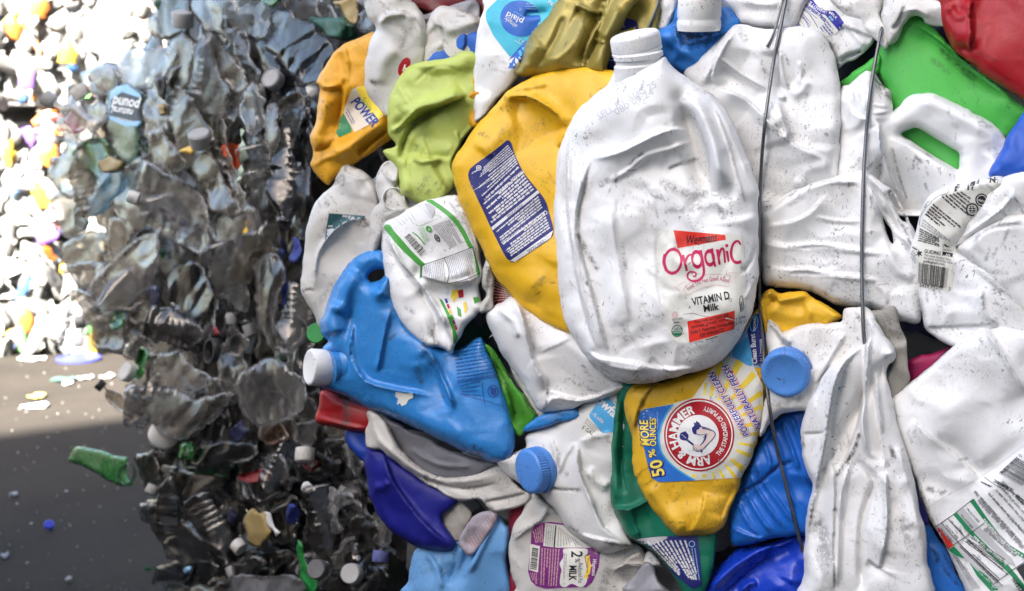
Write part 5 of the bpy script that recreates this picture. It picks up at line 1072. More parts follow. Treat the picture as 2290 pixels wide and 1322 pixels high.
# ================================================================== the bale of clear bottles
A1 = (0, 0, 2.643); A2 = (0, 400, 2.643); A3 = (0, 822, 2.644); A4 = (300, 0, 2.938); A5 = (300, 400, 2.938)
FG = film((.41, .40, .385), .30, .45, .07, .6)          # grey clear
FB = film((.43, .395, .34), .55, .3, .16, .9)            # dirty, milky
FW_ = film((.55, .54, .53), .40, .35, .06, .4)           # whiter, shiny
FD = film((.13, .13, .135), .22, .5, .05, .5)            # dark and glossy
FL = film((.16, .148, .135), .34, .4, .10, .8)           # dirty film, darkened in place of shade low in the bale
FGR = film((.006, .20, .02), 2.2, .4, .12, .4)           # green
FPG = film((.30, .42, .32), .42, .4, .15, .5)           # pale green
FBL = film((.30, .48, .60), .60, .4, .2, .5)            # pale blue
SOLID = {'orange': hdpe((.45, .06, .012), .6, .4), 'red': hdpe((.20, .008, .012), .6, .4), 'navy': hdpe((.01, .012, .05), .5, .4), 'white': hdpe((.62, .62, .61), .9, .45),
         'blue': hdpe((.015, .03, .20), .6, .4), 'yellow': hdpe((.7, .42, .02), .7, .4), 'dkgreen': hdpe((.008, .07, .035), .7, .4), 'tan': hdpe((.34, .25, .10), 1, .5), 'black': hdpe((.02, .02, .022), .6, .35),
         'palegreen': hdpe((.42, .52, .38), .5, .4), 'grey': hdpe((.12, .12, .125), .9, .5), 'green': hdpe((.015, .20, .04), .6, .35), 'sky': hdpe((.22, .42, .62), .7, .4)}  # grey darkened to stand in for shade at the bottom edge
GC = 'crushed clear bottles in the grey bale'
pr = random.Random(21)
def pb(name, outline, z, T, mat, label, cat='bottle', K=None, **k):
    k.setdefault('crumple', ((58, 21), (27, 12), (13, 4))); k.setdefault('R', 16); k.setdefault('g', 4.8); k.setdefault('folds', True); k.setdefault('ragged', 4.5); k.setdefault('soft', 1); k.setdefault('cell', 2.8); k.setdefault('rim', 14)
    T *= .55; k['R'] *= .6; k.setdefault('crisp', 1.6)
    outline = [q for p in outline for q in ((p, p) if pr.random() < .5 else (p,))]; k.setdefault('aniso', (R_(90) + rnd.gauss(0, .45), rnd.uniform(1.8, 3.4)))
    k.setdefault('group', GC)
    return crush(name, outline, z, T, mat, label, cat, K=K, plane=clear_plane, **k)
def pet_outline(cx, cy, L, W, ang, jit=.06, neck=True, rg=pr):
    ca, sa = math.cos(R_(ang)), math.sin(R_(ang))
    if neck:
        P = [(-.5, -.36), (-.5, .36), (-.44, .46), (-.3, .5), (-.1, .44), (.08, .5), (.2, .44), (.3, .26), (.37, .14), (.5, .13), (.5, -.13), (.37, -.14), (.3, -.26), (.2, -.44), (.05, -.48), (-.12, -.43), (-.3, -.5), (-.44, -.46)]
    else:
        n = 11; P = [(rg.uniform(.34, .56) * math.cos(6.283 * i / n), rg.uniform(.34, .56) * math.sin(6.283 * i / n)) for i in range(n)]
    P = [(u + rg.uniform(-jit, jit) * .6, v + rg.uniform(-jit, jit) * 1.5) for u, v in P]
    return [(cx + u * L * ca - v * W * sa, cy + u * L * sa + v * W * ca) for u, v in P]
def pet(cx, cy, L, W, ang, z, mat, label, cap=None, neck=True, T=None, toward=.25, capr=None, **k):
    h = pb('clear_bottle', pet_outline(cx, cy, L, W, ang, neck=neck), z, T or W * .26, mat, label, R=W * .36, aniso=(R_(ang), 3.0), **k)
    if cap is not None:
        r = (capr or max(15, W * .2)) * h.s; ex, ey = cx + .46 * L * math.cos(R_(ang)), cy + .46 * L * math.sin(R_(ang))
        lathe('cap', [(r, 0), (r * 1.02, r * .3), (r, r * .35, 1), (r, r * 1.25, 1), (r * .9, r * 1.4), (r * .2, r * 1.38)], cap, h.world_of(ex, ey, 8),
              view_axis(math.cos(R_(ang)), -math.sin(R_(ang)), toward), h.obj, ribs=26, rib=.03)
    return h
CAPW = hdpe((.60, .60, .58), 1.2, .4); CAPG = hdpe((.34, .34, .34), 1.2, .45)

# hand placed bottles, from the top
pb('dark_bottle', [(310, -40), (420, -40), (428, 40), (400, 80), (360, 95), (335, 60), (345, 20)], -10, 26, FD, 'brownish clear bottle at the top, touching the sunlit bale behind')
pb('green_bottle', [(375, 30), (415, 15), (425, 60), (405, 95), (380, 75)], 4, 14, FGR, 'dark green bottle just left of the milky round cap near the top')
pet(402, 128, 150, 62, -84, 26, FB, 'milky bottle standing neck up with a round pale cap near the top', CAPG, toward=.5, capr=23)
pb('clear_bottle', [(428, -40), (640, -40), (610, 40), (600, 75), (560, 92), (530, 105), (490, 80), (450, 65), (430, 20)], 30, 30, FG, 'wide flattened grey clear bottle across the top edge')
pb('clear_bottle', [(455, 62), (480, 66), (505, 110), (530, 130), (545, 170), (552, 200), (535, 215), (512, 190), (490, 160), (470, 120)], 44, 16, FB, 'narrow dirty beige film leaf hanging below the wide bottle at the top', cat='bottle piece')
pb('clear_bottle', [(432, 95), (460, 80), (490, 150), (515, 195), (508, 250), (470, 260), (436, 215), (425, 150)], 24, 22, FG, 'smooth grey bottle wall left of the beige film leaf')
pb('clear_bottle', [(505, 70), (545, 75), (570, 130), (590, 200), (560, 215), (530, 150)], 30, 18, FG, 'slim clear bottle right of the beige film leaf')
pb('clear_bottle', [(586, 40), (640, 18), (700, 50), (745, 92), (752, 115), (715, 190), (668, 195), (622, 140), (590, 95)], 14, 40, FD, 'big round dark clear bottle at the top beside the orange jug', R=44)
pb('green_bottle', [(583, -20), (640, -20), (625, 12), (602, 18)], 40, 8, FGR, 'bright green bottle tip at the very top edge')
pb('dark_green_label', [(690, 45), (740, 30), (790, 50), (800, 82), (770, 92), (735, 80)], 20, 10, SOLID['dkgreen'], 'dark green scrap in the gap above the orange jug', cat='bottle piece')
pb('torn_label', [(745, 5), (790, -10), (800, 30), (795, 55), (775, 45), (760, 20)], 30, 8, SOLID['tan'], 'torn brown and white paper scrap in the gap above the orange jug', cat='label scrap')
pb('clear_bottle', [(795, 30), (830, 20), (850, 60), (835, 75), (805, 60)], 20, 12, FW_, 'small bluish clear scrap above the orange jug', cat='bottle piece')
pet(700, 260, 130, 70, 200, -10, FD, 'dark glossy bottle pointing left below the round dark bottle')
pet(655, 232, 100, 46, -28, 36, FB, 'small dirty bottle whose pale cap touches the orange jug', CAPW, capr=18)
c = lathe('screwcap', [(20e-3 * .72, 0), (20e-3 * .74, .004), (20e-3 * .74, .014), (.013, .016), (.012, .0145), (.003, .0145)], CAPG, CAM + ray(617, 182) * (clear_plane(617) - .05), view_axis(-.35, .2, .9), seg=36)
tag(c, 'pale round bottle cap with an embossed mark, facing out below the round dark bottle', 'bottle cap', GC)
pb('clear_bottle', [(626, 262), (690, 245), (704, 310), (700, 450), (692, 570), (645, 575), (618, 470), (622, 340)], 6, 36, FD, 'tall dark clear bottle with bright glints, along the orange jug', R=36)
sqb = pb('clear_bottle', [(372, 262), (395, 225), (412, 200), (440, 240), (470, 285), (476, 330), (500, 390), (545, 470), (520, 490), (478, 470), (440, 400), (402, 345)], 40, 26, FB, 'dirty squared bottle with a grey cap facing forward and a thin yellow line')
lathe('cap', [(.0175, 0), (.0178, .006), (.0175, .007, 1), (.0172, .02, 1), (.015, .0225), (.003, .022)], CAPG, CAM + ray(452, 325) * (clear_plane(452) - .058), view_axis(-.05, .75, .6), sqb.obj, ribs=30, rib=.02)
pb('yellow_strip', [(401, 334), (428, 331), (428, 338), (403, 342)], 84, 2, SOLID['yellow'], 'thin yellow strip on the dirty squared bottle', cat='label scrap', g=4, R=4)
pb('clear_bottle', [(566, 180), (590, 212), (593, 268), (567, 312), (540, 284), (526, 244), (545, 200)], 52, 24, FW_, 'pointed open bottle mouth with a dark hollow, right of the grey strips', R=20, feats=[('dent', (556, 246), 14, 20, 0, -26)])
pb('clear_bottle', [(505, 205), (540, 200), (535, 260), (505, 310), (492, 320), (485, 270)], 36, 16, FG, 'clear bottle shoulder left of the pointed open mouth')
pb('clear_bottle', [(480, 270), (492, 262), (505, 300), (525, 370), (548, 440), (556, 470), (532, 460), (505, 390), (486, 330)], 56, 9, FB, 'long thin beige film strip beside the dirty squared bottle', cat='bottle piece', R=12)
pb('orange_bottle', [(503, 330), (530, 315), (542, 325), (538, 370), (512, 378)], 34, 14, SOLID['orange'], 'orange red scrap between the film strips', cat='bottle piece')
pb('pale_green_strip', [(540, 290), (552, 300), (550, 370), (540, 408), (528, 405), (536, 350)], 60, 5, SOLID['palegreen'], 'pale green plastic strip right of the orange red scrap', cat='bottle piece', R=7)
pb('clear_bottle', [(552, 300), (585, 300), (602, 340), (600, 430), (580, 480), (560, 430)], 40, 18, FG, 'folded grey bottle below the pointed open mouth')
pb('clear_bottle', [(598, 250), (622, 240), (620, 330), (608, 400), (596, 340)], 44, 12, FB, 'narrow beige bottle edge left of the tall dark bottle', cat='bottle piece')
# left flank against the light
pb('clear_bottle', [(262, 150), (300, 108), (350, 112), (395, 108), (385, 150), (350, 190), (300, 200), (265, 190)], 16, 26, FW_, 'crumpled whitish bottle at the top left shoulder of the grey bale')
pb('clear_bottle', [(180, 165), (215, 145), (265, 160), (262, 205), (215, 215), (185, 190)], 6, 22, FW_, 'whitish bottle with a dark red cap on the left shoulder')
pb('red_scrap', [(196, 158), (212, 150), (226, 160), (218, 178), (202, 176)], 34, 9, SOLID['red'], 'dark red cap on the left shoulder of the grey bale', cat='bottle cap')
pb('orange_scrap', [(219, 182), (232, 176), (236, 200), (222, 204)], 34, 6, SOLID['orange'], 'small orange scrap below the dark red cap', cat='bottle piece')
pet(163, 262, 118, 76, 216, 30, FW_, 'small clear bottle with a pink label and a grey cap sticking out at the left', CAPG, capr=18)
pb('pink_label', [(140, 268), (160, 240), (190, 262), (195, 290), (165, 298)], 62, 4, film((.50, .12, .20), .75, .3, .25, .5), 'torn pink label on the small bottle at the left edge', cat='label', g=6)
pet(207, 250, 84, 58, 238, 34, FW_, 'small bottle with a white cap right of the pink labelled one', CAPW, capr=19)
hp = pb('clear_bottle', [(248, 200), (285, 186), (318, 205), (316, 280), (310, 340), (290, 362), (262, 350), (244, 300), (240, 250)], 40, 30, FPG, 'greenish clear bottle with a black and blue printed label', R=34, crumple=((60, 7), (27, 3)), crisp=.5, rim=5)
pb('clear_bottle', [(345, 178), (362, 195), (378, 250), (368, 300), (342, 325), (320, 305), (313, 255), (325, 205)], 46, 20, FW_, 'shiny crescent shaped bottle right of the black and blue label')
pb('navy_scrap', [(342, 178), (368, 172), (372, 190), (365, 225), (352, 215)], 66, 5, SOLID['black'], 'dark navy scrap on the crescent shaped bottle', cat='label scrap')
pb('amber_scrap', [(352, 235), (368, 230), (388, 250), (380, 262), (360, 262)], 58, 5, SOLID['tan'], 'small brown and white scrap under the dark navy scrap', cat='label scrap')
pb('clear_bottle', [(375, 150), (410, 150), (432, 200), (420, 240), (398, 215), (375, 215)], 30, 20, FD, 'dark clear bottle below the milky round cap')
pb('clear_bottle', [(395, 195), (420, 200), (412, 240), (375, 270), (372, 240)], 44, 12, FW_, 'bright bottle shoulder above the dirty squared bottle')
pb('clear_bottle', [(330, 300), (365, 285), (400, 340), (418, 375), (360, 385), (332, 375)], 36, 24, FB, 'ridged beige bottle left of the dirty squared one')
pb('clear_bottle', [(125, 345), (165, 318), (200, 330), (210, 380), (195, 430), (150, 445), (112, 405), (106, 370)], 0, 30, FG, 'rounded grey bottle bulging out at the left edge', R=34)
pb('green_bottle', [(163, 336), (195, 312), (236, 318), (252, 350), (246, 378), (215, 398), (190, 382), (175, 360)], 30, 22, FGR, 'bright green crumpled bottle on the left flank')
pb('tan_scrap', [(218, 360), (250, 350), (272, 365), (262, 385), (230, 380)], 56, 6, SOLID['tan'], 'tan paper scrap on the green crumpled bottle', cat='label scrap')
pb('blue_label', [(218, 388), (240, 380), (275, 388), (270, 420), (248, 445), (222, 480), (205, 492), (199, 478), (212, 430)], 46, 9, FBL, 'pale blue printed label hanging over the left flank', cat='label')
pb('clear_bottle', [(278, 372), (310, 352), (335, 365), (400, 398), (448, 432), (470, 500), (465, 560), (430, 560), (385, 545), (330, 520), (290, 540), (258, 500), (262, 420)], 34, 34, FW_, 'large whitish crumpled bottle with a small red sticker', R=38, crumple=((64, 28), (28, 13), (13, 4)))
pb('red_sticker', [(352, 472), (362, 463), (384, 478), (383, 488), (370, 492)], 84, 2, SOLID['red'], 'small red sticker on the large whitish bottle', cat='sticker', g=4, R=4)
pb('navy_scrap', [(392, 378), (410, 380), (440, 412), (440, 426), (420, 416)], 70, 5, SOLID['black'], 'black scrap above the large whitish bottle', cat='label scrap')
pb('clear_bottle', [(112, 440), (160, 425), (195, 440), (200, 500), (170, 542), (130, 520), (108, 480)], -8, 26, FG, 'grey bottle under the rounded one at the left edge')
pb('teal_bottle', [(165, 462), (195, 458), (198, 500), (178, 520), (162, 500)], 18, 10, film((.04, .14, .18), .6, .4, .15, .4), 'teal bottle showing through at the left edge')
pb('clear_bottle', [(135, 548), (180, 528), (240, 520), (252, 560), (245, 590), (190, 605), (140, 585)], 4, 26, FB, 'murky bottle bottom at the left edge, mid height')
pb('clear_bottle', [(240, 490), (275, 480), (300, 520), (290, 570), (245, 560)], 18, 20, FB, 'small murky bottle below the pale blue label')
pb('clear_bottle', [(152, 590), (190, 580), (230, 592), (236, 640), (205, 668), (168, 655)], 14, 20, FG, 'round grey bottle end near the sunlit bale')
pb('clear_bottle', [(188, 660), (225, 600), (270, 560), (318, 518), (362, 505), (352, 560), (338, 640), (305, 668), (238, 700), (208, 682)], 46, 18, FW_, 'long flattened clear bottle pointing down to the left', feats=[('ridge', [(190, 662), (240, 600), (320, 525)], 14, 8), ('ridge', [(212, 684), (205, 640), (222, 610)], 10, 7)])
pb('clear_bottle', [(165, 650), (220, 668), (270, 700), (285, 740), (282, 775), (240, 785), (205, 770), (185, 715)], 10, 28, FG, 'dark grey bottle mass at the lower left flank')
pb('green_bottle', [(246, 690), (275, 684), (280, 715), (262, 730), (245, 720)], 34, 8, FGR, 'deep green bottle spot on the lower left flank')
pb('clear_bottle', [(290, 650), (325, 640), (338, 690), (335, 725), (300, 730), (288, 700)], 34, 20, FB, 'beige bottle end under the long flattened bottle')
pb('blue_scrap', [(332, 642), (358, 640), (355, 672), (338, 688)], 62, 6, film((.05, .07, .28), .7, .3, .2, .4), 'blue translucent scrap in the middle of the grey bale', cat='bottle piece')
pb('clear_bottle', [(370, 628), (395, 590), (420, 580), (448, 592), (470, 655), (466, 705), (425, 726), (385, 690)], 40, 34, FD, 'dark glossy bottle in the middle with white glints', R=34)
pb('clear_bottle', [(318, 752), (335, 700), (360, 680), (400, 690), (446, 732), (450, 764), (410, 782), (350, 795), (328, 780)], 46, 24, FG, 'soft grey bottle below the dark glossy one')
pb('clear_bottle', [(343, 828), (352, 793), (395, 784), (440, 822), (505, 850), (465, 874), (365, 872), (340, 856)], 66, 20, FW_, 'bright bluish white crumpled film bottle in the middle', crumple=((40, 18), (18, 9)))
pb('clear_bottle', [(470, 512), (500, 456), (518, 490), (545, 460), (580, 472), (594, 500), (570, 552), (552, 600), (530, 580), (520, 540), (490, 548)], 44, 22, FW_, 'wavy folded bottle with a looped top edge')
lathe('loose_neck', [(.0135, 0), (.014, .006), (.0165, .008), (.0165, .011), (.0135, .013), (.013, .024), (.0115, .024), (.0112, .004)], FB, CAM + ray(601, 528) * (clear_plane(601) - .055), view_axis(.35, .1, .9), seg=30, cap_end=False)
tag(bpy.data.objects['loose_neck'], 'cloudy open bottle neck facing out, right of the wavy folded bottle', 'bottle neck', GC)
pb('clear_bottle', [(470, 620), (495, 545), (528, 566), (560, 665), (548, 705), (508, 668)], 36, 18, FG, 'grey bottle below the wavy folded one')
pb('clear_bottle', [(569, 592), (605, 564), (633, 584), (630, 640), (622, 710), (608, 770), (626, 798), (596, 768), (572, 706), (570, 640)], 52, 24, FG, 'tall twisted clear bottle left of the dirty white jug', crumple=((40, 20), (20, 9)))
pb('clear_bottle', [(570, 560), (595, 545), (625, 555), (620, 575), (580, 590)], 48, 14, FB, 'knotted bottle neck above the tall twisted bottle', cat='bottle piece')
pb('clear_bottle', [(626, 706), (640, 686), (672, 705), (700, 742), (702, 760), (668, 850), (654, 808), (628, 768)], 34, 22, FG, 'folded grey bottle left of the green cap')
pb('navy_scrap', [(622, 536), (640, 545), (642, 640), (634, 690), (628, 620)], 22, 10, SOLID['blue'], 'dark blue bottle edge in the gap left of the dirty white jug', cat='bottle piece')
pet(535, 770, 62, 60, 80, 30, FG, 'round bottle bottom facing out in the dark middle', neck=False)
ringp = CAM + ray(483, 786) * (clear_plane(483) - .06)
lathe('loose_ring', [(.017, 0), (.02, .002), (.021, .008), (.019, .012), (.0165, .012), (.016, .002)], SOLID['black'], ringp, view_axis(-.75, .1, .6), seg=36, cap_end=False)
tag(bpy.data.objects['loose_ring'], 'black plastic neck ring standing on edge in the dark middle', 'neck ring', GC)
pb('clear_bottle', [(450, 740), (470, 700), (478, 660), (500, 690), (480, 730), (462, 780)], 50, 10, FW_, 'curled clear strip above the black neck ring', cat='bottle piece', R=10)
pb('red_scrap', [(474, 735), (488, 728), (496, 745), (478, 752)], 66, 4, SOLID['red'], 'small red scrap above the black neck ring', cat='label scrap')
pb('clear_bottle', [(525, 862), (560, 820), (600, 800), (645, 815), (688, 880), (658, 935), (590, 962), (545, 935)], 46, 34, FW_, 'round crumpled clear bottle left of the sky blue jug cap', R=36, crumple=((44, 22), (20, 10)))
pb('clear_bottle', [(328, 925), (348, 868), (425, 880), (520, 882), (475, 940), (400, 980), (342, 955)], 42, 26, FG, 'flattened grey clear bottle with glossy folds, lower middle')
pb('clear_bottle', [(280, 870), (320, 880), (335, 940), (310, 965), (285, 930)], 26, 18, FG, 'small grey bottle at the lower left edge')
pet(262, 895, 90, 34, 222, 22, FB, 'narrow bottle with a dark cap poking out over the sunlit ground', SOLID['black'], capr=12)
pb('green_bottle', [(300, 815), (318, 778), (328, 795), (322, 832), (308, 842)], 40, 10, FGR, 'vivid green bottle edge at the left flank above the ground')
c = lathe('screwcap', [(.0165, 0), (.017, .004), (.017, .013), (.015, .0155), (.003, .015)], CAPW, CAM + ray(293, 835) * (clear_plane(293) - .05), view_axis(-.6, .3, .7), seg=30)
tag(c, 'white cap beside the vivid green bottle edge', 'bottle cap', GC)
c = lathe('screwcap', [(.024, 0), (.025, .003), (.025, .008), (.022, .010), (.004, .010)], CAPW, CAM + ray(364, 976) * (clear_plane(364) - .03), view_axis(.45, .5, .75), seg=36)
tag(c, 'round white lid half hidden in the dark lower part of the grey bale', 'lid', GC)
pb('green_bottle', [(398, 1005), (415, 992), (430, 1000), (425, 1025), (402, 1030)], 52, 10, FGR, 'light green bottle bit beside the round white lid')
pb('dark_bottle', [(430, 1030), (460, 990), (520, 985), (580, 995), (570, 1020), (500, 1045), (440, 1050)], 40, 26, FD, 'black glossy bottle with curved rings, lower middle')
pb('green_bottle', [(405, 1045), (460, 1040), (520, 1040), (500, 1062), (440, 1062)], 34, 10, film((.01, .12, .03), .6, .4, .12, .4), 'dark green bottle edge under the black glossy bottle')
pb('green_bottle', [(152, 1030), (166, 1000), (188, 998), (250, 1015), (285, 1024), (282, 1060), (300, 1085), (268, 1088), (230, 1070), (185, 1046)], 30, 18, hdpe((.006, .15, .018), .3, .22, .6), 'flattened bright green bottle sticking out of the grey bale over the shaded ground', R=20, ragged=1.5, crisp=.4, rim=4, crumple=((34, 5), (16, 2)))
lathe('loose_ring', [(.018, 0), (.02, .004), (.018, .008), (.0155, .008), (.015, .001)], FPG, CAM + ray(288, 1062) * (clear_plane(288) - .06), view_axis(-.35, .25, .85), seg=36, cap_end=False)
tag(bpy.data.objects['loose_ring.001'], 'pale ring at the end of the flattened bright green bottle', 'neck ring', GC)
pet(683, 975, 60, 60, 90, 40, FG, 'small bottle with a ribbed white cap pointing down by the red bottle end', CAPW, capr=21, toward=.35)
pb('brown_scrap', [(575, 950), (625, 940), (640, 980), (605, 1000), (585, 990)], 34, 10, film((.26, .15, .08), .8, .3, .3, .6), 'brown see-through scrap left of the ribbed white cap', cat='bottle piece')
pb('blue_scrap', [(510, 960), (540, 940), (552, 970), (525, 990)], 40, 6, SOLID['navy'], 'dark blue label scrap under the round crumpled bottle', cat='label scrap')
pb('red_scrap', [(530, 1065), (590, 1045), (605, 1072), (560, 1080)], 38, 6, SOLID['red'], 'red label scrap in the lower middle of the grey bale', cat='label scrap')
pb('red_scrap', [(672, 1030), (700, 1015), (712, 1040), (690, 1060)], 40, 6, SOLID['red'], 'red label scrap below the ribbed white cap', cat='label scrap')
pb('amber_label', [(540, 1170), (560, 1140), (598, 1155), (606, 1195), (585, 1225), (552, 1215)], 42, 8, hdpe((.30, .22, .08), 1.6, .5), 'yellowish brown stained label in the lower middle', cat='label')
pb('white_scrap', [(592, 1150), (604, 1148), (628, 1190), (618, 1198), (602, 1180)], 56, 3, SOLID['white'], 'white paper scrap beside the stained label', cat='label scrap', R=5)
pb('green_strip', [(664, 1208), (672, 1212), (686, 1250), (700, 1300), (704, 1345), (676, 1345), (672, 1290)], 64, 6, SOLID['green'], 'bright green plastic strip at the bottom edge of the grey bale', cat='bottle piece', R=9)
pb('grey_block', [(510, 1320), (520, 1295), (660, 1288), (672, 1345), (505, 1350)], 60, 8, SOLID['grey'], 'flat grey plastic piece at the bottom edge', cat='bottle piece')
for x, y, t in ((792, 1285, 'white cap near the bottom edge between the grey bale and the pale blue bottle'), (716, 1275, 'grey ribbed bottle bottom near the bottom edge')):
    c = lathe('screwcap', [(.0125, 0), (.013, .004), (.0125, .014), (.011, .016), (.003, .0155)], hdpe((.40, .40, .39), 1.2, .45) if x > 750 else SOLID['grey'], CAM + ray(x, y) * (clear_plane(x) - .07), view_axis(-.2, .3, .9), seg=30)
    tag(c, t, 'bottle cap', GC)
pet(857, 1190, 90, 50, 95, 40, FG, 'small bottle pointing down with a bluish cap below the navy bottle', hdpe((.12, .14, .35), .6, .4), capr=18)
BITS = ((655, 1150, 16, 26, 'blue', 'blue scrap near the right side of the grey bale'), (283, 942, 8, 10, 'blue', 'small blue scrap at the lower left edge of the grey bale'), (425, 1275, 14, 12, 'sky', 'pale blue scrap near the bottom of the grey bale'),
        (330, 1272, 14, 6, 'dkgreen', 'dark green scrap at the bottom left of the grey bale'), (548, 505, 6, 18, 'yellow', 'tiny yellow scrap inside the wavy folded bottle'),
        (690, 1090, 20, 14, 'white', 'white scrap beside the red label scrap'), (410, 500, 10, 12, 'navy', 'navy scrap at the edge of the large whitish bottle'), (660, 560, 10, 30, 'blue', 'thin blue edge below the tall dark bottle'))
for x, y, a, b, cname, lab in BITS:
    pb(cname + '_scrap' if cname not in ('navy', 'sky', 'dkgreen') else 'plastic_scrap', [(x + a * 1.0 * pr.uniform(.7, 1.2) * math.cos(t), y + b * pr.uniform(.7, 1.2) * math.sin(t)) for t in [k * .785 for k in range(8)]], 58, 5, SOLID[cname], lab, cat='plastic scrap', g=5, R=8)

# bottles filling the rest of the face, behind the hand placed ones
EDGE = [(340, -60), (335, 30), (300, 110), (200, 165), (130, 230), (110, 330), (104, 430), (112, 530), (140, 600), (165, 680), (205, 780), (270, 800), (262, 870), (285, 950), (300, 1040), (285, 1080), (300, 1180), (320, 1260), (330, 1400), (960, 1400), (860, 1100), (800, 960), (740, 850), (700, 560), (760, 380), (760, 180), (860, 60), (860, -60)]
EP = np.array(EDGE, float)
k_ = 0; fills = [FG, FG, FG, FB, FB, FW_, FD, FD]
where_ = lambda x, y: ('upper' if y < 380 else 'middle' if y < 800 else 'lower') + (' left' if x < 360 else ' right' if x > 560 else '')
adj = ['crumpled', 'twisted', 'flattened', 'creased', 'dented', 'squashed', 'folded', 'wrinkled']
names = {id(FG): 'grey clear', id(FB): 'dirty cloudy', id(FW_): 'whitish clear', id(FD): 'dark clear', id(FL): 'shade-toned dirty'}
def fill(n, zlo, zhi, Lr, seed):
    rg = random.Random(seed); got = []
    tries = 0
    while len(got) < n and tries < 6000:
        tries += 1
        x, y = rg.uniform(100, 900), rg.uniform(-40, 1370)
        dn, _, _ = seg_dist(np.array([x]), np.array([y]), EP)
        if not inside(np.array([x]), np.array([y]), EP)[0] or dn[0] < 30: continue
        if any((x - a) ** 2 + (y - b) ** 2 < 62 ** 2 for a, b in got): continue
        got.append((x, y))
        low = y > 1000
        mt = rg.choice(fills if not low else [FL, FL, FD, FB, FL])  # low bottles get darker films in place of shade
        L = rg.uniform(*Lr); W = L * rg.uniform(.36, .55); an = rg.uniform(0, 360) if rg.random() < .4 else rg.choice([80, -80, 100, -100]) + rg.uniform(-25, 25)
        if dn[0] < L * .45: L = max(70, dn[0] * 1.9); W = L * .6
        lab = '%s %s bottle among the packed bottles, %s part of the grey bale' % (rg.choice(adj), names.get(id(mt), 'grey'), where_(x, y))
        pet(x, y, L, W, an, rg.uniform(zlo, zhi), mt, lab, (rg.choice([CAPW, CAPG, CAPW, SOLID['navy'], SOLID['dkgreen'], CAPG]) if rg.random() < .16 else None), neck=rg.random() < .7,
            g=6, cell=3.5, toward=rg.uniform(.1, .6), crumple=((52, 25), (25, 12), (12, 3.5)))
fill(78, -58, -8, (110, 190), 41)
fill(70, -150, -90, (150, 240), 42)
# the low part of the face is shredded small: more, smaller pieces
rg = random.Random(77)
for i in range(44):
    x, y = rg.uniform(330, 860), rg.uniform(1020, 1350)
    if x > 800 and y < 1250: continue
    if abs(x - 575) < 45 and abs(y - 1180) < 50: continue
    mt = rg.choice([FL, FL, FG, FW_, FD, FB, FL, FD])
    L = rg.uniform(60, 140)
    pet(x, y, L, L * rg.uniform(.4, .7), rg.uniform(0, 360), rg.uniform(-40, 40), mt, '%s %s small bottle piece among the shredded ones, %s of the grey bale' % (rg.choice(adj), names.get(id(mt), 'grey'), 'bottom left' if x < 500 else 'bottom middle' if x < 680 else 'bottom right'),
        neck=rg.random() < .5, g=7, cell=4, crumple=((28, 11), (13, 5)))

def pet_bottle(cx, cy, L, ang, z, mat, label, cap=None, flat=.55, toward=.1, seed=1):
    """a ribbed drink bottle, half crushed: turned profile with base, ribs, shoulder, threaded neck and cap"""
    rs = np.random.RandomState(seed); D = clear_plane(cx); s = D / F; L *= s; r = L * .155
    prof = [(0, .012), (.55, 0), (.9, .015), (1, .05)]
    for k in range(7): prof += [(1, .10 + k * .075), (.9, .13 + k * .075), (1, .16 + k * .075)]
    prof += [(.98, .66), (.9, .71), (.72, .77), (.5, .83), (.38, .87), (.38, .90), (.44, .905), (.44, .92), (.36, .925), (.36, .975), (.30, .975)]
    bm = bmesh.new(); rings = []; n = 36
    ph = rs.uniform(0, 6.28, 6); kk = rs.uniform(.5, 1, 6); bend = rs.uniform(-.12, .12)
    for q, h in prof:
        ring = []; body = min(1, max(0, (.86 - h) / .2))
        dent = sum(kk[i] * math.exp(-((h - .15 - .11 * i) / .05) ** 2) * math.sin(2 * i + ph[i]) for i in range(6)) * .22 * body
        for i in range(n):
            a = 6.28319 * i / n
            w = 1 + body * (.10 * math.sin(3 * a + ph[0] + h * 7) + dent * math.cos(a + ph[1] + h * 3) + rs.uniform(-.03, .03))
            ring.append(bm.verts.new((r * q * w * math.cos(a) * (1 + .22 * body) + bend * L * (h - .5) ** 2, r * q * w * math.sin(a) * (1 - (1 - flat) * body), (h - .5) * L)))
        rings.append(ring)
    for A, B in zip(rings, rings[1:]):
        for i in range(n): bm.faces.new((A[i], A[(i + 1) % n], B[(i + 1) % n], B[i]))
    for f in bm.faces: f.smooth = True
    me = bpy.data.meshes.new('drink_bottle'); bm.to_mesh(me); bm.free(); me.materials.append(mat)
    ax = view_axis(math.cos(R_(ang)), -math.sin(R_(ang)), toward); yv = (FW * -1 - ax * ax.dot(FW * -1)).normalized(); xv = yv.cross(ax)
    M = Matrix((xv, yv, ax)).transposed().to_4x4(); me.transform(M)
    o = make_obj('drink_bottle', me, CAM + ray(cx, cy) * (D - z * s)); tag(o, label, 'bottle', GC)
    if cap: lathe('cap', [(r * .42, 0), (r * .43, .004), (r * .42, .005, 1), (r * .42, .014, 1), (r * .38, .0165), (r * .1, .016)], cap, o.location + ax * (L * .475 - .004), ax, o, ribs=30)
    return o
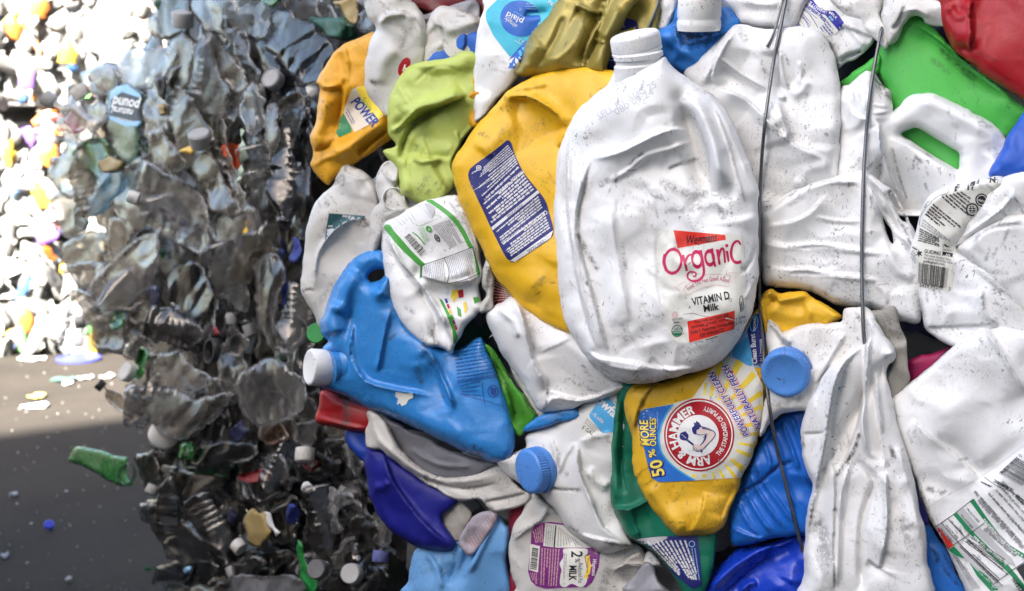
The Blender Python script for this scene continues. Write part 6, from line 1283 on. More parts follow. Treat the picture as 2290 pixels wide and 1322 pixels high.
for i, (x, y, L, a, z, mt, cp_, lab) in enumerate((
    (335, 415, 150, 262, 58, FG, None, 'ribbed clear bottle lying neck up on the left of the large whitish bottle'),
    (470, 150, 190, 282, 62, FG, CAPG, 'ribbed clear bottle standing neck up below the wide bottle at the top edge'),
    (650, 400, 250, 95, 30, FD, None, 'long dark ribbed bottle hanging neck down along the orange jug'),
    (585, 420, 190, 80, 50, FG, None, 'ribbed bottle hanging neck down left of the long dark one'),
    (405, 480, 210, 200, 66, FW_, CAPW, 'ribbed bottle with a white cap pointing left across the large whitish bottle'),
    (300, 640, 220, 145, 60, FG, None, 'ribbed bottle slanting down to the left above the lower left flank'),
    (520, 640, 200, 70, 62, FG, CAPG, 'ribbed bottle slanting neck down below the wavy folded bottle'),
    (420, 745, 200, 15, 56, FD, None, 'dark ribbed bottle lying across the middle of the grey bale'),
    (660, 720, 180, 100, 50, FG, None, 'ribbed bottle hanging neck down beside the green cap'),
    (400, 915, 230, 8, 62, FG, CAPW, 'ribbed bottle lying flat with a white cap in the lower middle'),
    (620, 1060, 170, 120, 46, FL, None, 'shade-toned dirty ribbed bottle slanting down in the lower right of the grey bale'),
    (480, 1190, 190, 60, 40, FL, CAPG, 'shade-toned dirty ribbed bottle with a grey cap near the bottom of the grey bale'),
    (380, 1120, 150, 275, 46, FL, None, 'shade-toned dirty ribbed bottle standing neck up at the lower left'),
    (720, 1180, 190, 80, 36, FL, None, 'shade-toned dirty ribbed bottle hanging neck down left of the navy bottle'),
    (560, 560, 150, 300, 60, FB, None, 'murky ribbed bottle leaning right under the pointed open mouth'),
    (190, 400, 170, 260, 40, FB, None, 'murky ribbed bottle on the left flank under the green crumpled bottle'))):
    pet_bottle(x, y, L, a, z, mt, lab, cp_, flat=.42 + .03 * (i % 5), toward=(-.1, .15, .3)[i % 3], seed=700 + i)
# ================================================================== printed labels, lying on the bottles they belong to
INK = {'white': (.80, .80, .78), 'cream': (.74, .73, .66), 'black': (.018, .018, .02), 'navy': (.018, .022, .16), 'red': (.72, .035, .02), 'crimson': (.52, .012, .085), 'pink': (.72, .42, .40), 'green': (.07, .34, .05),
       'dkred': (.40, .010, .018), 'blue': (.025, .16, .56), 'cyan': (.06, .50, .66), 'royal': (.02, .13, .52), 'yellow': (.85, .62, .05), 'lemon': (.90, .74, .10), 'purple': (.20, .025, .20), 'grey': (.30, .30, .31), 'mid': (.48, .48, .48),
       'usda': (.02, .22, .09), 'oilgreen': (.015, .22, .085), 'violet': (.04, .035, .34), 'teal': (.012, .065, .07), 'blueprint': (.012, .055, .26), 'sky': (.28, .50, .74), 'lblue': (.07, .38, .70), 'faint': (.55, .55, .56), 'skin': (.74, .60, .54), 'tan': (.66, .58, .46)}
FONT_CACHE = {}
class Label:
    def __init__(self, host, K, name='label', grid=7.0, lift=1.2):
        self.h = host; self.K = K; self.name = name; self.bm = bmesh.new(); self.mats = []; self.grid = grid; self.lift = lift
        self.rg = random.Random(sum(map(ord, name)) + int(K[0]))
    def mi(self, c):
        if c not in self.mats: self.mats.append(c)
        return self.mats.index(c)
    def face(self, pts, c, lay):
        vs_ = [self.bm.verts.new((x, y, lay)) for x, y in pts]
        try:
            f = self.bm.faces.new(vs_); f.material_index = self.mi(c)
        except ValueError: pass
    def poly(self, pts, c, lay=0, sm=False):
        pts = [tuple(p) for p in (smooth(pts, 14) if sm else pts)]
        n = len(pts)
        vv, _, ff, _, _, _ = delaunay_2d_cdt([Vector(p) for p in pts], [(i, (i + 1) % n) for i in range(n)], [], 1, 1e-4)
        for f in ff: self.face([(vv[i].x, vv[i].y) for i in f], c, lay)
    def ell(self, cx, cy, rx, ry, c, lay=0, ang=0, n=40, inner=None):
        ca, sa = math.cos(R_(ang)), math.sin(R_(ang))
        P = lambda k, a: (cx + k * rx * math.cos(a) * ca - k * ry * math.sin(a) * sa, cy + k * rx * math.cos(a) * sa + k * ry * math.sin(a) * ca)
        for i in range(n):
            a, b = 6.28319 * i / n, 6.28319 * (i + 1) / n
            self.face([P(1, a), P(1, b), P(inner, b), P(inner, a)] if inner else [P(1, a), P(1, b), (cx, cy)], c, lay)
    def stroke(self, pts, w, c, lay=1, w1=None, sm=True):
        q = smooth(pts, 10, closed=False) if sm else np.array(pts, float)
        n = len(q); L, Rr = [], []
        for i in range(n):
            d = q[min(i + 1, n - 1)] - q[max(i - 1, 0)]; d = d / (np.hypot(*d) + 1e-9); nn = np.array((-d[1], d[0]))
            ww = w if w1 is None else w + (w1 - w) * i / (n - 1)
            L.append(q[i] + nn * ww / 2); Rr.append(q[i] - nn * ww / 2)
        for i in range(n - 1): self.face([L[i], L[i + 1], Rr[i + 1], Rr[i]], c, lay)
    def glyphs(self, s, size, shear=0.0, bold=0.0, space=1.0):
        key = (s, shear, bold, space)
        if key not in FONT_CACHE:
            cu = bpy.data.curves.new('t', 'FONT'); cu.body = s; cu.size = 1; cu.shear = shear; cu.offset = bold; cu.space_character = space; cu.resolution_u = 3
            ob = bpy.data.objects.new('t', cu); me = bpy.data.meshes.new_from_object(ob)
            FONT_CACHE[key] = ([(v.co.x, v.co.y) for v in me.vertices], [tuple(p.vertices) for p in me.polygons])
            bpy.data.objects.remove(ob); bpy.data.curves.remove(cu); bpy.data.meshes.remove(me)
        V, Fc = FONT_CACHE[key]
        return [(x * size, y * size) for x, y in V], Fc
    def text(self, s, x, y, size, ang, c, lay=1, to=None, shear=0.0, bold=0.0, space=1.0, path=None, arc=None):
        """baseline starts at x, y and runs at ang (picture angle); to = wanted length; arc = (cx, cy, radius, start deg, sweep deg, outward)"""
        V, Fc = self.glyphs(s, size, shear, bold, space)
        if not V: return
        wd = max(v[0] for v in V); sx = (to / wd) if to else 1.0
        out = []
        if arc:
            cx, cy, r, a0, sw, outw = arc[:6]
            for u, v in V:
                a = R_(a0 + sw * u / wd); rr = r + (v if outw else -v)
                out.append((cx + rr * math.cos(a) * (arc[6] if len(arc) > 6 else 1), cy + rr * math.sin(a)))
        elif path:
            q = smooth(path, 6, closed=False); seg = np.hypot(*(q[1:] - q[:-1]).T); cum = np.concatenate([[0], np.cumsum(seg)])
            for u, v in V:
                t = u / wd * cum[-1]; i = min(len(seg) - 1, max(0, int(np.searchsorted(cum, t) - 1))); f = (t - cum[i]) / seg[i]
                p = q[i] + (q[i + 1] - q[i]) * f; d = (q[min(i + 2, len(q) - 1)] - q[max(i - 1, 0)]); d = d / np.hypot(*d)
                out.append((p[0] + d[1] * v, p[1] - d[0] * v))
        else:
            ca, sa = math.cos(R_(ang)), math.sin(R_(ang))
            for u, v in V: out.append((x + u * sx * ca + v * sa, y + u * sx * sa - v * ca))
        vs_ = [self.bm.verts.new((p[0], p[1], lay)) for p in out]; k = self.mi(c)
        for f in Fc:
            try: self.bm.faces.new([vs_[i] for i in f]).material_index = k
            except ValueError: pass
    def rows(self, s0, s1, e0, e1, n, c, lay=1, fillr=.55, word=(3, 9), gap=.5, short=.25, skip=()):
        """n lines of small print, too small to read, between a line of starts and a line of ends"""
        s0, s1, e0, e1 = [np.array(p, float) for p in (s0, s1, e0, e1)]; rg = self.rg
        for k in range(n):
            if k in skip: continue
            t = (k + .5) / n; a, b = s0 + (s1 - s0) * t, e0 + (e1 - e0) * t
            L = np.hypot(*(b - a)); d = (b - a) / L; nn = np.array((-d[1], d[0])); hh = np.hypot(*(s1 - s0)) / n * fillr * .5
            x = 0; end = L * (1 - (rg.uniform(0, .5) if rg.random() < short else rg.uniform(0, .04)))
            while x < end:
                w = hh * 1.0 * rg.uniform(*word)
                x2 = min(end, x + w)
                # a word is a run of letter-wide strokes of uneven height
                y = x
                while y < x2 - hh * .3:
                    lw = hh * rg.uniform(.55, 1.2); y2 = min(x2, y + lw); up = hh * rg.choice((.75, .75, 1.0, 1.15)); dn = hh * rg.choice((.75, .75, .8, 1.1))
                    p, q = a + d * y, a + d * (y2 - lw * .16)
                    self.face([p - nn * up, q - nn * up, q + nn * dn, p + nn * dn], c, lay); y = y2
                x = x2 + hh * gap * 1.4
    def bars(self, a0, a1, b0, b1, n, c, lay=1):
        """bar code: bars from the a edge to the b edge"""
        a0, a1, b0, b1 = [np.array(p, float) for p in (a0, a1, b0, b1)]; rg = self.rg; t = 0
        ws = [rg.choice((1, 1, 1, 2, 2, 3)) for _ in range(2 * n)]; tot = sum(ws)
        for k, w in enumerate(ws):
            t2 = t + w / tot
            if k % 2 == 0: self.face([a0 + (a1 - a0) * t, a0 + (a1 - a0) * t2, b0 + (b1 - b0) * t2, b0 + (b1 - b0) * t], c, lay)
            t = t2
    def build(self, label=None):
        bm = self.bm; K = self.K
        for v in bm.verts: v.co.x, v.co.y = tf(K, (v.co.x, v.co.y))
        xs = [v.co.x for v in bm.verts]; ys = [v.co.y for v in bm.verts]
        for lo, hi, ax in ((min(xs), max(xs), 0), (min(ys), max(ys), 1)):
            p = lo + self.grid * .5
            while p < hi:
                co = Vector((p, 0, 0)) if ax == 0 else Vector((0, p, 0)); no = Vector((1, 0, 0)) if ax == 0 else Vector((0, 1, 0))
                bmesh.ops.bisect_plane(bm, geom=bm.verts[:] + bm.edges[:] + bm.faces[:], dist=1e-5, plane_co=co, plane_no=no)
                p += self.grid
        h = self.h; dead = []; org = h.org
        for v in bm.verts:
            r = h.bvh.ray_cast(Vector((v.co.x, v.co.y, 2000)), Vector((0, 0, -1)))
            if r[0] is None: dead.append(v); continue
            v.co = h.world_of(v.co.x, v.co.y, r[0].z + self.lift + .5 * v.co.z) - org
        bmesh.ops.delete(bm, geom=dead, context='VERTS')
        bm.normal_update()
        for f in bm.faces:
            if f.normal.dot(h.nrm) < 0: f.normal_flip()
            f.smooth = True
        me = bpy.data.meshes.new(self.name); bm.to_mesh(me); bm.free()
        for c in self.mats: me.materials.append(ink(INK[c], worn=.75 if c in ('white', 'cream') else .45))
        o = make_obj(self.name, me, org, h.obj)
        if label: o['label'] = label
        return o

# ---- big milk jug
l = Label(jug, (1440, 480, 4.407), 'front_label')
l.poly([(175, 150), (540, 172), (900, 200), (945, 240), (975, 560), (990, 880), (960, 1075), (700, 1160), (430, 1232), (330, 1220), (240, 1160), (205, 1000), (130, 560), (108, 270), (125, 190)], 'cream', 0, True)
l.poly([(285, 152), (775, 197), (783, 243), (325, 325)], 'red', 1)
l.text('Wegmans', 402, 292, 118, -7, 'black', 2, to=305, shear=.35, bold=.018)
l.ell(278, 448, 92, 130, 'crimson', 1, ang=6, inner=.76); l.stroke([(205, 380), (195, 460), (220, 540)], 30, 'crimson', 1.4)
l.stroke([(372, 388), (395, 470), (412, 542)], 30, 'crimson', 1, 22); l.stroke([(396, 455), (425, 398), (466, 388), (470, 415)], 24, 'crimson', 1.3, 18)
l.ell(508, 430, 56, 90, 'crimson', 1, ang=-6, inner=.60)
l.stroke([(540, 342), (562, 450), (572, 560), (535, 620), (465, 636), (420, 605), (428, 560), (465, 548), (500, 565), (490, 592), (470, 588)], 28, 'crimson', 1.3, 15)
l.ell(628, 416, 52, 84, 'crimson', 1, ang=-6, inner=.58); l.stroke([(648, 326), (662, 420), (682, 500)], 28, 'crimson', 1.3, 20)
l.stroke([(700, 335), (712, 410), (724, 482)], 28, 'crimson', 1, 20); l.stroke([(712, 415), (728, 350), (752, 325), (766, 360), (776, 465)], 24, 'crimson', 1.3, 18)
l.stroke([(793, 350), (802, 400), (812, 458)], 26, 'crimson', 1, 19); l.ell(792, 300, 15, 17, 'crimson', 1)
l.stroke([(928, 292), (905, 258), (870, 268), (842, 320), (836, 390), (860, 448), (900, 462), (934, 450)], 20, 'crimson', 1, 30)
for pts in ([(385, 700), (480, 620), (600, 575), (720, 572), (820, 590), (815, 690), (700, 672), (590, 690), (480, 740), (415, 775)], [(300, 690), (395, 640), (400, 680), (380, 720), (340, 785), (345, 730)], [(810, 555), (895, 562), (870, 610), (880, 660), (830, 640)]):
    l.stroke(pts + pts[:1], 5, 'pink', 1, sm=False)
l.text('Food You Feel Good About', 0, 0, 62, 0, 'crimson', 2, path=[(425, 730), (500, 680), (600, 645), (710, 632), (812, 652)])
l.text('VITAMIN D', 468, 870, 104, -11, 'black', 2, to=360, bold=.022); l.text('Milk', 572, 930, 94, -9, 'black', 2, to=150, bold=.024); l.ell(825, 815, 14, 17, 'black', 1, inner=.75)
l.poly([(418, 1022), (868, 918), (870, 1100), (437, 1225)], 'red', 1)
for s, x, y, w in (('From cows not treated with', 490, 1045, 330), ('synthetic growth hormone', 455, 1092, 400), ('Grade A, Pasteurized, Homogenized', 450, 1142, 420), ('KEEP REFRIGERATED', 540, 1172, 240)): l.text(s, x, y, 50, -13, 'black', 2, to=w, bold=.012)
l.ell(300, 958, 28, 32, 'pink', 1, inner=.7); l.text('G', 288, 972, 40, 0, 'pink', 2); l.text('GLUTEN', 272, 1014, 27, -8, 'black', 1, bold=.01); l.text('FREE', 286, 1042, 27, -8, 'black', 1, bold=.01)
l.ell(320, 1114, 54, 58, 'black', 1); l.ell(320, 1114, 47, 51, 'white', 2); l.poly([(274, 1116), (366, 1108), (360, 1140), (338, 1160), (305, 1162), (282, 1145)], 'usda', 3); l.text('USDA', 286, 1108, 32, -4, 'usda', 3, bold=.02); l.text('ORGANIC', 282, 1136, 22, -4, 'white', 4, bold=.015)
l.text('1 GAL', 878, 1018, 42, -12, 'black', 1, bold=.01); l.text('(3.75 L)', 866, 1068, 44, -12, 'black', 1, bold=.01)
l.stroke([(918, 800), (940, 780), (955, 850), (960, 900), (930, 930), (918, 860), (918, 800)], 7, 'black', 1); l.text('REAL', 950, 910, 34, -96, 'black', 1, bold=.02)
l.stroke([(380, 955), (470, 945), (560, 968), (620, 975)], 6, 'grey', 1); l.stroke([(590, 1195), (640, 1185), (705, 1165)], 8, 'black', 2); l.stroke([(780, 990), (830, 1000), (865, 1018)], 10, 'cream', 3, 3)
l.build()
l = Label(jug, K3, 'date_print', lift=.8)
l.text('SELL BY AUG 25', 222, 352, 34, -29, 'faint', 0, to=225); l.text('080 09:24', 282, 338, 32, -29, 'faint', 0, to=145)
l.text('G L', 268, 236, 26, -8, 'faint', 0)
l.build()

# ---- yellow jug, navy directions label
l = Label(yel, (1040, 310, 4.724), 'back_label')
l.poly([(450, 28), (490, 50), (530, 170), (610, 340), (690, 450), (780, 560), (850, 660), (900, 820), (930, 950), (905, 1040), (720, 1170), (530, 1290), (480, 1275), (430, 1225), (290, 950), (180, 710), (100, 540), (52, 420), (60, 340), (130, 270), (280, 165), (400, 70)], 'navy', 0, True)
l.poly([(768, 545), (785, 572), (302, 962), (285, 932)], 'white', 1); l.poly([(930, 962), (905, 1038), (715, 1170), (530, 1290), (484, 1276)], 'white', 1)
l.text('INDICACIONES', 598, 688, 40, 141, 'navy', 2, to=200, bold=.01); l.text('\u2022 DIRECTIONS', 845, 1045, 40, 146, 'navy', 2, to=225, bold=.01)
l.rows((770, 600), (900, 945), (325, 975), (480, 1245), 13, 'white', 1, .60, skip=(5,)); l.text('CAUTION:', 852, 752, 58, 143, 'white', 2, to=175, bold=.025); l.text('KEEP OUT OF REACH OF CHILDREN', 705, 862, 40, 145, 'white', 2, to=385, bold=.02)
l.rows((560, 290), (735, 545), (200, 640), (275, 905), 9, 'white', 1, .62, skip=(1,)); l.text('PRECAUCION:', 612, 335, 46, 142, 'white', 2, to=165, bold=.022); l.rows((470, 455), (480, 470), (200, 680), (212, 700), 1, 'white', 1, .9, short=0)
l.rows((520, 165), (560, 275), (135, 480), (195, 620), 5, 'white', 1, .6, short=.4); l.rows((455, 70), (520, 160), (215, 300), (130, 470), 5, 'white', 1, .5, short=.3); l.stroke([(108, 545), (330, 400), (530, 175)], 4, 'white', 1)
l.ell(158, 315, 27, 27, 'white', 1, inner=.72); l.ell(158, 315, 10, 10, 'white', 1); l.rows((140, 330), (145, 345), (75, 372), (80, 382), 1, 'white', 1, .8)
l.build()

# ---- detergent bottle with the arm emblem
l = Label(arm, (1410, 860, 5.747), 'front_label')
BASE = [(100, 480), (130, 370), (180, 322), (540, 255), (800, 175), (930, 0), (1030, -170), (1180, -330), (1330, -420), (1560, -250), (1690, 20), (1702, 300), (1662, 560), (1640, 740), (1540, 960), (1420, 1190), (830, 1225), (370, 1245), (290, 1200), (245, 1090), (180, 800)]
l.poly(BASE, 'cream', 0)
bp_ = np.array(BASE, float); rr_ = random.Random(4)
for k in range(30):
    a = k * 12 + rr_.uniform(-2, 2); w = rr_.uniform(1.4, 3.0)
    for j in range(16):
        r0 = 505 + 42 * j; r1 = r0 + 42; ws = w * (1 + .02 * j)
        q = [(882 + r * math.cos(R_(a + s)), 648 + r * math.sin(R_(a + s))) for r, s in ((r0, -ws), (r1, -ws), (r1, ws), (r0, ws))]
        m = np.mean(q, 0); g0, _, _ = seg_dist(np.array([m[0]]), np.array([m[1]]), bp_)
        if inside(np.array([m[0]]), np.array([m[1]]), bp_)[0] and g0[0] > 22 and m[0] > 430: l.face(q, 'yellow' if j > 1 else 'lemon', .6)
l.poly([(180, 322), (555, 258), (470, 380), (400, 540), (375, 680), (400, 850), (470, 960), (600, 1080), (830, 1225), (370, 1245), (290, 1200), (245, 1090), (180, 800), (100, 480), (130, 370)], 'blue', 1)
l.stroke([(555, 258), (470, 380), (400, 540), (375, 680), (400, 850), (470, 960), (600, 1080), (830, 1225)], 22, 'lblue', 1.6)
l.ell(882, 648, 444, 462, 'dkred', 1.5, n=64); l.ell(882, 648, 424, 441, 'white', 2.2, n=64, inner=.965); l.ell(868, 660, 264, 264, 'white', 2.2, n=56)
l.text('ARM & HAMMER', 0, 0, 150, 0, 'white', 3, arc=(880, 652, 283, 62, 198, True, .98), bold=.035, space=1.05)
l.text('THE STANDARD OF PURITY', 0, 0, 82, 0, 'white', 3, arc=(880, 652, 372, 46, -126, False, .97), bold=.02)
l.poly([(812, 488), (840, 498), (845, 470), (880, 490), (915, 545), (880, 575), (850, 600), (848, 640), (815, 640), (795, 600), (790, 560), (822, 530)], 'navy', 3)
l.poly([(850, 590), (900, 548), (1000, 575), (1080, 625), (1070, 670), (1000, 760), (925, 835), (880, 800), (935, 730), (968, 640), (900, 648), (855, 635)], 'skin', 3)
l.stroke([(880, 535), (990, 565), (1060, 600), (1086, 640), (1060, 690), (985, 770), (915, 845)], 11, 'navy', 4, 9); l.stroke([(845, 632), (905, 650), (970, 632), (1000, 640)], 10, 'navy', 4, 4); l.stroke([(968, 645), (945, 720), (895, 780)], 30, 'navy', 4, 8); l.stroke([(920, 560), (990, 580), (1040, 600)], 16, 'navy', 4, 3)
l.stroke([(690, 685), (800, 765), (922, 862)], 26, 'navy', 3.5); l.poly([(632, 668), (648, 622), (712, 600), (750, 650), (742, 700), (700, 720), (650, 708)], 'navy', 4); l.stroke([(660, 640), (720, 690)], 8, 'mid', 5)
l.poly([(808, 775), (850, 760), (905, 795), (900, 830), (870, 855), (815, 830)], 'skin', 5, True); l.stroke([(808, 775), (812, 825), (850, 850), (880, 855)], 8, 'navy', 6)
for q in range(3): l.stroke([(832 + q * 20, 800 + q * 12), (826 + q * 20, 832 + q * 10)], 5, 'navy', 6)
for c, bo, lay in (('navy', .11, 2.2), ('lemon', .025, 3.2)):
    l.text('50', 445, 1160, 215, -103, c, lay, to=215, bold=bo); l.text('%', 335, 925, 118, -101, c, lay, to=105, bold=bo); l.text('MORE', 258, 790, 150, -95, c, lay, to=345, shear=.2, bold=bo * .9); l.text('OUNCES', 338, 790, 112, -91, c, lay, to=355, bold=bo * .8)
l.rows((352, 575), (362, 575), (345, 345), (355, 345), 1, 'sky', 2, .9)
for c, bo, lay in (('red', .15, 2.0), ('white', .105, 2.8), ('violet', .02, 3.6)):
    l.text('POWERFULLY CLEAN', 1528, 640, 118, -120, c, lay, to=930, shear=.2, bold=bo); l.text('NATURALLY FRESH', 1688, 560, 118, -119, c, lay, to=930, shear=.2, bold=bo)
l.text('TM', 1060, 225, 52, -100, 'violet', 2)
l.rows((1620, 330), (1640, 330), (1660, 40), (1690, 40), 1, 'tan', 2, .9); l.rows((1600, 1000), (1560, 1060), (1640, 760), (1655, 800), 2, 'grey', 2, .4, short=.8)
l.build()
l = Label(arm, KD, 'scent_label')
l.poly([(545, 287), (585, 230), (625, 175), (660, 110), (690, 100), (714, 200), (712, 345), (680, 345), (640, 335), (590, 320)], 'sky', 0); l.poly([(560, 280), (600, 232), (640, 215), (652, 330), (610, 322)], 'lblue', 1, True)
l.poly([(628, 185), (660, 112), (690, 104), (712, 200), (708, 340), (657, 332)], 'navy', 1.5); l.text('Clean Burst', 672, 326, 31, -95, 'white', 2.4, to=130, bold=.03); l.text('de Limpieza', 696, 320, 19, -93, 'white', 2.4, to=100); l.ell(658, 152, 17, 38, 'lblue', 2.2, inner=.82, ang=8); l.text('MACHINES', 664, 184, 15, -88, 'white', 2.6, to=60, bold=.02)
l.build()

# ---- purple and white milk label
l = Label(crt, (1170, 1150, 7.685), 'front_label')
l.poly([(150, 310), (210, 210), (330, 158), (480, 140), (690, 165), (760, 260), (900, 400), (1060, 500), (1240, 590), (1320, 650), (1290, 900), (1180, 1170), (1080, 1245), (600, 1265), (380, 1275), (230, 1230), (140, 1140), (95, 980), (140, 510)], 'purple', 0)
l.poly([(385, 162), (690, 192), (790, 290), (1000, 470), (1200, 580), (900, 575), (600, 580), (350, 550)], 'cream', 1); l.poly([(555, 200), (577, 200), (547, 570), (522, 568)], 'black', 2)
l.rows((400, 180), (545, 195), (372, 530), (515, 560), 4, 'grey', 2, .45); l.rows((600, 210), (900, 450), (570, 560), (1050, 565), 9, 'grey', 2, .42, short=.5)
for x in range(600, 1050, 50): l.stroke([(x + 12, 430 + max(0, (x - 760) * .3)), (x - 4, 560)], 4, 'mid', 2, sm=False)
l.poly([(135, 517), (297, 552), (262, 1000), (112, 958)], 'cream', 1); l.bars((165, 575), (128, 950), (270, 598), (240, 970), 26, 'black', 2)
l.rows((165, 310), (350, 170), (215, 500), (350, 490), 5, 'pink', 2, .4); l.rows((310, 585), (640, 605), (290, 1230), (590, 1245), 7, 'pink', 2, .42)
l.rows((120, 1010), (250, 1010), (190, 1200), (250, 1200), 4, 'pink', 2, .4)
l.poly([(690, 612), (760, 590), (950, 590), (1092, 602), (1104, 680), (1055, 725), (1082, 900), (1096, 1130), (1040, 1232), (960, 1242), (830, 1192), (720, 1250), (638, 1205), (640, 1060), (662, 960), (630, 850), (690, 740)], 'cream', 1, True)
l.text('2', 832, 632, 270, 92, 'black', 2, to=110, bold=.02); l.text('%', 892, 760, 118, 92, 'black', 2, to=72, bold=.01); l.text('MILK', 796, 878, 172, 91, 'black', 2, to=262, bold=.035); l.text('Reduced Fat', 952, 838, 104, 91, 'black', 2, to=345)
l.rows((760, 690), (690, 660), (740, 1100), (690, 1130), 2, 'grey', 2, .5)
l.poly([(1070, 705), (1100, 722), (1150, 700), (1135, 745), (1165, 900), (1140, 1020), (1105, 1050), (1118, 1100), (1070, 1085), (1035, 1095), (1065, 1010), (1095, 900), (1070, 770)], 'yellow', 2); l.rows((1125, 760), (1105, 755), (1105, 1030), (1085, 1020), 1, 'purple', 3, .7)
l.text('Wegmans', 1192, 758, 96, 93, 'white', 2, to=300, shear=.3, bold=.012); l.ell(1305, 660, 22, 22, 'black', 2, inner=.5); l.rows((1270, 630), (1225, 625), (1268, 690), (1225, 680), 2, 'pink', 2, .5)
l.build()

# ---- green edged barcode label
l = Label(grs, (850, 430, 6.008), 'wrap_label')
l.poly([(620, 125), (690, 110), (770, 160), (860, 225), (1000, 345), (1130, 520), (1215, 690), (1245, 745), (1185, 748), (1100, 590), (1000, 435), (850, 290), (720, 195)], 'green', 0, True)
l.poly([(60, 470), (130, 440), (200, 535), (300, 645), (430, 795), (560, 925), (605, 965), (540, 992), (400, 872), (260, 735), (150, 605)], 'green', 0, True)
l.poly([(1240, 765), (1262, 800), (1345, 1090), (1322, 1165), (1288, 1060)], 'green', 0); l.poly([(540, 992), (560, 985), (562, 1130), (535, 1165)], 'green', 0)
for q in ([(562, 985), (900, 870), (1230, 745)], [(562, 985), (562, 1060), (555, 1140)], [(1230, 745), (1290, 930), (1330, 1090)], [(1330, 1090), (1130, 1170), (900, 1225)], [(860, 890), (910, 1010), (920, 1110), (895, 1215)]): l.stroke(q, 8, 'black', 1)
l.rows((585, 1000), (855, 905), (610, 1120), (880, 1190), 11, 'grey', 1, .45); l.rows((885, 890), (1220, 770), (960, 1180), (1300, 1080), 15, 'grey', 1, .42)
l.rows((690, 465), (925, 380), (950, 770), (1110, 690), 10, 'grey', 1, .5); l.rows((490, 195), (620, 140), (700, 375), (720, 290), 5, 'mid', 1, .35); l.rows((190, 375), (430, 270), (345, 520), (520, 420), 5, 'mid', 1, .25, short=.8)
l.poly([(330, 612), (432, 556), (625, 800), (540, 862)], 'cream', .5); l.bars((335, 615), (545, 862), (400, 562), (615, 795), 22, 'black', 1); l.stroke([(440, 545), (520, 610), (600, 710)], 16, 'green', 1)
l.ell(655, 506, 46, 36, 'green', 1, ang=50); l.text('X', 640, 525, 46, 20, 'white', 2); l.ell(765, 625, 58, 30, 'black', 1, ang=55); l.ell(765, 625, 40, 14, 'mid', 2, ang=55, inner=.6); l.rows((510, 500), (590, 480), (600, 690), (670, 650), 4, 'green', 1, .4)
l.poly([(600, 180), (640, 165), (720, 210), (730, 290), (700, 340), (650, 260)], 'mid', 1, True); l.stroke([(490, 440), (540, 462), (810, 352), (740, 330)], 4, 'green', 1)
l.build()
l = Label(grs, K7, 'side_label')
l.poly([(975, 930), (995, 940), (1060, 1060), (1095, 1180), (1090, 1225), (1070, 1230), (1060, 1130), (1020, 1030)], 'green', 0); l.poly([(1060, 880), (1090, 865), (1100, 910), (1070, 960), (1050, 920)], 'yellow', 0); l.poly([(1095, 880), (1130, 870), (1135, 920), (1105, 930)], 'dkred', 0); l.poly([(1090, 980), (1115, 1000), (1120, 1050), (1095, 1040)], 'green', 0); l.poly([(1130, 960), (1150, 950), (1160, 1000), (1140, 1030)], 'yellow', 0); l.poly([(1195, 925), (1230, 920), (1240, 950), (1205, 965)], 'green', 0)
for q in range(6): l.poly([(1010 + 12 * q, 935 + 34 * q), (1024 + 12 * q, 930 + 34 * q), (1034 + 12 * q, 958 + 34 * q), (1020 + 12 * q, 964 + 34 * q)], ('violet', 'crimson', 'yellow', 'green', 'purple', 'crimson')[q], 0)
l.build()

# ---- long paper label on the right
l = Label(w20b, (2030, 390, 4.896), 'paper_label')
l.poly([(830, 45), (985, 65), (1012, 125), (1090, 135), (980, 270), (800, 460), (600, 650), (482, 800), (516, 830), (505, 1040), (490, 1240), (440, 1282), (260, 1250), (110, 1215), (108, 980), (60, 900), (60, 800), (118, 620), (150, 420), (230, 265), (330, 190), (560, 120), (700, 85)], 'cream', 0)
l.rows((600, 200), (360, 260), (690, 260), (660, 525), 6, 'black', 1, .5); l.rows((290, 330), (190, 455), (610, 590), (330, 570), 5, 'black', 1, .62, short=.1); l.rows((175, 490), (150, 580), (480, 740), (390, 720), 3, 'grey', 1, .5)
l.rows((140, 590), (120, 740), (350, 705), (355, 800), 6, 'black', 1, .6, short=.1); l.stroke([(445, 150), (440, 215), (330, 255), (230, 350), (150, 450), (130, 560)], 5, 'black', 1)
for x in (510, 690): l.poly([(x, 205), (x + 30, 195), (x + 40, 130), (x + 8, 140)] if x == 510 else [(680, 145), (735, 130), (740, 78), (695, 92)], 'black', 1)
l.text('ori', 560, 175, 80, -75, 'black', 1, bold=.03); l.text('N', 890, 100, 90, 0, 'black', 1, bold=.05); l.text('serve', 770, 120, 44, -70, 'black', 1, bold=.02); l.text('ORIZED!', 850, 130, 48, 42, 'grey', 1, to=170); l.stroke([(830, 48), (985, 68), (972, 125)], 7, 'black', 1, sm=False); l.rows((640, 190), (720, 180), (640, 110), (740, 120), 2, 'black', 1, .5)
l.ell(807, 290, 70, 70, 'black', 1, n=36); l.ell(807, 290, 54, 54, 'cream', 2, inner=.86); l.text('OREGON', 765, 300, 30, 14, 'cream', 2, to=85, bold=.02); l.ell(705, 395, 70, 72, 'black', 1); l.ell(705, 395, 52, 52, 'cream', 2, inner=.86)
for t in (-26, 0, 26): l.stroke([(705 + t - 8, 350), (705 + t * 1.4, 395), (705 + t - 8, 440)], 5, 'cream', 2.5); l.stroke([(660, 395 + t), (750, 395 + t)], 5, 'cream', 2.5)
l.poly([(592, 400), (605, 388), (722, 490), (708, 502)], 'grey', 1); l.stroke([(690, 445), (735, 470)], 16, 'black', 1)
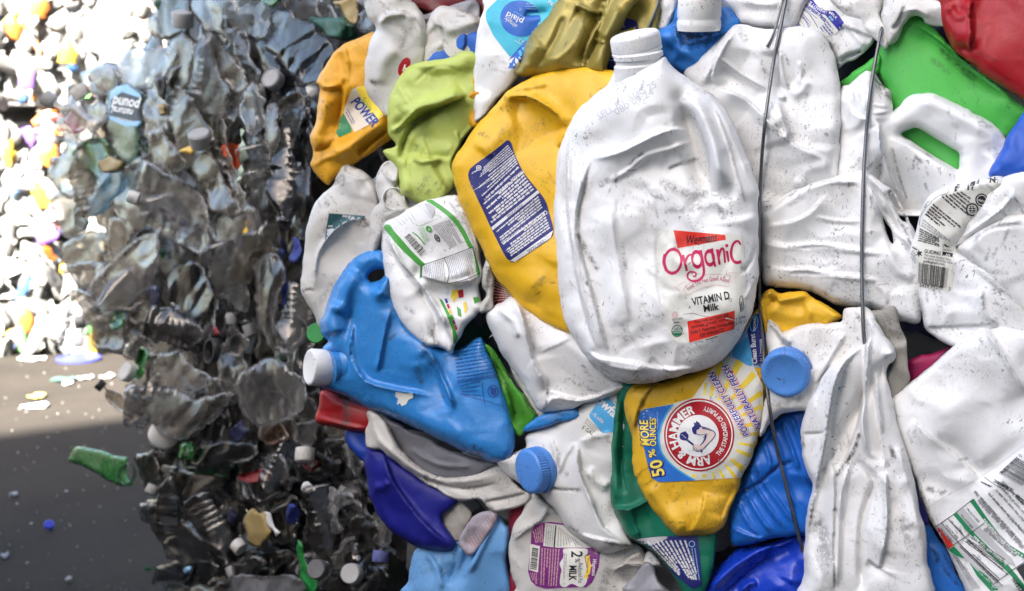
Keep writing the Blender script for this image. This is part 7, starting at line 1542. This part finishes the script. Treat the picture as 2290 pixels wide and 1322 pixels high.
l.poly([(388, 850), (495, 868), (492, 902), (385, 884)], 'black', 1); l.text('JUG', 420, 888, 28, 9, 'cream', 2, bold=.02); l.stroke([(392, 770), (388, 850), (495, 868), (500, 826)], 5, 'black', 1, sm=False); l.text('PLASTIC', 400, 838, 24, 9, 'black', 1, bold=.02); l.poly([(402, 762), (440, 790), (470, 800), (435, 802), (405, 790)], 'black', 1)
l.text('GUIDING STARS', 186, 862, 56, 9, 'black', 1, to=310, bold=.02); l.text('The more Guiding Stars,', 184, 898, 40, 10, 'black', 1, to=300); l.text('the more nutritional value.', 180, 928, 40, 10, 'black', 1, to=318); l.text('guidingstars.com', 176, 962, 38, 9, 'black', 1, to=230, bold=.012)
l.poly([(100, 850), (125, 858), (115, 820), (140, 850), (172, 850), (150, 870), (170, 900), (138, 885), (130, 915), (120, 885), (100, 890), (115, 870)], 'black', 1); l.stroke([(55, 800), (110, 830)], 12, 'black', 1)
l.bars((132, 968), (455, 1030), (120, 1190), (430, 1250), 32, 'black', 1); l.text('5439 99299', 128, 1228, 56, 8, 'black', 1.5, to=255); l.text('2', 445, 1262, 50, 8, 'black', 1.5)
l.rows((60, 830), (20, 900), (105, 880), (90, 1000), 3, 'grey', 1, .5); l.rows((175, 400), (240, 300), (205, 330), (240, 290), 2, 'grey', 1, .5)
for q in ([(500, 1040), (480, 1060), (510, 1090), (495, 1110)], [(440, 1230), (470, 1205), (500, 1210)], [(420, 1240), (480, 1240)]): l.stroke(q, 11, 'tan', 1.5, 5)
l.build()

# ---- motor oil label
l = Label(w28, (2040, 1000, 4.104), 'back_label')
l.stroke([(140, 560), (330, 440), (600, 290), (760, 180), (1060, -40)], 3, 'mid', .5)
l.bars((795, 240), (955, 88), (1000, 355), (1170, 215), 30, 'black', 1); l.text('0 74161 00096', 985, 62, 50, 138, 'black', 1, to=250); l.stroke([(662, 275), (780, 355), (900, 405), (1040, 500)], 5, 'black', 1)
l.text('LBL 23096C-01 C', 930, 385, 40, 208, 'black', 1, to=200, bold=.015); l.text('P010003-02', 890, 372 - 6, 34, 208, 'black', 1, to=140, bold=.012)
for s, x, y, sz, to, bo in (('return used oil to an oil collection center. Visit', 1010, 870, 44, 640, .012), ('recycling to find the center nearest you.', 1045, 790, 42, 510, .012), ('Product may cause eye, skin or', 1060, 700, 40, 430, .0), ('with used motor oil has caused skin', 1080, 650, 40, 430, .0), ('Wash skin thoroughly. Empty container', 1100, 600, 40, 400, .0), ('FROM CHILDREN', 1085, 560, 48, 180, .02)):
    l.text(s, x, y, sz, 228, 'black', 1, to=to, bold=bo)
l.rows((1000, 930), (1030, 900), (590, 470), (600, 460), 1, 'grey', 1, .9); l.rows((620, 310), (660, 330), (720, 370), (740, 360), 2, 'black', 1, .5)
l.poly([(530, 492), (568, 470), (690, 650), (800, 795), (900, 895), (1060, 990), (1060, 1045), (850, 905), (700, 725)], 'oilgreen', 1); l.poly([(378, 612), (412, 594), (560, 768), (720, 928), (870, 1060), (965, 1170), (1060, 1300), (1010, 1300), (900, 1160), (700, 965), (535, 795)], 'oilgreen', 1)
l.poly([(412, 594), (470, 550), (612, 722), (560, 762)], 'mid', 1); l.poly([(232, 712), (276, 690), (425, 868), (388, 893)], 'mid', 1); l.poly([(570, 768), (622, 728), (870, 975), (905, 1000), (950, 1085), (870, 1050)], 'mid', 1); l.poly([(390, 895), (430, 872), (640, 1080), (830, 1250), (760, 1280), (560, 1080)], 'mid', 1); l.poly([(950, 1100), (1060, 1030), (1060, 1270)], 'black', 1)
l.poly([(200, 740), (236, 718), (386, 892), (338, 932)], 'red', 1); l.poly([(340, 940), (386, 898), (490, 1012), (400, 985)], 'oilgreen', 1); l.poly([(530, 1050), (690, 1170), (790, 1290), (720, 1300), (600, 1170)], 'oilgreen', 1)
for q in ([(200, 740), (380, 615), (565, 472)], [(385, 890), (530, 790), (675, 680)], [(735, 1250), (870, 1150), (930, 1105), (1060, 1020)], [(275, 690), (430, 870), (640, 1080), (830, 1255)], [(335, 655), (490, 820), (700, 1010), (880, 1160)], [(200, 740), (340, 935)]): l.stroke(q, 6, 'black', 1.6, sm=False)
for s, x, y in (('250K mi./10 Year', 625, 690, ), ('350K mi./15 Year', 570, 745), ('150K mi./5 Year', 478, 800), ('250K mi./10 Year', 432, 838), ('350K mi./15 Year', 385, 872)): l.text(s, x - 4, y - 14, 28, 228, 'black', 2, to=165, bold=.012)
l.text("IT'S LIQUID ENGINEERING", 1050, 1005, 44, 222, 'white', 2, to=470, bold=.025, path=[(1055, 1010), (900, 905), (800, 805), (665, 650)]); l.text('For Vehicles with +75K Miles', 0, 0, 40, 0, 'white', 2, bold=.02, path=[(875, 1050), (720, 935), (575, 805)])
l.text('Engine', 296, 880, 34, 228, 'white', 2, bold=.02); l.text('Warranty', 330, 890, 36, 228, 'white', 2, to=150, bold=.02)
l.rows((880, 880), (960, 1010), (690, 690), (640, 740), 3, 'grey', 2, .5); l.rows((850, 1010), (830, 1120), (540, 810), (470, 850), 5, 'black', 2, .5); l.rows((800, 1180), (780, 1240), (460, 870), (430, 900), 3, 'black', 2, .5)
l.text('MACLEAN', 0, 0, 60, 0, 'black', 2, bold=.02, path=[(1060, 1340), (940, 1180)]); l.rows((420, 1000), (360, 960), (640, 1290), (560, 1290), 4, 'grey', 1, .5)
l.build()

# ---- cyan label with the blue circle
l = Label(w9, (1050, 0, 8.812), 'front_label')
l.poly([(580, -30), (440, 100), (340, 210), (318, 300), (330, 400), (470, 700), (620, 900), (790, 1110), (1000, 1100), (1300, 700), (1700, 300), (1900, -30)], 'cyan', 0); l.ell(1000, 370, 395, 355, 'royal', 1, ang=10, n=48)
l.text('plaid', 1075, 395, 170, 207, 'white', 2, to=355, bold=.01); l.text('simply', 950, 510, 120, 218, 'white', 2, to=290, shear=.3); l.stroke([(1080, 350), (870, 230)], 7, 'sky', 2); l.text('A', 1040, 180, 90, 207, 'sky', 2); l.rows((1250, 60), (1330, 210), (1120, 60), (1080, 200), 3, 'sky', 2, .4)
l.text('OU', 1680, 90, 90, 215, 'white', 2, bold=.02); l.text('A 3', 1075, 810, 70, 207, 'white', 2); l.stroke([(890, 800), (1020, 880)], 8, 'white', 2)
l.poly([(1140, 760), (1100, 960), (1060, 1180), (950, 1340), (690, 1340), (800, 1140), (900, 1020)], 'royal', 1); l.poly([(830, 1150), (900, 1130), (985, 1240), (960, 1330), (900, 1330), (920, 1250), (850, 1200), (760, 1330), (700, 1330), (770, 1200)], 'white', 2, True)
l.build()
# ---- navy label on the shaded gold bottle
l = Label(gold2, (1320, 0, 8.8125), 'front_label')
l.poly([(640, 360), (760, 370), (900, 420), (960, 560), (1010, 740), (700, 920), (470, 1010), (480, 1340), (330, 1340), (240, 900), (420, 560)], 'navy', 0, True); l.text('UMR', 512, 566, 90, -5, 'grey', 1, bold=.02); l.text('TH', 570, 478, 46, -4, 'grey', 1)
l.poly([(420, 660), (885, 528), (888, 592), (420, 684)], 'yellow', 1); l.text('PERFORMANCE', 505, 650, 60, -14, 'navy', 2, to=360, bold=.03); l.poly([(370, 785), (592, 770), (606, 900), (450, 1000), (358, 1032)], 'red', 1); l.stroke([(400, 1020), (400, 890), (520, 900), (520, 820)], 22, 'mid', 2, sm=False)
l.poly([(700, 712), (946, 700), (940, 770), (700, 832)], 'usda', 1); l.stroke([(720, 760), (800, 780), (760, 820)], 16, 'white', 2); l.stroke([(800, 800), (860, 750), (900, 770)], 16, 'white', 2); l.text('FL', 366, 1135, 96, -4, 'yellow', 1, bold=.02); l.rows((365, 1170), (365, 1200), (470, 1165), (470, 1190), 1, 'sky', 1, .8); l.rows((440, 705), (440, 725), (590, 690), (590, 710), 1, 'grey', 1, .6)
l.build()
# ---- nutrition label between the wires
l = Label(w13, (1770, 0, 13.22), 'back_label', lift=1.5)
l.poly([(400, -20), (640, -20), (900, 280), (1280, 320), (1550, 670), (1400, 910), (1290, 1010), (1100, 1050), (870, 1060), (-40, 1060), (30, 820), (250, 430)], 'cream', 0); l.poly([(430, -20), (620, -20), (790, 210), (900, 270), (1010, 315), (1280, 325), (1420, 480), (1550, 670), (1400, 915), (1000, 440), (830, 380), (640, 210)], 'violet', 1)
l.text('Nutrition Facts', 0, 0, 175, 0, 'violet', 1, bold=.03, path=[(365, 160), (520, 280), (680, 390), (830, 500), (990, 660)]); l.text('1% LOWFAT MILK', 0, 0, 110, 0, 'white', 2, bold=.015, path=[(480, 40), (700, 250), (960, 390), (1150, 420), (1320, 580)]); l.rows((1080, 430), (1160, 540), (1160, 450), (1350, 800), 1, 'sky', 2, .6)
for q in ([(320, 290), (470, 360), (640, 560), (790, 820)], [(255, 470), (400, 580), (500, 760), (570, 890)], [(210, 555), (340, 690), (420, 840)]): l.stroke(q, 16 if q[0][0] < 321 and q[0][0] > 250 else 8, 'violet', 1)
l.rows((350, 190), (330, 260), (760, 490), (840, 750), 2, 'violet', 1, .5); l.rows((310, 350), (270, 430), (640, 700), (610, 880), 2, 'violet', 1, .5); l.rows((1080, 610), (830, 830), (1220, 790), (900, 950), 4, 'violet', 1, .5); l.rows((1150, 850), (980, 900), (1260, 980), (1120, 1040), 2, 'violet', 1, .5); l.rows((190, 600), (150, 740), (350, 820), (250, 850), 2, 'violet', 1, .5)
l.build()
# ---- lowfat label on the milky jug
l = Label(trn, KT, 'front_label')
l.poly([(812, 138), (868, 205), (890, 262), (856, 372), (800, 378), (755, 392), (700, 398), (668, 350), (720, 262), (765, 200)], 'cream', 0); l.poly([(812, 138), (868, 205), (890, 262), (858, 368), (800, 378), (722, 285), (720, 262), (765, 200)], 'lblue', 1)
l.text('lowfat', 742, 172, 78, 43, 'white', 2, to=190, bold=.03); l.text('- 1% milkfat', 728, 262, 30, 40, 'white', 2, to=90, bold=.01); l.rows((705, 285), (690, 320), (810, 375), (760, 385), 3, 'grey', 1.5, .5); l.text('E GAL', 672, 348, 34, 34, 'black', 1.5, to=80)
l.build()
# ---- worn navy label on the dark green bottle
l = Label(dkg, KD, 'back_label')
l.poly([(120, 1095), (200, 1082), (300, 1078), (412, 1080), (422, 1180), (432, 1292), (392, 1312), (320, 1255), (250, 1190)], 'navy', 0); l.rows((180, 1100), (365, 1095), (330, 1250), (425, 1280), 9, 'white', 1, .42); l.rows((380, 1130), (405, 1130), (400, 1270), (425, 1270), 2, 'sky', 1, .35, short=.7); l.ell(386, 1112, 14, 14, 'sky', 1, inner=.75); l.poly([(140, 1098), (200, 1085), (280, 1080), (260, 1098), (200, 1120), (170, 1125)], 'mid', 1, True)
l.build()
# ---- dark green panel on the dirty white jug
l = Label(w38, K7, 'back_label')
l.poly([(252, 376), (488, 392), (480, 412), (420, 418), (360, 440), (300, 480), (250, 540), (224, 550), (236, 470)], 'teal', 0); l.rows((320, 388), (400, 415), (478, 400), (440, 415), 2, 'mid', 1, .4); l.poly([(240, 480), (300, 472), (255, 520), (234, 530)], 'mid', 1); l.rows((250, 448), (245, 470), (310, 452), (300, 470), 1, 'mid', 1, .6)
l.build()
# ---- torn label in the orange jug
l = Label(orj, K6, 'front_label')
l.poly([(400, 592), (455, 565), (500, 600), (560, 690), (612, 760), (540, 800), (420, 868), (380, 800), (345, 738)], 'tan', 0); l.poly([(430, 580), (500, 560), (600, 720), (612, 760), (560, 790), (480, 680)], 'yellow', 1); l.text('POWER', 392, 672, 92, 49, 'blueprint', 2, to=215, shear=.15, bold=.03); l.text('Stain', 462, 655, 44, 52, 'green', 2, to=90); l.rows((375, 705), (360, 745), (450, 850), (420, 855), 2, 'navy', 2, .3); l.poly([(320, 790), (345, 745), (395, 830), (400, 865), (320, 900), (300, 870)], 'usda', 0)
l.build()
# ---- tone on tone print on the sky blue jug, small marks elsewhere
l = Label(bjug, K8, 'back_label')
l.rows((770, 150), (790, 330), (940, 120), (985, 300), 11, 'blueprint', 1, .34); l.rows((800, 340), (810, 390), (890, 310), (900, 400), 4, 'blueprint', 1, .35)
for q in ([(790, 330), (985, 300)], [(900, 320), (915, 430)], [(1005, 440), (900, 410), (800, 380)], [(985, 300), (1005, 455)]): l.stroke(q, 2.5, 'blueprint', 1, sm=False)
l.ell(955, 370, 26, 30, 'blueprint', 1, inner=.85); l.poly([(940, 350), (970, 356), (965, 390), (945, 385)], 'blueprint', 1)
l.poly([(500, 372), (545, 380), (580, 378), (584, 400), (560, 410), (548, 432), (528, 440), (520, 425), (505, 435), (512, 405), (498, 395)], 'cream', 1)
l.build()
l = Label(w4, K6, 'oval_label'); l.ell(745, 438, 34, 64, 'dkred', 0, ang=24); l.text('H', 730, 462, 62, 20, 'white', 1, bold=.03); l.build()
l = Label(rl, K7, 'front_label'); l.rows((1330, 700), (1340, 960), (1440, 860), (1480, 930), 12, 'cream', 0, .3); l.poly([(1320, 690), (1400, 760), (1420, 820), (1380, 830), (1330, 760)], 'cream', .5, True); l.build()
l = Label(rol, K8, 'front_label'); l.rows((830, 1090), (960, 950), (860, 1140), (980, 980), 12, 'pink', 0, .3); l.rows((850, 1040), (930, 950), (890, 1090), (970, 990), 8, 'grey', .6, .25); l.build()
l = Label(hp, (0, 0, 2.643), 'front_label', grid=4.0, lift=4.0)
l.poly([(660, 520), (750, 500), (830, 560), (830, 745), (740, 745), (636, 700), (650, 590)], 'sky', 0); l.poly([(655, 590), (720, 545), (830, 580), (830, 715), (740, 715), (645, 680)], 'black', 1); l.text('pound', 830, 600, 88, 190, 'white', 2, to=165, bold=.03, shear=.2); l.text('natural', 790, 650, 60, 190, 'white', 2, to=130, bold=.02, shear=.2); l.rows((690, 690), (690, 705), (780, 712), (780, 722), 1, 'mid', 2, .7)
l.build()
print('objects', len(bpy.data.objects), 'verts', sum(len(m.vertices) for m in bpy.data.meshes))
